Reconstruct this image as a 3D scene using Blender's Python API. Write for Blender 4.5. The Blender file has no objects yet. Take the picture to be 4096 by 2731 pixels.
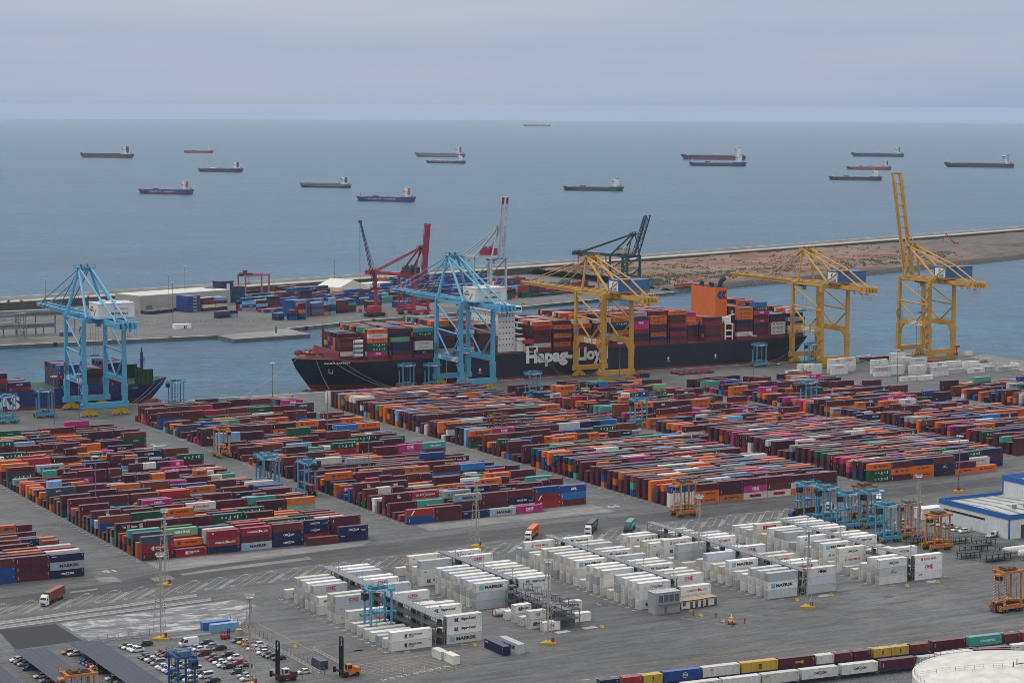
import bpy, math, random
import numpy as np
from mathutils import Vector, Matrix
C = bpy.context.scene.collection
R = math.radians
SC = bpy.context.scene
# ---------------------------------------------------------------- camera
cam_d = bpy.data.cameras.new('camera'); cam = bpy.data.objects.new('camera', cam_d); C.objects.link(cam)
YAW, PITCH, ROLL, CAMH = R(29.0), R(6.147), 0.0047, 165.0
fw = Vector((math.sin(YAW)*math.cos(PITCH), math.cos(YAW)*math.cos(PITCH), -math.sin(PITCH)))
rt = Vector((math.cos(YAW), -math.sin(YAW), 0)); up = rt.cross(fw)
rt2 = math.cos(ROLL)*rt + math.sin(ROLL)*up; up2 = -math.sin(ROLL)*rt + math.cos(ROLL)*up
M = Matrix((rt2, up2, -fw)).transposed().to_4x4(); M.translation = (0, 0, CAMH)
cam.matrix_world = M
cam_d.sensor_width = 36; cam_d.lens = 8743/4096*36; cam_d.clip_start = 5; cam_d.clip_end = 80000
SC.camera = cam
# ---------------------------------------------------------------- sky, sun, exposure
W = bpy.data.worlds.new('World'); SC.world = W; W.use_nodes = True
HAZE_BASE = (.78, .81, .86)
def build_world():
    nt = W.node_tree; N = nt.nodes; L = nt.links; N.clear()
    out = N.new('ShaderNodeOutputWorld'); bg = N.new('ShaderNodeBackground'); bg.inputs['Strength'].default_value = 0.1
    sky = N.new('ShaderNodeTexSky'); sky.sky_type = 'NISHITA'; sky.sun_disc = False
    sky.sun_elevation = R(48); sky.sun_rotation = R(-35); sky.air_density = 1.2; sky.dust_density = 3.0; sky.altitude = 100
    tc = N.new('ShaderNodeTexCoord'); sep = N.new('ShaderNodeSeparateXYZ'); L.new(tc.outputs['Generated'], sep.inputs[0])
    # stretched cloud noise: direction projected on a high flat layer
    mp = N.new('ShaderNodeMapping'); mp.inputs['Scale'].default_value = (2.2, 2.2, 26.0); mp.inputs['Rotation'].default_value = (R(1.5), R(2.0), 0)
    L.new(tc.outputs['Generated'], mp.inputs['Vector'])
    n1 = N.new('ShaderNodeTexNoise'); n1.inputs['Scale'].default_value = 1.6; n1.inputs['Detail'].default_value = 7; n1.inputs['Roughness'].default_value = .52
    L.new(mp.outputs[0], n1.inputs['Vector'])
    lo = N.new('ShaderNodeValToRGB'); e = lo.color_ramp.elements       # near the horizon: blue grey veils
    e[0].position = .30; e[0].color = (3.2, 4.05, 5.75, 1); e[1].position = .68; e[1].color = (4.2, 4.75, 5.95, 1)
    L.new(n1.outputs['Fac'], lo.inputs[0])
    # overcast deck: paler and brighter with height
    zr = N.new('ShaderNodeValToRGB'); z = zr.color_ramp.elements
    z[0].position = 0; z[0].color = (.97, .985, 1.0, 1); z[1].position = 1; z[1].color = (3.9, 3.25, 2.5, 1)
    for pp, cc in ((.055, (1.16, 1.11, 1.03)), (.12, (1.3, 1.22, 1.08)), (.35, (2.2, 1.95, 1.58))):
        q = zr.color_ramp.elements.new(pp); q.color = (*cc, 1)
    L.new(sep.outputs['Z'], zr.inputs[0])
    mul = N.new('ShaderNodeVectorMath'); mul.operation = 'MULTIPLY'; L.new(lo.outputs[0], mul.inputs[0]); L.new(zr.outputs[0], mul.inputs[1])
    # the lowest fraction of a degree is seen through the long haze path over the sea
    zm = N.new('ShaderNodeMapRange'); zm.inputs[1].default_value = -.002; zm.inputs[2].default_value = .006; L.new(sep.outputs['Z'], zm.inputs[0])
    lw = N.new('ShaderNodeValToRGB'); w = lw.color_ramp.elements; HB = HAZE_BASE
    w[0].position = .25; w[0].color = (*HB, 1); w[1].position = 1; w[1].color = (1, 1, 1, 1)
    for pp, k in ((.284, 0), (.3125, .37), (.375, .65), (.5, .83), (.7, .94)):
        q = lw.color_ramp.elements.new(pp); q.color = (*[h+(1-h)*k for h in HB], 1)
    L.new(zm.outputs[0], lw.inputs[0]); mul2 = N.new('ShaderNodeVectorMath'); mul2.operation = 'MULTIPLY'; L.new(lw.outputs[0], mul2.inputs[1])
    mx = N.new('ShaderNodeMix'); mx.data_type = 'RGBA'; mx.inputs[0].default_value = .9
    L.new(sky.outputs[0], mx.inputs[6]); L.new(mul.outputs[0], mx.inputs[7])
    L.new(mx.outputs[2], mul2.inputs[0]); L.new(mul2.outputs[0], bg.inputs['Color']); L.new(bg.outputs[0], out.inputs[0])
build_world()
sun_d = bpy.data.lights.new('sun', 'SUN'); sun_d.energy = 1.0; sun_d.angle = R(24); sun_d.color = (1.0, .965, .91)
sun = bpy.data.objects.new('sun', sun_d); C.objects.link(sun)
SUN_AZ, SUN_EL = R(-35), R(48)      # azimuth clockwise from +Y
sdir = Vector((math.sin(SUN_AZ)*math.cos(SUN_EL), math.cos(SUN_AZ)*math.cos(SUN_EL), math.sin(SUN_EL)))
sun.rotation_euler = sdir.to_track_quat('Z', 'Y').to_euler()
SC.view_settings.view_transform = 'Standard'; SC.view_settings.look = 'None'; SC.view_settings.gamma = 1
SC.view_settings.exposure = 0.10
try: SC.view_settings.use_curve_mapping = False
except Exception: pass
SC.render.engine = 'CYCLES'
SC.cycles.filter_width = .85; SC.cycles.max_bounces = 6; SC.cycles.diffuse_bounces = 3; SC.cycles.glossy_bounces = 2; SC.cycles.transmission_bounces = 2
SC.cycles.volume_bounces = 1; SC.cycles.use_denoising = True
SC.cycles.caustics_reflective = False; SC.cycles.caustics_refractive = False
# ---------------------------------------------------------------- helpers
def S(r, g, b):
    f = lambda v: (v/255/12.92) if v/255 <= .04045 else ((v/255+.055)/1.055)**2.4
    return (f(r), f(g), f(b))
MATS = {}
def mat(name, rgb, rough=.55, metal=0.0, dirt=.18, scale=.35, spec=.35, bump=0, emit=0):
    """painted or plain surface: base colour broken up by two noises"""
    if name in MATS: return MATS[name]
    m = bpy.data.materials.new(name); m.use_nodes = True; nt = m.node_tree; N = nt.nodes; L = nt.links
    b = N['Principled BSDF']; b.inputs['Roughness'].default_value = rough; b.inputs['Metallic'].default_value = metal
    b.inputs['Specular IOR Level'].default_value = spec
    tc = N.new('ShaderNodeTexCoord')
    n = N.new('ShaderNodeTexNoise'); n.inputs['Scale'].default_value = scale; n.inputs['Detail'].default_value = 6; n.inputs['Roughness'].default_value = .65
    L.new(tc.outputs['Object'], n.inputs['Vector'])
    rp = N.new('ShaderNodeValToRGB'); rp.color_ramp.elements[0].position = .25; rp.color_ramp.elements[1].position = .65
    d = 1-dirt
    rp.color_ramp.elements[0].color = (rgb[0]*d*1.0, rgb[1]*d*.98, rgb[2]*d*.95, 1); rp.color_ramp.elements[1].color = (*[min(1, c*1.06) for c in rgb], 1)
    L.new(n.outputs['Fac'], rp.inputs[0]); L.new(rp.outputs[0], b.inputs['Base Color'])
    if bump:
        bp = N.new('ShaderNodeBump'); bp.inputs['Strength'].default_value = bump; L.new(n.outputs['Fac'], bp.inputs['Height']); L.new(bp.outputs[0], b.inputs['Normal'])
    if emit:
        b.inputs['Emission Color'].default_value = (*rgb, 1); b.inputs['Emission Strength'].default_value = emit
    MATS[name] = m; return m
def col_mat(name, source, rough=.5, dirt=.3, rust=.12, attr='col', corr=False):
    """steel paint whose colour comes from the object colour or a vertex colour"""
    if name in MATS: return MATS[name]
    m = bpy.data.materials.new(name); m.use_nodes = True; nt = m.node_tree; N = nt.nodes; L = nt.links
    b = N['Principled BSDF']; b.inputs['Roughness'].default_value = rough; b.inputs['Specular IOR Level'].default_value = .3
    if source == 'object':
        s = N.new('ShaderNodeObjectInfo'); cs = s.outputs['Color']; rnd = s.outputs['Random']
    else:
        s = N.new('ShaderNodeAttribute'); s.attribute_name = attr; cs = s.outputs['Color']; rnd = None
    tc = N.new('ShaderNodeTexCoord'); geo = N.new('ShaderNodeNewGeometry')
    mp = N.new('ShaderNodeMapping'); mp.inputs['Scale'].default_value = (.55, .55, .16)
    L.new(geo.outputs['Position'], mp.inputs['Vector'])
    n = N.new('ShaderNodeTexNoise'); n.inputs['Scale'].default_value = 1.6; n.inputs['Detail'].default_value = 5; n.inputs['Roughness'].default_value = .7
    L.new(mp.outputs[0], n.inputs['Vector'])
    mr = N.new('ShaderNodeMapRange'); mr.inputs[1].default_value = .3; mr.inputs[2].default_value = .7; mr.inputs[3].default_value = 1-dirt; mr.inputs[4].default_value = 1.08
    L.new(n.outputs['Fac'], mr.inputs[0])
    v = N.new('ShaderNodeVectorMath'); v.operation = 'SCALE'; L.new(cs, v.inputs[0]); L.new(mr.outputs[0], v.inputs['Scale'])
    n2 = N.new('ShaderNodeTexNoise'); n2.inputs['Scale'].default_value = 3.1; n2.inputs['Detail'].default_value = 4
    L.new(mp.outputs[0], n2.inputs['Vector'])
    r2 = N.new('ShaderNodeMapRange'); r2.inputs[1].default_value = .6; r2.inputs[2].default_value = .78; r2.inputs[3].default_value = 0; r2.inputs[4].default_value = rust*2.2
    L.new(n2.outputs['Fac'], r2.inputs[0])
    mx = N.new('ShaderNodeMix'); mx.data_type = 'RGBA'; L.new(r2.outputs[0], mx.inputs[0]); L.new(v.outputs[0], mx.inputs[6]); mx.inputs[7].default_value = (.11, .055, .03, 1)
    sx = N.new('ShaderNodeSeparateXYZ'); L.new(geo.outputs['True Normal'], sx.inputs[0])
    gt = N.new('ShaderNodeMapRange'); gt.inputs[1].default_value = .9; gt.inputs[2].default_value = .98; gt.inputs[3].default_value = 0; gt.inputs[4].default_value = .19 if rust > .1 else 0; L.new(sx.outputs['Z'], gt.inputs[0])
    mf = N.new('ShaderNodeMix'); mf.data_type = 'RGBA'; L.new(gt.outputs[0], mf.inputs[0]); L.new(mx.outputs[2], mf.inputs[6]); mf.inputs[7].default_value = (.44, .36, .36, 1)  # upward faces mixed paler: sky light on roofs put into colour, plus dust
    last = mf.outputs[2]
    if corr:      # pressed ribs of the steel side walls and the roof
        wv = N.new('ShaderNodeTexWave'); wv.wave_type = 'BANDS'; wv.bands_direction = 'X'; wv.inputs['Scale'].default_value = 1.13
        L.new(tc.outputs['Object'] if source == 'object' else geo.outputs['Position'], wv.inputs['Vector'])
        bp = N.new('ShaderNodeBump'); bp.inputs['Strength'].default_value = .35; bp.inputs['Distance'].default_value = .04; L.new(wv.outputs['Fac'], bp.inputs['Height']); L.new(bp.outputs[0], b.inputs['Normal'])
    L.new(last, b.inputs['Base Color'])
    MATS[name] = m; return m

class MB:
    """collects boxes, beams, tubes, plates; build() makes one mesh object"""
    def __init__(s): s.v = []; s.f = []; s.m = []; s.c = []; s.col = None
    def add(s, vs, fs, m=0, col=None):
        o = len(s.v); s.v += [tuple(p) for p in vs]; s.f += [tuple(o+i for i in f) for f in fs]; s.m += [m]*len(fs)
        s.c += [col or s.col or (1, 1, 1)]*len(vs)
    BF = ((0, 3, 2, 1), (4, 5, 6, 7), (0, 1, 5, 4), (1, 2, 6, 5), (2, 3, 7, 6), (3, 0, 4, 7))
    def box(s, x0, x1, y0, y1, z0, z1, m=0, col=None):
        s.add([(x0, y0, z0), (x1, y0, z0), (x1, y1, z0), (x0, y1, z0), (x0, y0, z1), (x1, y0, z1), (x1, y1, z1), (x0, y1, z1)], s.BF, m, col)
    def cbox(s, cx, cy, cz, sx, sy, sz, m=0, rz=0, col=None):
        c, q = math.cos(rz), math.sin(rz)
        vs = []
        for z in (-sz/2, sz/2):
            for x, y in ((-sx/2, -sy/2), (sx/2, -sy/2), (sx/2, sy/2), (-sx/2, sy/2)): vs.append((cx+c*x-q*y, cy+q*x+c*y, cz+z))
        s.add(vs, s.BF, m, col)
    def beam(s, p, q, w, h=None, m=0, upv=(0, 0, 1), w2=None, h2=None, col=None):
        p = Vector(p); q = Vector(q); h = h or w; d = (q-p)
        if d.length < 1e-6: return
        d.normalize(); u = Vector(upv)
        if abs(d.dot(u)) > .98: u = Vector((0, 1, 0)) if abs(d.z) > .9 else Vector((0, 0, 1))
        r = d.cross(u).normalized(); u = r.cross(d).normalized(); w2 = w2 or w; h2 = h2 or h
        vs = [p+r*a*w/2+u*b*h/2 for a, b in ((-1, -1), (1, -1), (1, 1), (-1, 1))] + [q+r*a*w2/2+u*b*h2/2 for a, b in ((-1, -1), (1, -1), (1, 1), (-1, 1))]
        s.add(vs, s.BF, m, col)
    def tube(s, p, q, r, n=8, m=0, r2=None, col=None):
        p = Vector(p); q = Vector(q); d = (q-p)
        if d.length < 1e-6: return
        d.normalize(); u = Vector((0, 0, 1)) if abs(d.z) < .9 else Vector((1, 0, 0))
        a = d.cross(u).normalized(); b = a.cross(d); r2 = r if r2 is None else r2; vs = []
        for c, rr in ((p, r), (q, r2)):
            for i in range(n): t = 2*math.pi*i/n; vs.append(c+(a*math.cos(t)+b*math.sin(t))*rr)
        fs = [(i, (i+1) % n, n+(i+1) % n, n+i) for i in range(n)] + [tuple(range(n-1, -1, -1)), tuple(range(n, 2*n))]
        s.add(vs, fs, m, col)
    def path(s, pts, r, n=5, m=0, col=None):
        for a, b in zip(pts, pts[1:]): s.tube(a, b, r, n, m, col=col)
    def prism(s, poly, z0, z1, m=0, col=None):
        n = len(poly); vs = [(x, y, z0) for x, y in poly] + [(x, y, z1) for x, y in poly]
        s.add(vs, [tuple(range(n-1, -1, -1)), tuple(range(n, 2*n))] + [(i, (i+1) % n, n+(i+1) % n, n+i) for i in range(n)], m, col)
    def ext(s, prof, x0, x1, m=0, axis='x', col=None):
        """profile polygon (two coords) extruded along x (prof = y,z) or y (prof = x,z)"""
        n = len(prof)
        if axis == 'x': vs = [(x0, a, b) for a, b in prof] + [(x1, a, b) for a, b in prof]
        else: vs = [(a, x0, b) for a, b in prof] + [(a, x1, b) for a, b in prof]
        s.add(vs, [tuple(range(n-1, -1, -1)), tuple(range(n, 2*n))] + [(i, (i+1) % n, n+(i+1) % n, n+i) for i in range(n)], m, col)
    def quad(s, a, b, c, d, m=0, col=None): s.add([a, b, c, d], [(0, 1, 2, 3)], m, col)
    def lattice(s, p, q, w, n, r=.08, m=0, sides=3, w2=None, k=4):
        """lattice mast with chords and zig-zag braces from p to q"""
        p = Vector(p); q = Vector(q); d = (q-p).normalized(); w2 = w if w2 is None else w2
        u = Vector((0, 0, 1)) if abs(d.z) < .9 else Vector((1, 0, 0))
        a = d.cross(u).normalized(); b = a.cross(d)
        rings = []
        for i in range(n+1):
            t = i/n; c = p.lerp(q, t); ww = w+(w2-w)*t
            rings.append([c+(a*math.cos(2*math.pi*(j+.5)/sides)+b*math.sin(2*math.pi*(j+.5)/sides))*ww*.6 for j in range(sides)])
        for j in range(sides): s.tube(rings[0][j], rings[-1][j], r, k, m)
        for i in range(n):
            for j in range(sides):
                j2 = (j+1) % sides
                s.tube(rings[i][j], rings[i+1][j2] if (i+j) % 2 else rings[i+1][j], r*.6, 3, m) if (i+j) % 2 else s.tube(rings[i][j2], rings[i+1][j], r*.6, 3, m)
                s.tube(rings[i+1][j], rings[i+1][j2], r*.6, 3, m)
    def build(s, name, mats, parent=None, coll=None, smooth=False, colour=False):
        me = bpy.data.meshes.new(name); me.from_pydata(s.v, [], s.f)
        if not isinstance(mats, (list, tuple)): mats = [mats]
        for x in mats: me.materials.append(x)
        if len(mats) > 1: me.polygons.foreach_set('material_index', s.m)
        if colour: set_col(me, np.array(s.c, np.float32))
        if smooth: me.polygons.foreach_set('use_smooth', [True]*len(me.polygons))
        me.update(); o = bpy.data.objects.new(name, me); C.objects.link(o)
        if parent: adopt(o, parent)
        return o
KIDS = {}
def adopt(o, parent): o.parent = parent; KIDS.setdefault(parent.name, []).append(o)
def set_col(me, c3):
    a = me.attributes.new('col', 'FLOAT_COLOR', 'POINT'); n = len(me.vertices)
    c4 = np.ones((n, 4), np.float32); c4[:, :3] = c3; a.data.foreach_set('color', c4.ravel())
def tag(o, label=None, cat=None, group=None, kind=None):
    if label: o['label'] = label
    if cat: o['category'] = cat
    if group: o['group'] = group
    if kind: o['kind'] = kind
    return o
def empty(name, loc=(0, 0, 0), rz=0, label=None, cat=None, group=None):
    o = bpy.data.objects.new(name, None); C.objects.link(o); o.location = loc; o.rotation_euler = (0, 0, rz); o.empty_display_size = .5
    return tag(o, label, cat, group)
def copy_tree(o, parent=None):
    c = o.copy(); C.objects.link(c)
    if parent: adopt(c, parent)
    for ch in list(KIDS.get(o.name, [])): copy_tree(ch, c)
    return c
# flat lettering: polygons in a plane, unit cap height
_TX = {}
def glyphs(txt, bold=0.0, space=1.0):
    key = (txt, bold, space)
    if key in _TX: return _TX[key]
    cu = bpy.data.curves.new('lettering', 'FONT'); cu.body = txt; cu.resolution_u = 2; cu.offset = bold; cu.space_character = space; cu.size = 1.0
    o = bpy.data.objects.new('lettering', cu); C.objects.link(o)
    dg = bpy.context.evaluated_depsgraph_get(); me = bpy.data.meshes.new_from_object(o.evaluated_get(dg))
    v = np.array([tuple(x.co[:2]) for x in me.vertices]) if len(me.vertices) else np.zeros((0, 2)); f = [tuple(p.vertices) for p in me.polygons]
    n = Vector((0, 0, 0))
    for p in me.polygons: n += p.normal*p.area
    if n.z < 0: f = [t[::-1] for t in f]
    bpy.data.objects.remove(o); bpy.data.curves.remove(cu); bpy.data.meshes.remove(me)
    if len(v): v = (v-v.min(0)); h = .73; v = v/h
    _TX[key] = (v, f); return v, f
class Decal:
    """2-D coloured print; u to the right, v up, metres"""
    def __init__(s): s.v = []; s.f = []; s.c = []
    def poly(s, pts, col): o = len(s.v); s.v += list(pts); s.f.append(tuple(range(o, o+len(pts)))); s.c += [col]*len(pts); return s
    def rect(s, u0, u1, v0, v1, col): return s.poly([(u0, v0), (u1, v0), (u1, v1), (u0, v1)], col)
    def text(s, txt, u0, v0, h, col, w=None, bold=.02, space=1.0, centre=False, vert=False):
        v, f = glyphs(txt, bold, space)
        if not len(v): return s
        v = v*h
        if w: v = v*np.array([w/v[:, 0].max(), 1])
        if centre: v = v-np.array([v[:, 0].max()/2, 0])
        if vert: v = np.stack([-v[:, 1], v[:, 0]], 1)
        o = len(s.v); s.v += [(a+u0, b+v0) for a, b in v]; s.f += [tuple(o+i for i in t) for t in f]; s.c += [col]*len(v); return s
    def ring(s, cu, cv, r, t, col, a0=0, a1=360, n=20):
        for i in range(n):
            p, q = R(a0+(a1-a0)*i/n), R(a0+(a1-a0)*(i+1)/n)
            s.poly([(cu+(r-t)*math.cos(p), cv+(r-t)*math.sin(p)), (cu+r*math.cos(p), cv+r*math.sin(p)), (cu+r*math.cos(q), cv+r*math.sin(q)), (cu+(r-t)*math.cos(q), cv+(r-t)*math.sin(q))], col)
        return s
    def disc(s, cu, cv, r, col, n=16): return s.poly([(cu+r*math.cos(2*math.pi*i/n), cv+r*math.sin(2*math.pi*i/n)) for i in range(n)], col)
    def star(s, cu, cv, r, col, n=7, inner=.42):
        pts = []
        for i in range(2*n):
            a = math.pi/2+math.pi*i/n; q = r if i % 2 == 0 else r*inner
            pts.append((cu+q*math.cos(a), cv+q*math.sin(a)))
        for i in range(n):  # fan of kites round the centre
            s.poly([(cu, cv), pts[(2*i-1) % (2*n)], pts[2*i], pts[(2*i+1) % (2*n)]], col)
        return s
    def place(s, mb, org, du, dv, m=0):
        org = Vector(org); du = Vector(du); dv = Vector(dv); o = len(mb.v)
        mb.v += [tuple(org+du*a+dv*b) for a, b in s.v]; mb.f += [tuple(o+i for i in t) for t in s.f]; mb.m += [m]*len(s.f); mb.c += list(s.c)
    def obj(s, name, parent, org, du, dv):
        mb = MB(); s.place(mb, org, du, dv); return mb.build(name, PRINT, parent, colour=True)
REEFM = col_mat('reefer_paint', 'object', rough=.5, dirt=.10, rust=.07)
PRINT = col_mat('print_paint', 'attr', rough=.6, dirt=.12, rust=.05)
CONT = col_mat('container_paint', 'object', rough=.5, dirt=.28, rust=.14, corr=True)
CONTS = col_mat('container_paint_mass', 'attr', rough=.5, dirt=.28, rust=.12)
PAINTC = col_mat('coloured_paint', 'attr', rough=.45, dirt=.15, rust=.03)
# ================================================================ the setting
SEA_Z = -2.5
def nodes(m):
    m.use_nodes = True; nt = m.node_tree; return nt, nt.nodes, nt.links, nt.nodes['Principled BSDF']
def noise(N, L, vec, scale, detail=5, rough=.6, sc=None, dist=0):
    if sc:
        mp = N.new('ShaderNodeMapping'); mp.inputs['Scale'].default_value = sc; L.new(vec, mp.inputs['Vector']); vec = mp.outputs[0]
    n = N.new('ShaderNodeTexNoise'); n.inputs['Scale'].default_value = scale; n.inputs['Detail'].default_value = detail; n.inputs['Roughness'].default_value = rough; n.inputs['Distortion'].default_value = dist
    L.new(vec, n.inputs['Vector']); return n.outputs['Fac']
def ramp(N, L, fac, stops):
    r = N.new('ShaderNodeValToRGB'); e = r.color_ramp.elements
    while len(e) < len(stops): e.new(.5)
    for i, (p, c) in enumerate(stops): e[i].position = p; e[i].color = (*c, 1) if len(c) == 3 else c
    L.new(fac, r.inputs[0]); return r.outputs[0]
def mixc(N, L, fac, a, b, mode='MIX'):
    m = N.new('ShaderNodeMix'); m.data_type = 'RGBA'; m.blend_type = mode
    for k, x in ((0, fac), (6, a), (7, b)):
        if hasattr(x, 'is_output'): L.new(x, m.inputs[k])
        else: m.inputs[k].default_value = x if k == 0 else (*x, 1)
    return m.outputs[2]
def g3(v): return (v, v, v)
def sea_material():
    m = bpy.data.materials.new('sea_water'); nt, N, L, b = nodes(m)
    p = N.new('ShaderNodeNewGeometry').outputs['Position']
    mp = N.new('ShaderNodeMapping'); mp.inputs['Rotation'].default_value = (0, 0, R(20)); L.new(p, mp.inputs['Vector']); q = mp.outputs[0]
    big = noise(N, L, q, .0011, 4, .55, (1, 3.2, 1)); mid = noise(N, L, q, .011, 6, .68, (1, 2.6, 1)); fine = noise(N, L, q, .075, 5, .7, (1, 2.3, 1)); tiny = noise(N, L, q, .32, 3, .6, (1, 1.8, 1))
    base = ramp(N, L, big, [(.3, (.006, .062, .118)), (.72, (.015, .100, .165))])
    md = ramp(N, L, mid, [(.32, g3(.62)), (.68, g3(1.28))]); base = mixc(N, L, 1.0, base, md, 'MULTIPLY')
    fd = ramp(N, L, fine, [(.36, g3(.5)), (.64, g3(1.42))]); base = mixc(N, L, 1.0, base, fd, 'MULTIPLY')
    # scattered white horses
    w1 = noise(N, L, q, .019, 2, .5, (1, 2.0, 1)); w2 = ramp(N, L, w1, [(.815, g3(0)), (.83, g3(1))])
    base = mixc(N, L, w2, base, (.55, .6, .62))
    L.new(base, b.inputs['Base Color']); b.inputs['Roughness'].default_value = .30; b.inputs['IOR'].default_value = 1.33; b.inputs['Specular IOR Level'].default_value = .30
    ad = N.new('ShaderNodeMath'); ad.operation = 'ADD'; L.new(fine, ad.inputs[0]); L.new(tiny, ad.inputs[1])
    bp = N.new('ShaderNodeBump'); bp.inputs['Strength'].default_value = .6; bp.inputs['Distance'].default_value = 1.6; L.new(ad.outputs[0], bp.inputs['Height']); L.new(bp.outputs[0], b.inputs['Normal'])
    return m
def disc(name, r, z, n=160, cx=0, cy=0):
    vs = [(cx, cy, z)]; fs = []; rings = [r*.02, r*.06, r*.15, r*.4, r]
    for rr in rings: vs += [(cx+rr*math.cos(2*math.pi*i/n), cy+rr*math.sin(2*math.pi*i/n), z) for i in range(n)]
    fs += [(0, 1+i, 1+(i+1) % n) for i in range(n)]
    for k in range(len(rings)-1):
        a, b2 = 1+k*n, 1+(k+1)*n
        fs += [(a+i, b2+i, b2+(i+1) % n, a+(i+1) % n) for i in range(n)]
    mb = MB(); mb.add(vs, fs); return mb
sea = disc('sea', 24800, SEA_Z).build('sea', sea_material()); tag(sea, 'grey green open sea with small waves to the horizon', kind='structure')

def ground_material(name, tint=(1, 1, 1), lo=.092, hi=.148, warm=.5):
    m = bpy.data.materials.new(name); nt, N, L, b = nodes(m)
    p = N.new('ShaderNodeNewGeometry').outputs['Position']
    a = noise(N, L, p, .012, 5, .6); c = noise(N, L, p, .09, 6, .68, (1, 2.2, 1)); d = noise(N, L, p, .9, 4, .7)
    base = ramp(N, L, a, [(.32, (lo*tint[0], lo*tint[1], lo*tint[2])), (.68, (hi*tint[0], hi*tint[1], hi*tint[2]))])
    base = mixc(N, L, 1.0, base, ramp(N, L, c, [(.28, g3(.74)), (.6, g3(1.1))]), 'MULTIPLY')
    base = mixc(N, L, 1.0, base, ramp(N, L, d, [(.3, g3(.9)), (.7, g3(1.07))]), 'MULTIPLY')
    # reddish worn patches and dark tyre stains drawn out along the lanes
    wp = ramp(N, L, noise(N, L, p, .02, 4, .6, (1, 1.6, 1)), [(.56, g3(0)), (.7, g3(warm))]); base = mixc(N, L, wp, base, (.20, .165, .145))
    st = ramp(N, L, noise(N, L, p, .05, 5, .75, (.55, 2.6, 1), 1.0), [(.60, g3(0)), (.72, g3(.55))]); base = mixc(N, L, st, base, (.055, .055, .058))
    # concrete bay joints
    br = N.new('ShaderNodeTexBrick'); br.offset = 0; br.inputs['Scale'].default_value = 1; br.inputs['Mortar Size'].default_value = .05; br.inputs['Brick Width'].default_value = 7.5; br.inputs['Row Height'].default_value = 5.0
    br.inputs['Color1'].default_value = (1, 1, 1, 1); br.inputs['Color2'].default_value = (.9, .9, .9, 1); br.inputs['Mortar'].default_value = (.45, .45, .45, 1); L.new(p, br.inputs['Vector'])
    base = mixc(N, L, .7, base, br.outputs['Color'], 'MULTIPLY')
    # tyre tracks and fine grit
    tr = ramp(N, L, noise(N, L, p, .11, 6, .8, (.22, 3.0, 1), 1.6), [(.40, g3(.66)), (.54, g3(1.08))]); base = mixc(N, L, 1.0, base, tr, 'MULTIPLY')
    gr = ramp(N, L, noise(N, L, p, 2.4, 3, .8), [(.3, g3(.84)), (.7, g3(1.14))]); base = mixc(N, L, 1.0, base, gr, 'MULTIPLY')
    L.new(base, b.inputs['Base Color']); b.inputs['Roughness'].default_value = .8; b.inputs['Specular IOR Level'].default_value = .25
    return m
GROUND = ground_material('yard_concrete', (1.0, 1, 1.0))
ASPH = mat('dark_asphalt', (.038, .038, .046), rough=.85, dirt=.3, scale=.15)
CONC = mat('concrete', (.36, .345, .32), rough=.85, dirt=.35, scale=.3)
CONCD = mat('stained_concrete', (.13, .12, .11), rough=.9, dirt=.5, scale=.2)
def slab(name, poly, z0, z1, m, label, mside=None):
    mb = MB(); mb.prism(poly, z0, z1)
    if mside:
        mb.m = [0, 0]+[1]*len(poly)
    o = mb.build(name, [m, mside] if mside else m); return tag(o, label, kind='structure')
TERM = [(-500, 100), (990, 100), (990, 1126), (960, 1153.5), (-500, 1149.5)]
slab('terminal_ground', TERM, -9, 0, GROUND, 'grey concrete and asphalt floor of the container terminal', CONCD)
# quay edge strip, crane rails, road patches: thin sheets
def sheet(name, polys, z, m, label, kind='structure'):
    mb = MB()
    for p in polys: mb.add([(x, y, z) for x, y in p], [tuple(range(len(p)))])
    return tag(mb.build(name, m), label, kind=kind)
sheet('quay_apron', [[(-500, 1147.2), (960, 1151.2), (960, 1153.4), (-500, 1149.4)]], .004, CONC, 'pale concrete coping along the quay edge')
sheet('crane_rails', [[(-500, y-.12), (958, y-.12), (958, y+.12), (-500, y+.12)] for y in (1114.5, 1145.3)], .004, mat('rail_steel', (.05, .045, .04), rough=.5, metal=.5), 'two steel crane rails let into the quay')
LIGHTC = ground_material('pale_concrete', (1.02, .985, .94), .19, .26, .35)
DARKC = ground_material('road_asphalt', (1.01, 1, 1.0), .06, .088, .12)
sheet('road', [[(120, 706), (236, 717), (260, 727), (398, 741), (398, 722), (300, 713), (236, 703), (120, 694)], [(398, 722), (398, 741), (700, 744), (700, 728)]], .004, DARKC, 'dark asphalt road running across the yard')
sheet('pale_paving', [[(262, 728), (345, 737), (352, 744.5), (262, 746)], [(237, 722), (244, 719.2), (244, 727), (238, 732.5)], [(380, 752), (466, 752), (466, 771.5), (441, 771.5), (441, 765), (380, 764.5)],
    [(254, 714), (262, 714.5), (262, 720.5), (254.5, 720)], [(266, 718.5), (318, 723), (318, 727.2), (283, 724.5), (266, 721.5)], [(222, 709.5), (232, 710.5), (233, 712.8), (223, 712)]], .008, LIGHTC, 'pale concrete patches in front of the stacks')
sheet('parking_asphalt', [[(186, 669), (204.6, 669), (205.4, 644), (184, 642.5)]], .008, mat('new_asphalt', (.022, .021, .027), rough=.75, dirt=.3, scale=.3), 'black newly laid asphalt square by the car park')
WASH = bpy.data.materials.new('whitewashed_floor')
def _wash():
    nt, N, L, b = nodes(WASH); p = N.new('ShaderNodeNewGeometry').outputs['Position']
    a = noise(N, L, p, .16, 7, .7, (.7, 1.5, 1), .6); base = ramp(N, L, a, [(.36, (.09, .09, .092)), (.5, (.17, .17, .172)), (.62, (.42, .42, .43))])
    L.new(base, b.inputs['Base Color']); b.inputs['Roughness'].default_value = .85
_wash()
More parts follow.
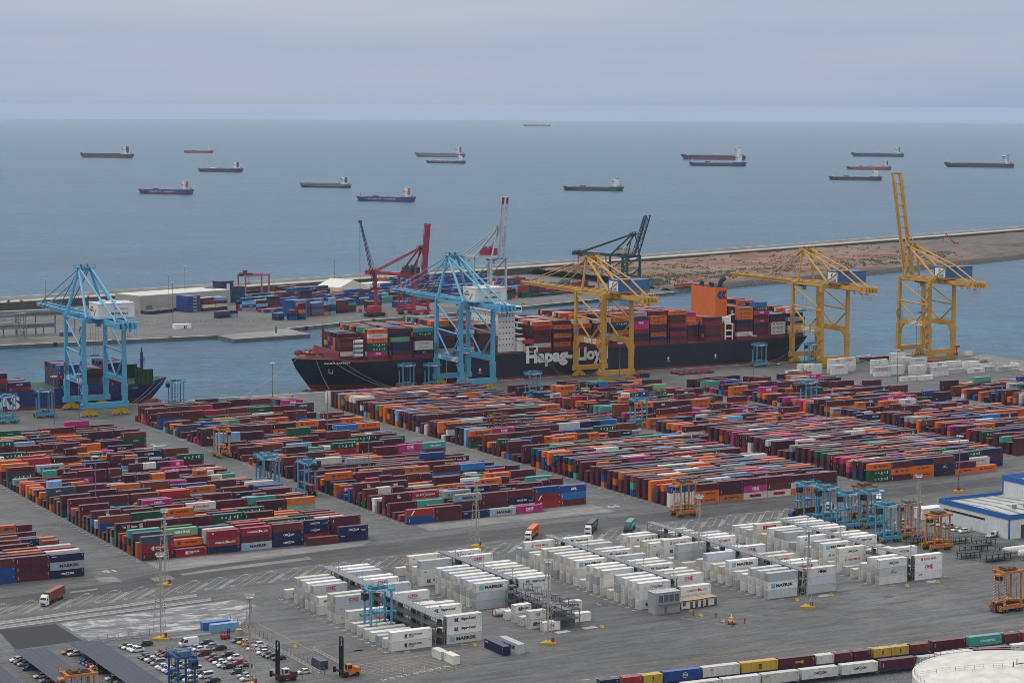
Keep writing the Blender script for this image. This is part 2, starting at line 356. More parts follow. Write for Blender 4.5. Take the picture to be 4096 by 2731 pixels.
sheet('washed_paving', [[(206, 669.5), (268, 674.5), (271, 663), (256, 640), (207, 643)]], .008, WASH, 'white stained concrete floor beside the black asphalt')
# ---- far terminal
FARANG = R(17.0)
FAR_G = ground_material('far_terminal_concrete', (1.02, 1, .97), .105, .155, .3)
FAR = [(-200, 1474), (415, 1474), (572, 1470), (573.5, 1440), (636, 1449), (637, 1493), (717, 1524), (770, 1535), (888, 1574), (946, 1597), (1002, 1613), (1076, 1638), (1092, 1725), (1060, 1885), (690, 1775), (485, 1722), (-200, 1560)]
slab('far_quay_ground', FAR, -9, 0, FAR_G, 'grey concrete floor of the far terminal', CONCD)
sheet('far_quay_coping', [[(-200, 1474.1), (415, 1474.1), (572, 1470.1), (572, 1473.4), (415, 1477.4), (-200, 1477.4)], [(637, 1493.2), (717, 1524.2), (770, 1535.2), (888, 1574.2), (1075, 1638), (1074, 1641), (887, 1577.3), (769, 1538.3), (716, 1527.3), (636.5, 1496.3)]], .004, CONC, 'pale coping of the far quay')
sheet('jetty_deck', [[(573.9, 1440.4), (635.6, 1449.3), (636.5, 1492), (574, 1468.5)]], .006, LIGHTC, 'pale low jetty deck with a green beacon')
# breakwater: inner wall's shade put into its dark colour, pale crown
def band(name, pts, prof, m, label, kind='structure'):
    """profile (offset seaward, z) swept along a polyline"""
    mb = MB(); n = len(prof); ring = []
    for i, p in enumerate(pts):
        a = Vector(pts[max(0, i-1)]); b = Vector(pts[min(len(pts)-1, i+1)]); d = (b-a).normalized(); nr = Vector((-d.y, d.x))
        ring.append([(p[0]+nr.x*o, p[1]+nr.y*o, z) for o, z in prof])
    vs = [v for r in ring for v in r]; fs = []
    for i in range(len(pts)-1):
        for j in range(n-1): fs.append((i*n+j, (i+1)*n+j, (i+1)*n+j+1, i*n+j+1))
    mb.add(vs, fs); o = mb.build(name, m)
    return o
BW = [(-200, 1555), (300, 1672), (485, 1722), (690, 1773), (1050, 1877), (1437, 2001), (1687, 2086), (2000, 2195), (2700, 2430)]
BWB = [(x, y-2) for x, y in BW]
wall_m = mat('breakwater_shaded_wall', (.085, .075, .072), rough=.95, dirt=.55, scale=.12)
bwr = empty('breakwater_wall', (0, 0, 0), 0, 'long pale concrete breakwater wall with an inner face coloured dark as in shade', 'breakwater')
o = band('inner_face', BW, [(0, -3), (0, 6.0)], wall_m, ''); adopt(o, bwr)
o = band('crown', BW, [(0, 6.0), (-.4, 6.0), (-.4, 6.8), (12, 7.0), (12, 9.6), (14.5, 9.6), (20, -4)], mat('breakwater_crown', (.40, .385, .35), rough=.9, dirt=.3, scale=.08), ''); adopt(o, bwr)
# rocky reclaimed land on the right of the far terminal
def land():
    rnd = random.Random(5); mb = MB(); nu, nv = 150, 46
    lo = [(1076, 1640), (1104, 1650), (1205, 1684), (1430, 1757), (1666, 1846), (1760, 1890), (2300, 2090)]
    hi = [(1060, 1880), (1100, 1893), (1240, 1938), (1437, 2001), (1687, 2086), (1800, 2126), (2300, 2296)]
    def at(pl, t):
        s = t*(len(pl)-1); i = min(int(s), len(pl)-2); f = s-i; return Vector(pl[i]).lerp(Vector(pl[i+1]), f)
    from mathutils import noise as mn
    vs = []
    for i in range(nu+1):
        a, b = at(lo, i/nu), at(hi, i/nu)
        for j in range(nv+1):
            f = j/nv; p = a.lerp(b, f); d = f*(b-a).length
            # revetment, berm, slope up to the fill
            z = -4+min(d/9, 1)*6.2
            if d > 38: z += min((d-38)/22, 1)*4.0*(1-.35*i/nu)
            if f > .93: z = max(2.5, z-(f-.93)*60)
            z += mn.fractal(Vector((p.x*.03, p.y*.03, 1)), 1, 2, 4)*(.25+.9*min(d/60, 1)) if d > 8 else rnd.uniform(-.35, .35)
            # the mound by the green crane and the flooded hollow on the right
            z += 6.0*math.exp(-((p.x-1150)/38)**2-((p.y-1800)/22)**2)
            h = math.exp(-((p.x-1800)/52)**2-((p.y-1985)/26)**2); z = z*(1-h)-1.2*h
            vs.append((p.x, p.y, z))
    fs = [(i*(nv+1)+j, (i+1)*(nv+1)+j, (i+1)*(nv+1)+j+1, i*(nv+1)+j+1) for i in range(nu) for j in range(nv)]
    mb.add(vs, fs)
    m = bpy.data.materials.new('reclaimed_soil'); nt, N, L, b = nodes(m); geo = N.new('ShaderNodeNewGeometry'); p = geo.outputs['Position']
    sp = N.new('ShaderNodeSeparateXYZ'); L.new(p, sp.inputs[0])
    a = noise(N, L, p, .009, 5, .6, (1, 2, 1)); c = noise(N, L, p, .05, 6, .7, (1, 2.4, 1))
    base = ramp(N, L, a, [(.3, (.20, .135, .105)), (.5, (.245, .165, .13)), (.62, (.19, .085, .06)), (.75, (.21, .15, .12))])
    base = mixc(N, L, 1.0, base, ramp(N, L, c, [(.3, g3(.7)), (.65, g3(1.1))]), 'MULTIPLY')
    veg = ramp(N, L, noise(N, L, p, .022, 6, .72, (1, 2.6, 1)), [(.53, g3(0)), (.60, g3(.9))]); base = mixc(N, L, veg, base, (.075, .08, .045))
    # the right half has been tipped with grey brown spoil
    gx = N.new('ShaderNodeMapRange'); gx.inputs[1].default_value = 1520; gx.inputs[2].default_value = 1680; L.new(sp.outputs['X'], gx.inputs[0])
    base = mixc(N, L, gx.outputs[0], base, ramp(N, L, c, [(.35, (.075, .066, .06)), (.7, (.19, .165, .14))]))
    # dark rock below the berm
    zr = N.new('ShaderNodeMapRange'); zr.inputs[1].default_value = 2.6; zr.inputs[2].default_value = 1.6; L.new(sp.outputs['Z'], zr.inputs[0])
    base = mixc(N, L, zr.outputs[0], base, ramp(N, L, noise(N, L, p, .35, 5, .7), [(.35, (.035, .034, .033)), (.65, (.12, .112, .105))]))
    L.new(base, b.inputs['Base Color']); b.inputs['Roughness'].default_value = .95; b.inputs['Specular IOR Level'].default_value = .1
    tag(mb.build('reclaimed_land', m), 'bare reddish fill with scrub behind a rock revetment', kind='structure')
    # scrub on the slopes
    sb = MB()
    for k in range(900):
        t = rnd.random(); a, b2 = at(lo, t*.62), at(hi, t*.62); f = rnd.choice([rnd.uniform(.15, .33), rnd.uniform(.15, .33), rnd.uniform(.3, .9)]); p = a.lerp(b2, f)
        i = int(round(t*.62*nu)); j = int(round(f*nv)); z = vs[i*(nv+1)+j][2]
        if z < 1.8: continue
        w = rnd.uniform(1.2, 3.4); h = rnd.uniform(.6, 1.7)
        for q in range(5):
            x, y = p.x+rnd.gauss(0, w*.8), p.y+rnd.gauss(0, w*.5); s = w*rnd.uniform(.3, .6); n = 5; o = rnd.random()*6
            ring = [(x+s*math.cos(o+6.283*e/n)*rnd.uniform(.7, 1.2), y+s*math.sin(o+6.283*e/n)*rnd.uniform(.7, 1.2), z-.4) for e in range(n)]
            sb.add(ring+[(x, y, z+h*rnd.uniform(.7, 1.1))], [(e, (e+1) % n, n) for e in range(n)])
    tag(sb.build('scrub', mat('scrub_leaves', (.07, .078, .042), rough=.95, dirt=.5, scale=.2)), 'low grey green scrub on the slopes of the fill', kind='stuff')
land()
hm = bpy.data.materials.new('haze_air'); hm.use_nodes = True
def _haze():
    nt = hm.node_tree; N = nt.nodes; L = nt.links; N.clear(); out = N.new('ShaderNodeOutputMaterial'); v = N.new('ShaderNodeVolumePrincipled')
    v.inputs['Color'].default_value = (.80, .90, 1.0, 1); v.inputs['Density'].default_value = 2.2e-5; v.inputs['Anisotropy'].default_value = .1
    L.new(v.outputs[0], out.inputs['Volume'])
_haze()
def haze_box():
    mb = MB(); mb.box(-25500, 25500, -25500, 25500, -10.5, 172.0)
    tag(mb.build('haze', hm), 'thin bluish sea haze that fades the far ships', kind='stuff')
haze_box()
# ================================================================ containers
L40, L20, L45, WC, HC, HS = 12.19, 6.06, 13.72, 2.44, 2.90, 2.59
COLS = dict(maroon=(.082, .012, .027), darkmaroon=(.052, .0095, .021), brown=(.110, .024, .022), rust=(.17, .045, .030), orange=(.60, .125, .012), palorange=(.50, .14, .035), navy=(.007, .013, .058), slate=(.040, .054, .09), blue=(.010, .055, .22), bright=(.02, .14, .38),
    sky=(.19, .36, .56), green=(.006, .07, .040), mint=(.17, .40, .22), teal=(.06, .30, .25), magenta=(.40, .022, .165), crimson=(.26, .008, .032), red=(.30, .022, .026), white=(.62, .605, .56), cream=(.60, .56, .46), grey=(.30, .31, .31), pale=(.44, .46, .47), yellow=(.50, .33, .05), lilac=(.47, .49, .53), ivory=(.66, .645, .605), dirty=(.56, .54, .48))
COLWORD = dict(maroon='maroon', darkmaroon='dark maroon', brown='red brown', rust='rusty brown', orange='orange', palorange='faded orange', navy='navy', slate='slate grey', blue='blue', bright='bright blue', sky='sky blue', green='dark green', mint='pale green', teal='teal', magenta='magenta', crimson='crimson', red='red', white='white', cream='cream', grey='grey', pale='pale grey', yellow='mustard yellow', lilac='lilac grey', ivory='ivory white', dirty='dirty white')
WT, BK, NV, MG, RD = (.78, .78, .78), (.012, .013, .018), (.02, .03, .16), (.40, .01, .16), (.42, .02, .05)
def hl_logo(d, u, v, h, col):
    """two slanted strokes with notched ends"""
    for k in (0, .62):
        x = u+k*h
        d.poly([(x+.28*h, v+.5*h), (x, v+.36*h), (x+.25*h, v+h), (x+.78*h, v+h), (x+.53*h, v+.5*h)][::-1], col)
        d.poly([(x-.05*h, v+.44*h), (x+.5*h, v+.44*h), (x+.62*h, v+.2*h), (x+.95*h, v), (x+.3*h, v)][::-1], col)
    return d
def ticks(d, L, H, col=(.5, .5, .5)):
    d.rect(L-.62, L-.52, H*.58, H*.86, col); d.rect(L-.95, L-.72, H*.80, H*.86, col); return d.rect(L-.5, L-.38, .35, .55, (.6, .42, .05))
def dk(kind, L, H, dark=True):
    """the print on the long side of a container"""
    d = Decal(); c = WT if dark else BK; k = L/12.19
    if kind == 'hapag': hl_logo(d, L*.20, H*.34, H*.40, NV); d.text('Hapag-Lloyd', L*.40, H*.36, H*.30, BK, w=L*.42, bold=.03)
    elif kind == 'maersk':
        s = H*.56; d.rect(L*.10, L*.10+s, H*.22, H*.22+s, (.14, .42, .62)); d.star(L*.10+s/2, H*.22+s/2, s*.44, WT); d.text('MAERSK', L*.27, H*.32, H*.34, (.02, .03, .06), w=L*.58, bold=.045)
    elif kind == 'cmacgm':
        d.text('CMA CGM', L*.50, H*.40, H*.24, c, w=None, bold=.03, centre=True); d.ring(L*.50, H*.28, L*.10, .10, c, 70, 120, 8); d.ring(L*.50, H*.74, L*.10, .10, c, 250, 300, 8)
    elif kind == 'eco': d = dk('cmacgm', L, H, dark); d.text('eco container', L*.76, H*.42, H*.10, c, w=L*.17); d.text('bamboo flooring', L*.78, H*.28, H*.07, c, w=L*.14)
    elif kind == 'uasc':
        for i, ch in enumerate('UASC'): d.text(ch, L*(.25+.145*i), H*.38, H*.28, c, w=L*.062, bold=.035)
        d.rect(L*.80, L*.835, H*.28, H*.78, c); d.rect(L*.50, L*.60, H*.22, H*.27, c)
    elif kind == 'one': cc = MG if not dark else WT; d.text('ONE', L*.36, H*.36, H*.40, cc, w=L*.29, bold=.03); d.text('OCEAN NETWORK EXPRESS', L*.36, H*.22, H*.07, cc, w=L*.29)
    elif kind == 'yang': cc = RD; d.rect(L*.22, L*.27, H*.34, H*.68, (.18, .03, .20)); d.poly([(L*.245, H*.36), (L*.262, H*.66), (L*.228, H*.66)], WT); d.text('YANG MING', L*.31, H*.36, H*.28, cc, w=L*.46, bold=.02); d.text('www.yangming.com', L*.22, H*.80, H*.06, cc, w=L*.16)
    elif kind == 'boluda': d.ring(L*.36, H*.48, H*.26, H*.035, c); d.text('B', L*.36, H*.33, H*.30, c, bold=.06, centre=True); d.text('BOLUDA', L*.44, H*.46, H*.21, c, w=L*.32, bold=.03); d.text('LINES', L*.44, H*.27, H*.12, c, w=L*.12)
    elif kind == 'grupo': d.text('GRUPO', L*.14, H*.38, H*.26, c, w=L*.27, bold=.02); d.ring(L*.47, H*.5, H*.22, H*.05, c); d.text('BOLUDA', L*.53, H*.38, H*.26, c, w=L*.33, bold=.02)
    elif kind == 'hamburg': cc = c if dark else (.25, .27, .28); f = WT if dark else RD; d.text('HAMBURG', L*.20, H*.34, H*.26, cc, w=L*.36); d.poly([(L*.57, H*.72), (L*.66, H*.46), (L*.57, H*.30)][::-1], f); d.poly([(L*.64, H*.62), (L*.73, H*.30), (L*.62, H*.40)][::-1], f); d.text('SÜD', L*.73, H*.36, H*.24, cc, w=L*.13)
    elif kind == 'zim': d.text('ZIM', L*.46, H*.28, H*.24, c, w=L*.12, bold=.05); [d.rect(L*(.46+.03*i), L*(.475+.03*i), H*(.60+.10*j), H*(.66+.10*j), c) for i in range(4) for j in range(3)]
    elif kind == 'factor': d.text('The', L*.20, H*.34, H*.28, c, w=L*.12, bold=.03); d.rect(L*.36, L*.44, H*.3, H*.74, (.75, .3, .02)); d.text('Z', L*.375, H*.38, H*.30, (.1, .2, .5), w=L*.05, bold=.04); d.text('Factor', L*.48, H*.34, H*.28, c, w=L*.22, bold=.03); d.text('ZIM', L*.75, H*.28, H*.2, c, w=L*.11, bold=.05); [d.rect(L*(.75+.03*i), L*(.765+.03*i), H*(.56+.10*j), H*(.62+.10*j), c) for i in range(4) for j in range(3)]
    elif kind == 'nenufar': d.text('NENUFAR', L*.26, H*.36, H*.30, c, w=L*.50, bold=.05)
    elif kind == 'hmm': d.text('HMM', L*.42, H*.36, H*.30, c, w=L*.18, bold=.05)
    elif kind == 'hmmr': d.text('HMM', L*.38, H*.36, H*.34, NV, w=L*.28, bold=.05); d.rect(L*.38, L*.66, H*.80, H*.83, RD)
    elif kind == 'kline': cc = RD; d.rect(L*.25, L*.74, H*.28, H*.72, cc); d.text('K LINE', L*.32, H*.38, H*.25, WT, w=L*.35, bold=.03)
    elif kind == 'klinew': d.text('K LINE', L*.40, H*.38, H*.22, WT, w=L*.26, bold=.03)
    elif kind == 'seaco': d.text('seaco', L*.06, H*.70, H*.15, c if dark else RD, w=L*.13, bold=.03)
    elif kind == 'dal': d.text('DAL', L*.10, H*.62, H*.18, c, w=L*.07, bold=.03)
    elif kind == 'apl': d.text('APL', L*.38, H*.32, H*.34, c, w=L*.24, bold=.05); d.rect(L*.40, L*.60, H*.76, H*.82, (.5, .02, .05))
    elif kind == 'cosco': d.ring(L*.56, H*.48, H*.28, H*.04, c); d.text('COSCO', L*.56, H*.44, H*.13, c, bold=.03, centre=True)
    elif kind == 'msc': d.text('m', L*.47, H*.46, H*.36, BK, w=L*.08, bold=.06); d.text('SC', L*.47, H*.22, H*.18, BK, w=L*.09, bold=.05)
    elif kind == 'china': d.text('CHINA SHIPPING', L*.33, H*.36, H*.25, c, w=L*.46, bold=.03)
    elif kind == 'caru': d.text('CARU', L*.44, H*.38, H*.22, (.6, .42, .02), w=L*.16, bold=.04); d.poly([(L*.62, H*.70), (L*.60, H*.42), (L*.66, H*.25), (L*.68, H*.6)], (.6, .42, .02))
    elif kind == 'oocl': d.text('OOCL', L*.18, H*.62, H*.14, RD, w=L*.10, bold=.04)
    elif kind == 'triton': d.poly([(L*.12, H*.18), (L*.17, H*.18), (L*.27, H*.82), (L*.22, H*.82)], WT); d.text('TRITON', L*.165, H*.24, H*.06, RD, w=L*.07)
    elif kind == 'cap': d.text('CAPITAL', L*.46, H*.40, H*.16, c, w=L*.22)
    elif kind == 'wan': d.text('WAN HAI', L*.40, H*.26, H*.14, c, w=L*.22); d.poly([(L*.40, H*.44), (L*.48, H*.5), (L*.60, H*.78), (L*.50, H*.62)], c)
    elif kind == 'mol': d.text('MOL', L*.30, H*.40, H*.24, c, w=L*.2, bold=.03)
    elif kind == 'tex': d.text('tex', L*.06, H*.15, H*.12, c, w=H*.5, vert=True, bold=.03) if False else d.rect(L*.07, L*.085, H*.25, H*.75, c)
    elif kind == 'emb': d.text('EMB', L*.42, H*.34, H*.34, (.62, .42, .03), w=L*.30, bold=.04)
    elif kind == 'zimonitor': d.text('ZIM', L*.34, H*.36, H*.34, (.08, .09, .12), w=L*.14, bold=-.005); d.text('onitor', L*.49, H*.36, H*.30, (.02, .05, .2), w=L*.28, bold=.03); [d.ring(L*.73, H*.66, H*r, H*.03, (.02, .1, .4), 20, 100, 6) for r in (.12, .19, .26)]; d.text('ZIM', L*.16, H*.36, H*.10, (.08, .09, .12), w=L*.04, bold=.03)
    elif kind == 'line': d.rect(L*.06, L*.072, H*.3, H*.72, c)
    elif kind == 'small': d.text('NYK', L*.12, H*.56, H*.10, BK, w=L*.09, bold=.03)
    elif kind == 'bluelogo': d.rect(L*.16, L*.20, H*.55, H*.72, (.03, .08, .4)); d.rect(L*.215, L*.255, H*.55, H*.72, (.03, .08, .4))
    return d
_DK = {}
def decal(kind, L, H, dark=True, tk=True):
    key = (kind, L, H, dark)
    if key not in _DK:
        d = dk(kind, L, H, dark) if kind else Decal(); ticks(d, L, H, (.42, .42, .42) if dark else (.12, .12, .12)); _DK[key] = d
    return _DK[key]
WORDS = dict(hapag='Hapag-Lloyd', maersk='MAERSK', cmacgm='CMA CGM', eco='CMA CGM eco', uasc='UASC', one='ONE', yang='YANG MING', boluda='BOLUDA', grupo='GRUPO BOLUDA', hamburg='HAMBURG SUD', zim='ZIM', factor='The Factor', nenufar='NENUFAR', hmm='HMM', hmmr='HMM', kline='K LINE', klinew='K LINE', seaco='seaco', dal='DAL', apl='APL', cosco='COSCO', msc='MSC', china='CHINA SHIPPING', caru='CARU', oocl='OOCL', triton='TRITON', cap='CAPITAL', wan='WAN HAI', mol='MOL', zimonitor='ZIMonitor', small='NYK', emb='EMB')
DARKC_ = {'white', 'cream', 'pale', 'lilac', 'ivory', 'dirty', 'orange', 'palorange', 'yellow'}
# ---- meshes shared by the individual containers
_CM = {}
def cont_mesh(L, H, kind, dark, pm=None):
    key = ('body', L, H, kind, dark, pm)
    if key not in _CM:
        mb = MB(); x, y = L/2, WC/2
        mb.box(-x+.06, x-.06, -y+.035, y-.035, .14, H-.035)                    # skin between the frame members
        for sx in (-1, 1):
            for sy in (-1, 1): mb.box(min(sx*x, sx*(x-.15)), max(sx*x, sx*(x-.15)), min(sy*y, sy*(y-.15)), max(sy*y, sy*(y-.15)), 0, H)
        for sy in (-1, 1):
            for z0, z1 in ((.02, .17), (H-.10, H-.01)): mb.box(-x+.15, x-.15, min(sy*y, sy*(y-.07))+.004, max(sy*y, sy*(y-.07))-.004, z0, z1)
        for sx in (-1, 1):
            for z0, z1 in ((.02, .17), (H-.12, H-.01)): mb.box(min(sx*x, sx*(x-.08))+.004, max(sx*x, sx*(x-.08))-.004, -y+.15, y-.15, z0, z1)
        decal(kind, L, H, dark).place(mb, (-L/2, -WC/2-.02, 0), (1, 0, 0), (0, 0, 1), 1)
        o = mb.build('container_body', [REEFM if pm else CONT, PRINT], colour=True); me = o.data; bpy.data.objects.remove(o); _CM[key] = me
    return _CM[key]
STEEL = mat('galvanised_bars', (.42, .42, .41), rough=.4, metal=.3); GASKET = mat('black_rubber', (.015, .015, .016), rough=.8)
def door_mesh(H, light):
    key = ('door', H, light)
    if key not in _CM:
        mb = MB(); mb.box(-.02, .02, -.52, .52, .2, H-.16)
        for u in (-.26, .22): mb.box(-.055, -.021, u-.02, u+.02, .16, H-.13, 1); mb.box(-.06, -.021, u-.09, u+.09, H*.40, H*.44, 1)
        mb.box(-.024, -.0195, -.56, -.52, .2, H-.16, 2); mb.box(-.024, -.0195, .52, .56, .2, H-.16, 2)
        for k in range(4): mb.box(-.03, -.0195, -.56, -.44, H*(.2+.2*k), H*(.2+.2*k)+.09, 2)
        o = mb.build('door', [CONT, STEEL if not light else GASKET, GASKET]); me = o.data; bpy.data.objects.remove(o); _CM[key] = me
    return _CM[key]
def unit_mesh(H):
    key = ('unit', H)
    if key not in _CM:
        mb = MB(); mb.box(-.05, 0, -1.0, 1.0, .25, H-.2); mb.box(-.09, -.051, -.85, .85, .35, H*.42, 1)
        mb.box(-.08, -.051, -.8, -.1, H*.52, H*.68, 1); mb.box(-.08, -.051, .1, .8, H*.5, H*.8, 2)
        mb.tube((-.051, 0, H*.84), (-.10, 0, H*.84), .22, 10, 1)
        o = mb.build('cooling_unit', [mat('unit_white', (.6, .6, .58)), GASKET, STEEL]); me = o.data; bpy.data.objects.remove(o); _CM[key] = me
    return _CM[key]
NIND = [0, 0]
def container(x, y, z, L, H, ck, kind, label, group, rz=0, name='shipping_container', cat='container', end='door', flip=False):
    """one container; x, y = centre of its base"""
    col = COLS[ck]; rnd = random.Random(hash((round(x, 1), round(y, 1), round(z, 1))) & 0xffff); f = rnd.uniform(.86, 1.12); col = tuple(min(.8, c*f) for c in col)
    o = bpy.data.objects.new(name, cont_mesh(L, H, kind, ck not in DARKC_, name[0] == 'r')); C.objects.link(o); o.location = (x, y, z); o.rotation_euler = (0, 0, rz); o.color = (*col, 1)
    tag(o, label, cat, group); light = ck in DARKC_
    if end == 'door':
        for s in (-1, 1):
            d = bpy.data.objects.new('door', door_mesh(H, light)); C.objects.link(d); d.location = (-L/2-.012, .57*s, 0); d.color = (*col, 1); adopt(d, o)
    elif end == 'unit':
        d = bpy.data.objects.new('cooling_unit', unit_mesh(H)); C.objects.link(d); d.location = (-L/2-.003, 0, 0); adopt(d, o)
    NIND[0] += 1
    return o
# ---- everything past the nearest three hundred: one mass
MASS = dict(box=[], dec=MB())
def mass(x, y, z, L, H, ck, kind, rz=0, f=None, letters=True):
    col = COLS[ck]; f = f or RN.uniform(.84, 1.14); col = tuple(min(.8, c*f) for c in col); MASS['box'].append((x, y, z, L, WC, H, rz, *col))
    if letters:
        c, s = math.cos(rz), math.sin(rz); d = (c, s, 0); n = (s, -c, 0)
        org = (x-c*L/2+n[0]*(WC/2+.03), y-s*L/2+n[1]*(WC/2+.03), z)
        decal(kind, L, H, ck not in DARKC_).place(MASS['dec'], org, d, (0, 0, 1))
def mass_build():
    a = np.array(MASS['box'], np.float64); n = len(a)
    sx = np.array([-1, 1, 1, -1]*2)/2; sy = np.array([-1, -1, 1, 1]*2)/2; sz = np.array([0]*4+[1]*4)
    lx = a[:, 3:4]*sx; ly = a[:, 4:5]*sy; c = np.cos(a[:, 6:7]); s = np.sin(a[:, 6:7])
    v = np.stack([a[:, 0:1]+c*lx-s*ly, a[:, 1:2]+s*lx+c*ly, a[:, 2:3]+a[:, 5:6]*sz], -1).reshape(-1, 3)
    cl = np.repeat(a[:, 7:10], 8, 0)
    fs = (np.array(MB.BF)[None]+8*np.arange(n)[:, None, None]).reshape(-1, 4)
    # dark gaps of the door ends: two plates per box on the -x end
    dv = MASS['dec']; off = len(v)
    me = bpy.data.meshes.new('container_stacks'); me.from_pydata(np.vstack([v, np.array(dv.v)]).tolist(), [], fs.tolist()+[tuple(off+i for i in f) for f in dv.f])
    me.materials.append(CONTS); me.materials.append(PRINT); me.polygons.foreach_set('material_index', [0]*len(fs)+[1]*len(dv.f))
    set_col(me, np.vstack([cl, np.array(dv.c)])); me.update()
    o = bpy.data.objects.new('container_stacks', me); C.objects.link(o)
    tag(o, 'the many farther shipping containers stacked across the yards and on ships', kind='stuff'); print('mass boxes', n, 'faces', len(me.polygons), 'individual', NIND)
RN = random.Random(11)
PAL = [('maroon', 36), ('darkmaroon', 18), ('brown', 9), ('rust', 3), ('orange', 12), ('palorange', 3), ('navy', 7), ('slate', 2.4), ('blue', 3.6), ('bright', 1.0), ('sky', 1.0), ('green', 5), ('mint', .8), ('teal', 2), ('magenta', 2.2), ('crimson', 3), ('red', 1.5), ('white', 3.2), ('pale', 1.2), ('grey', 1.3)]
PK = [p[0] for p in PAL]; PW = [p[1] for p in PAL]
def rand_kind(ck, L):
    r = RN.random()
    t = dict(orange=[('hapag', .85)], palorange=[('hapag', .7)], navy=[('cmacgm', .45), ('seaco', .2), ('wan', .12)], slate=[('seaco', .3), ('cmacgm', .3), ('mol', .15)], blue=[('line', .4), ('apl', .2), ('cosco', .1)], bright=[('line', .4)], green=[('uasc', .75), ('cap', .08)], magenta=[('one', .85)], white=[('yang', .4), ('one', .15), ('oocl', .2)], crimson=[('dal', .35), ('klinew', .15), ('hmm', .1)],
        maroon=[('zim', .10), ('line', .35), ('hmm', .04)], darkmaroon=[('zim', .08), ('line', .3), ('factor', .05)], brown=[('line', .4)], rust=[('line', .4)], grey=[('maersk', .6)], pale=[('maersk', .5)], teal=[('china', .1)], red=[('hamburg', .25), ('boluda', .2)], mint=[('nenufar', .2)]).get(ck, [])
    for k, p in t:
        if r < p: return k
        r -= p
    return None
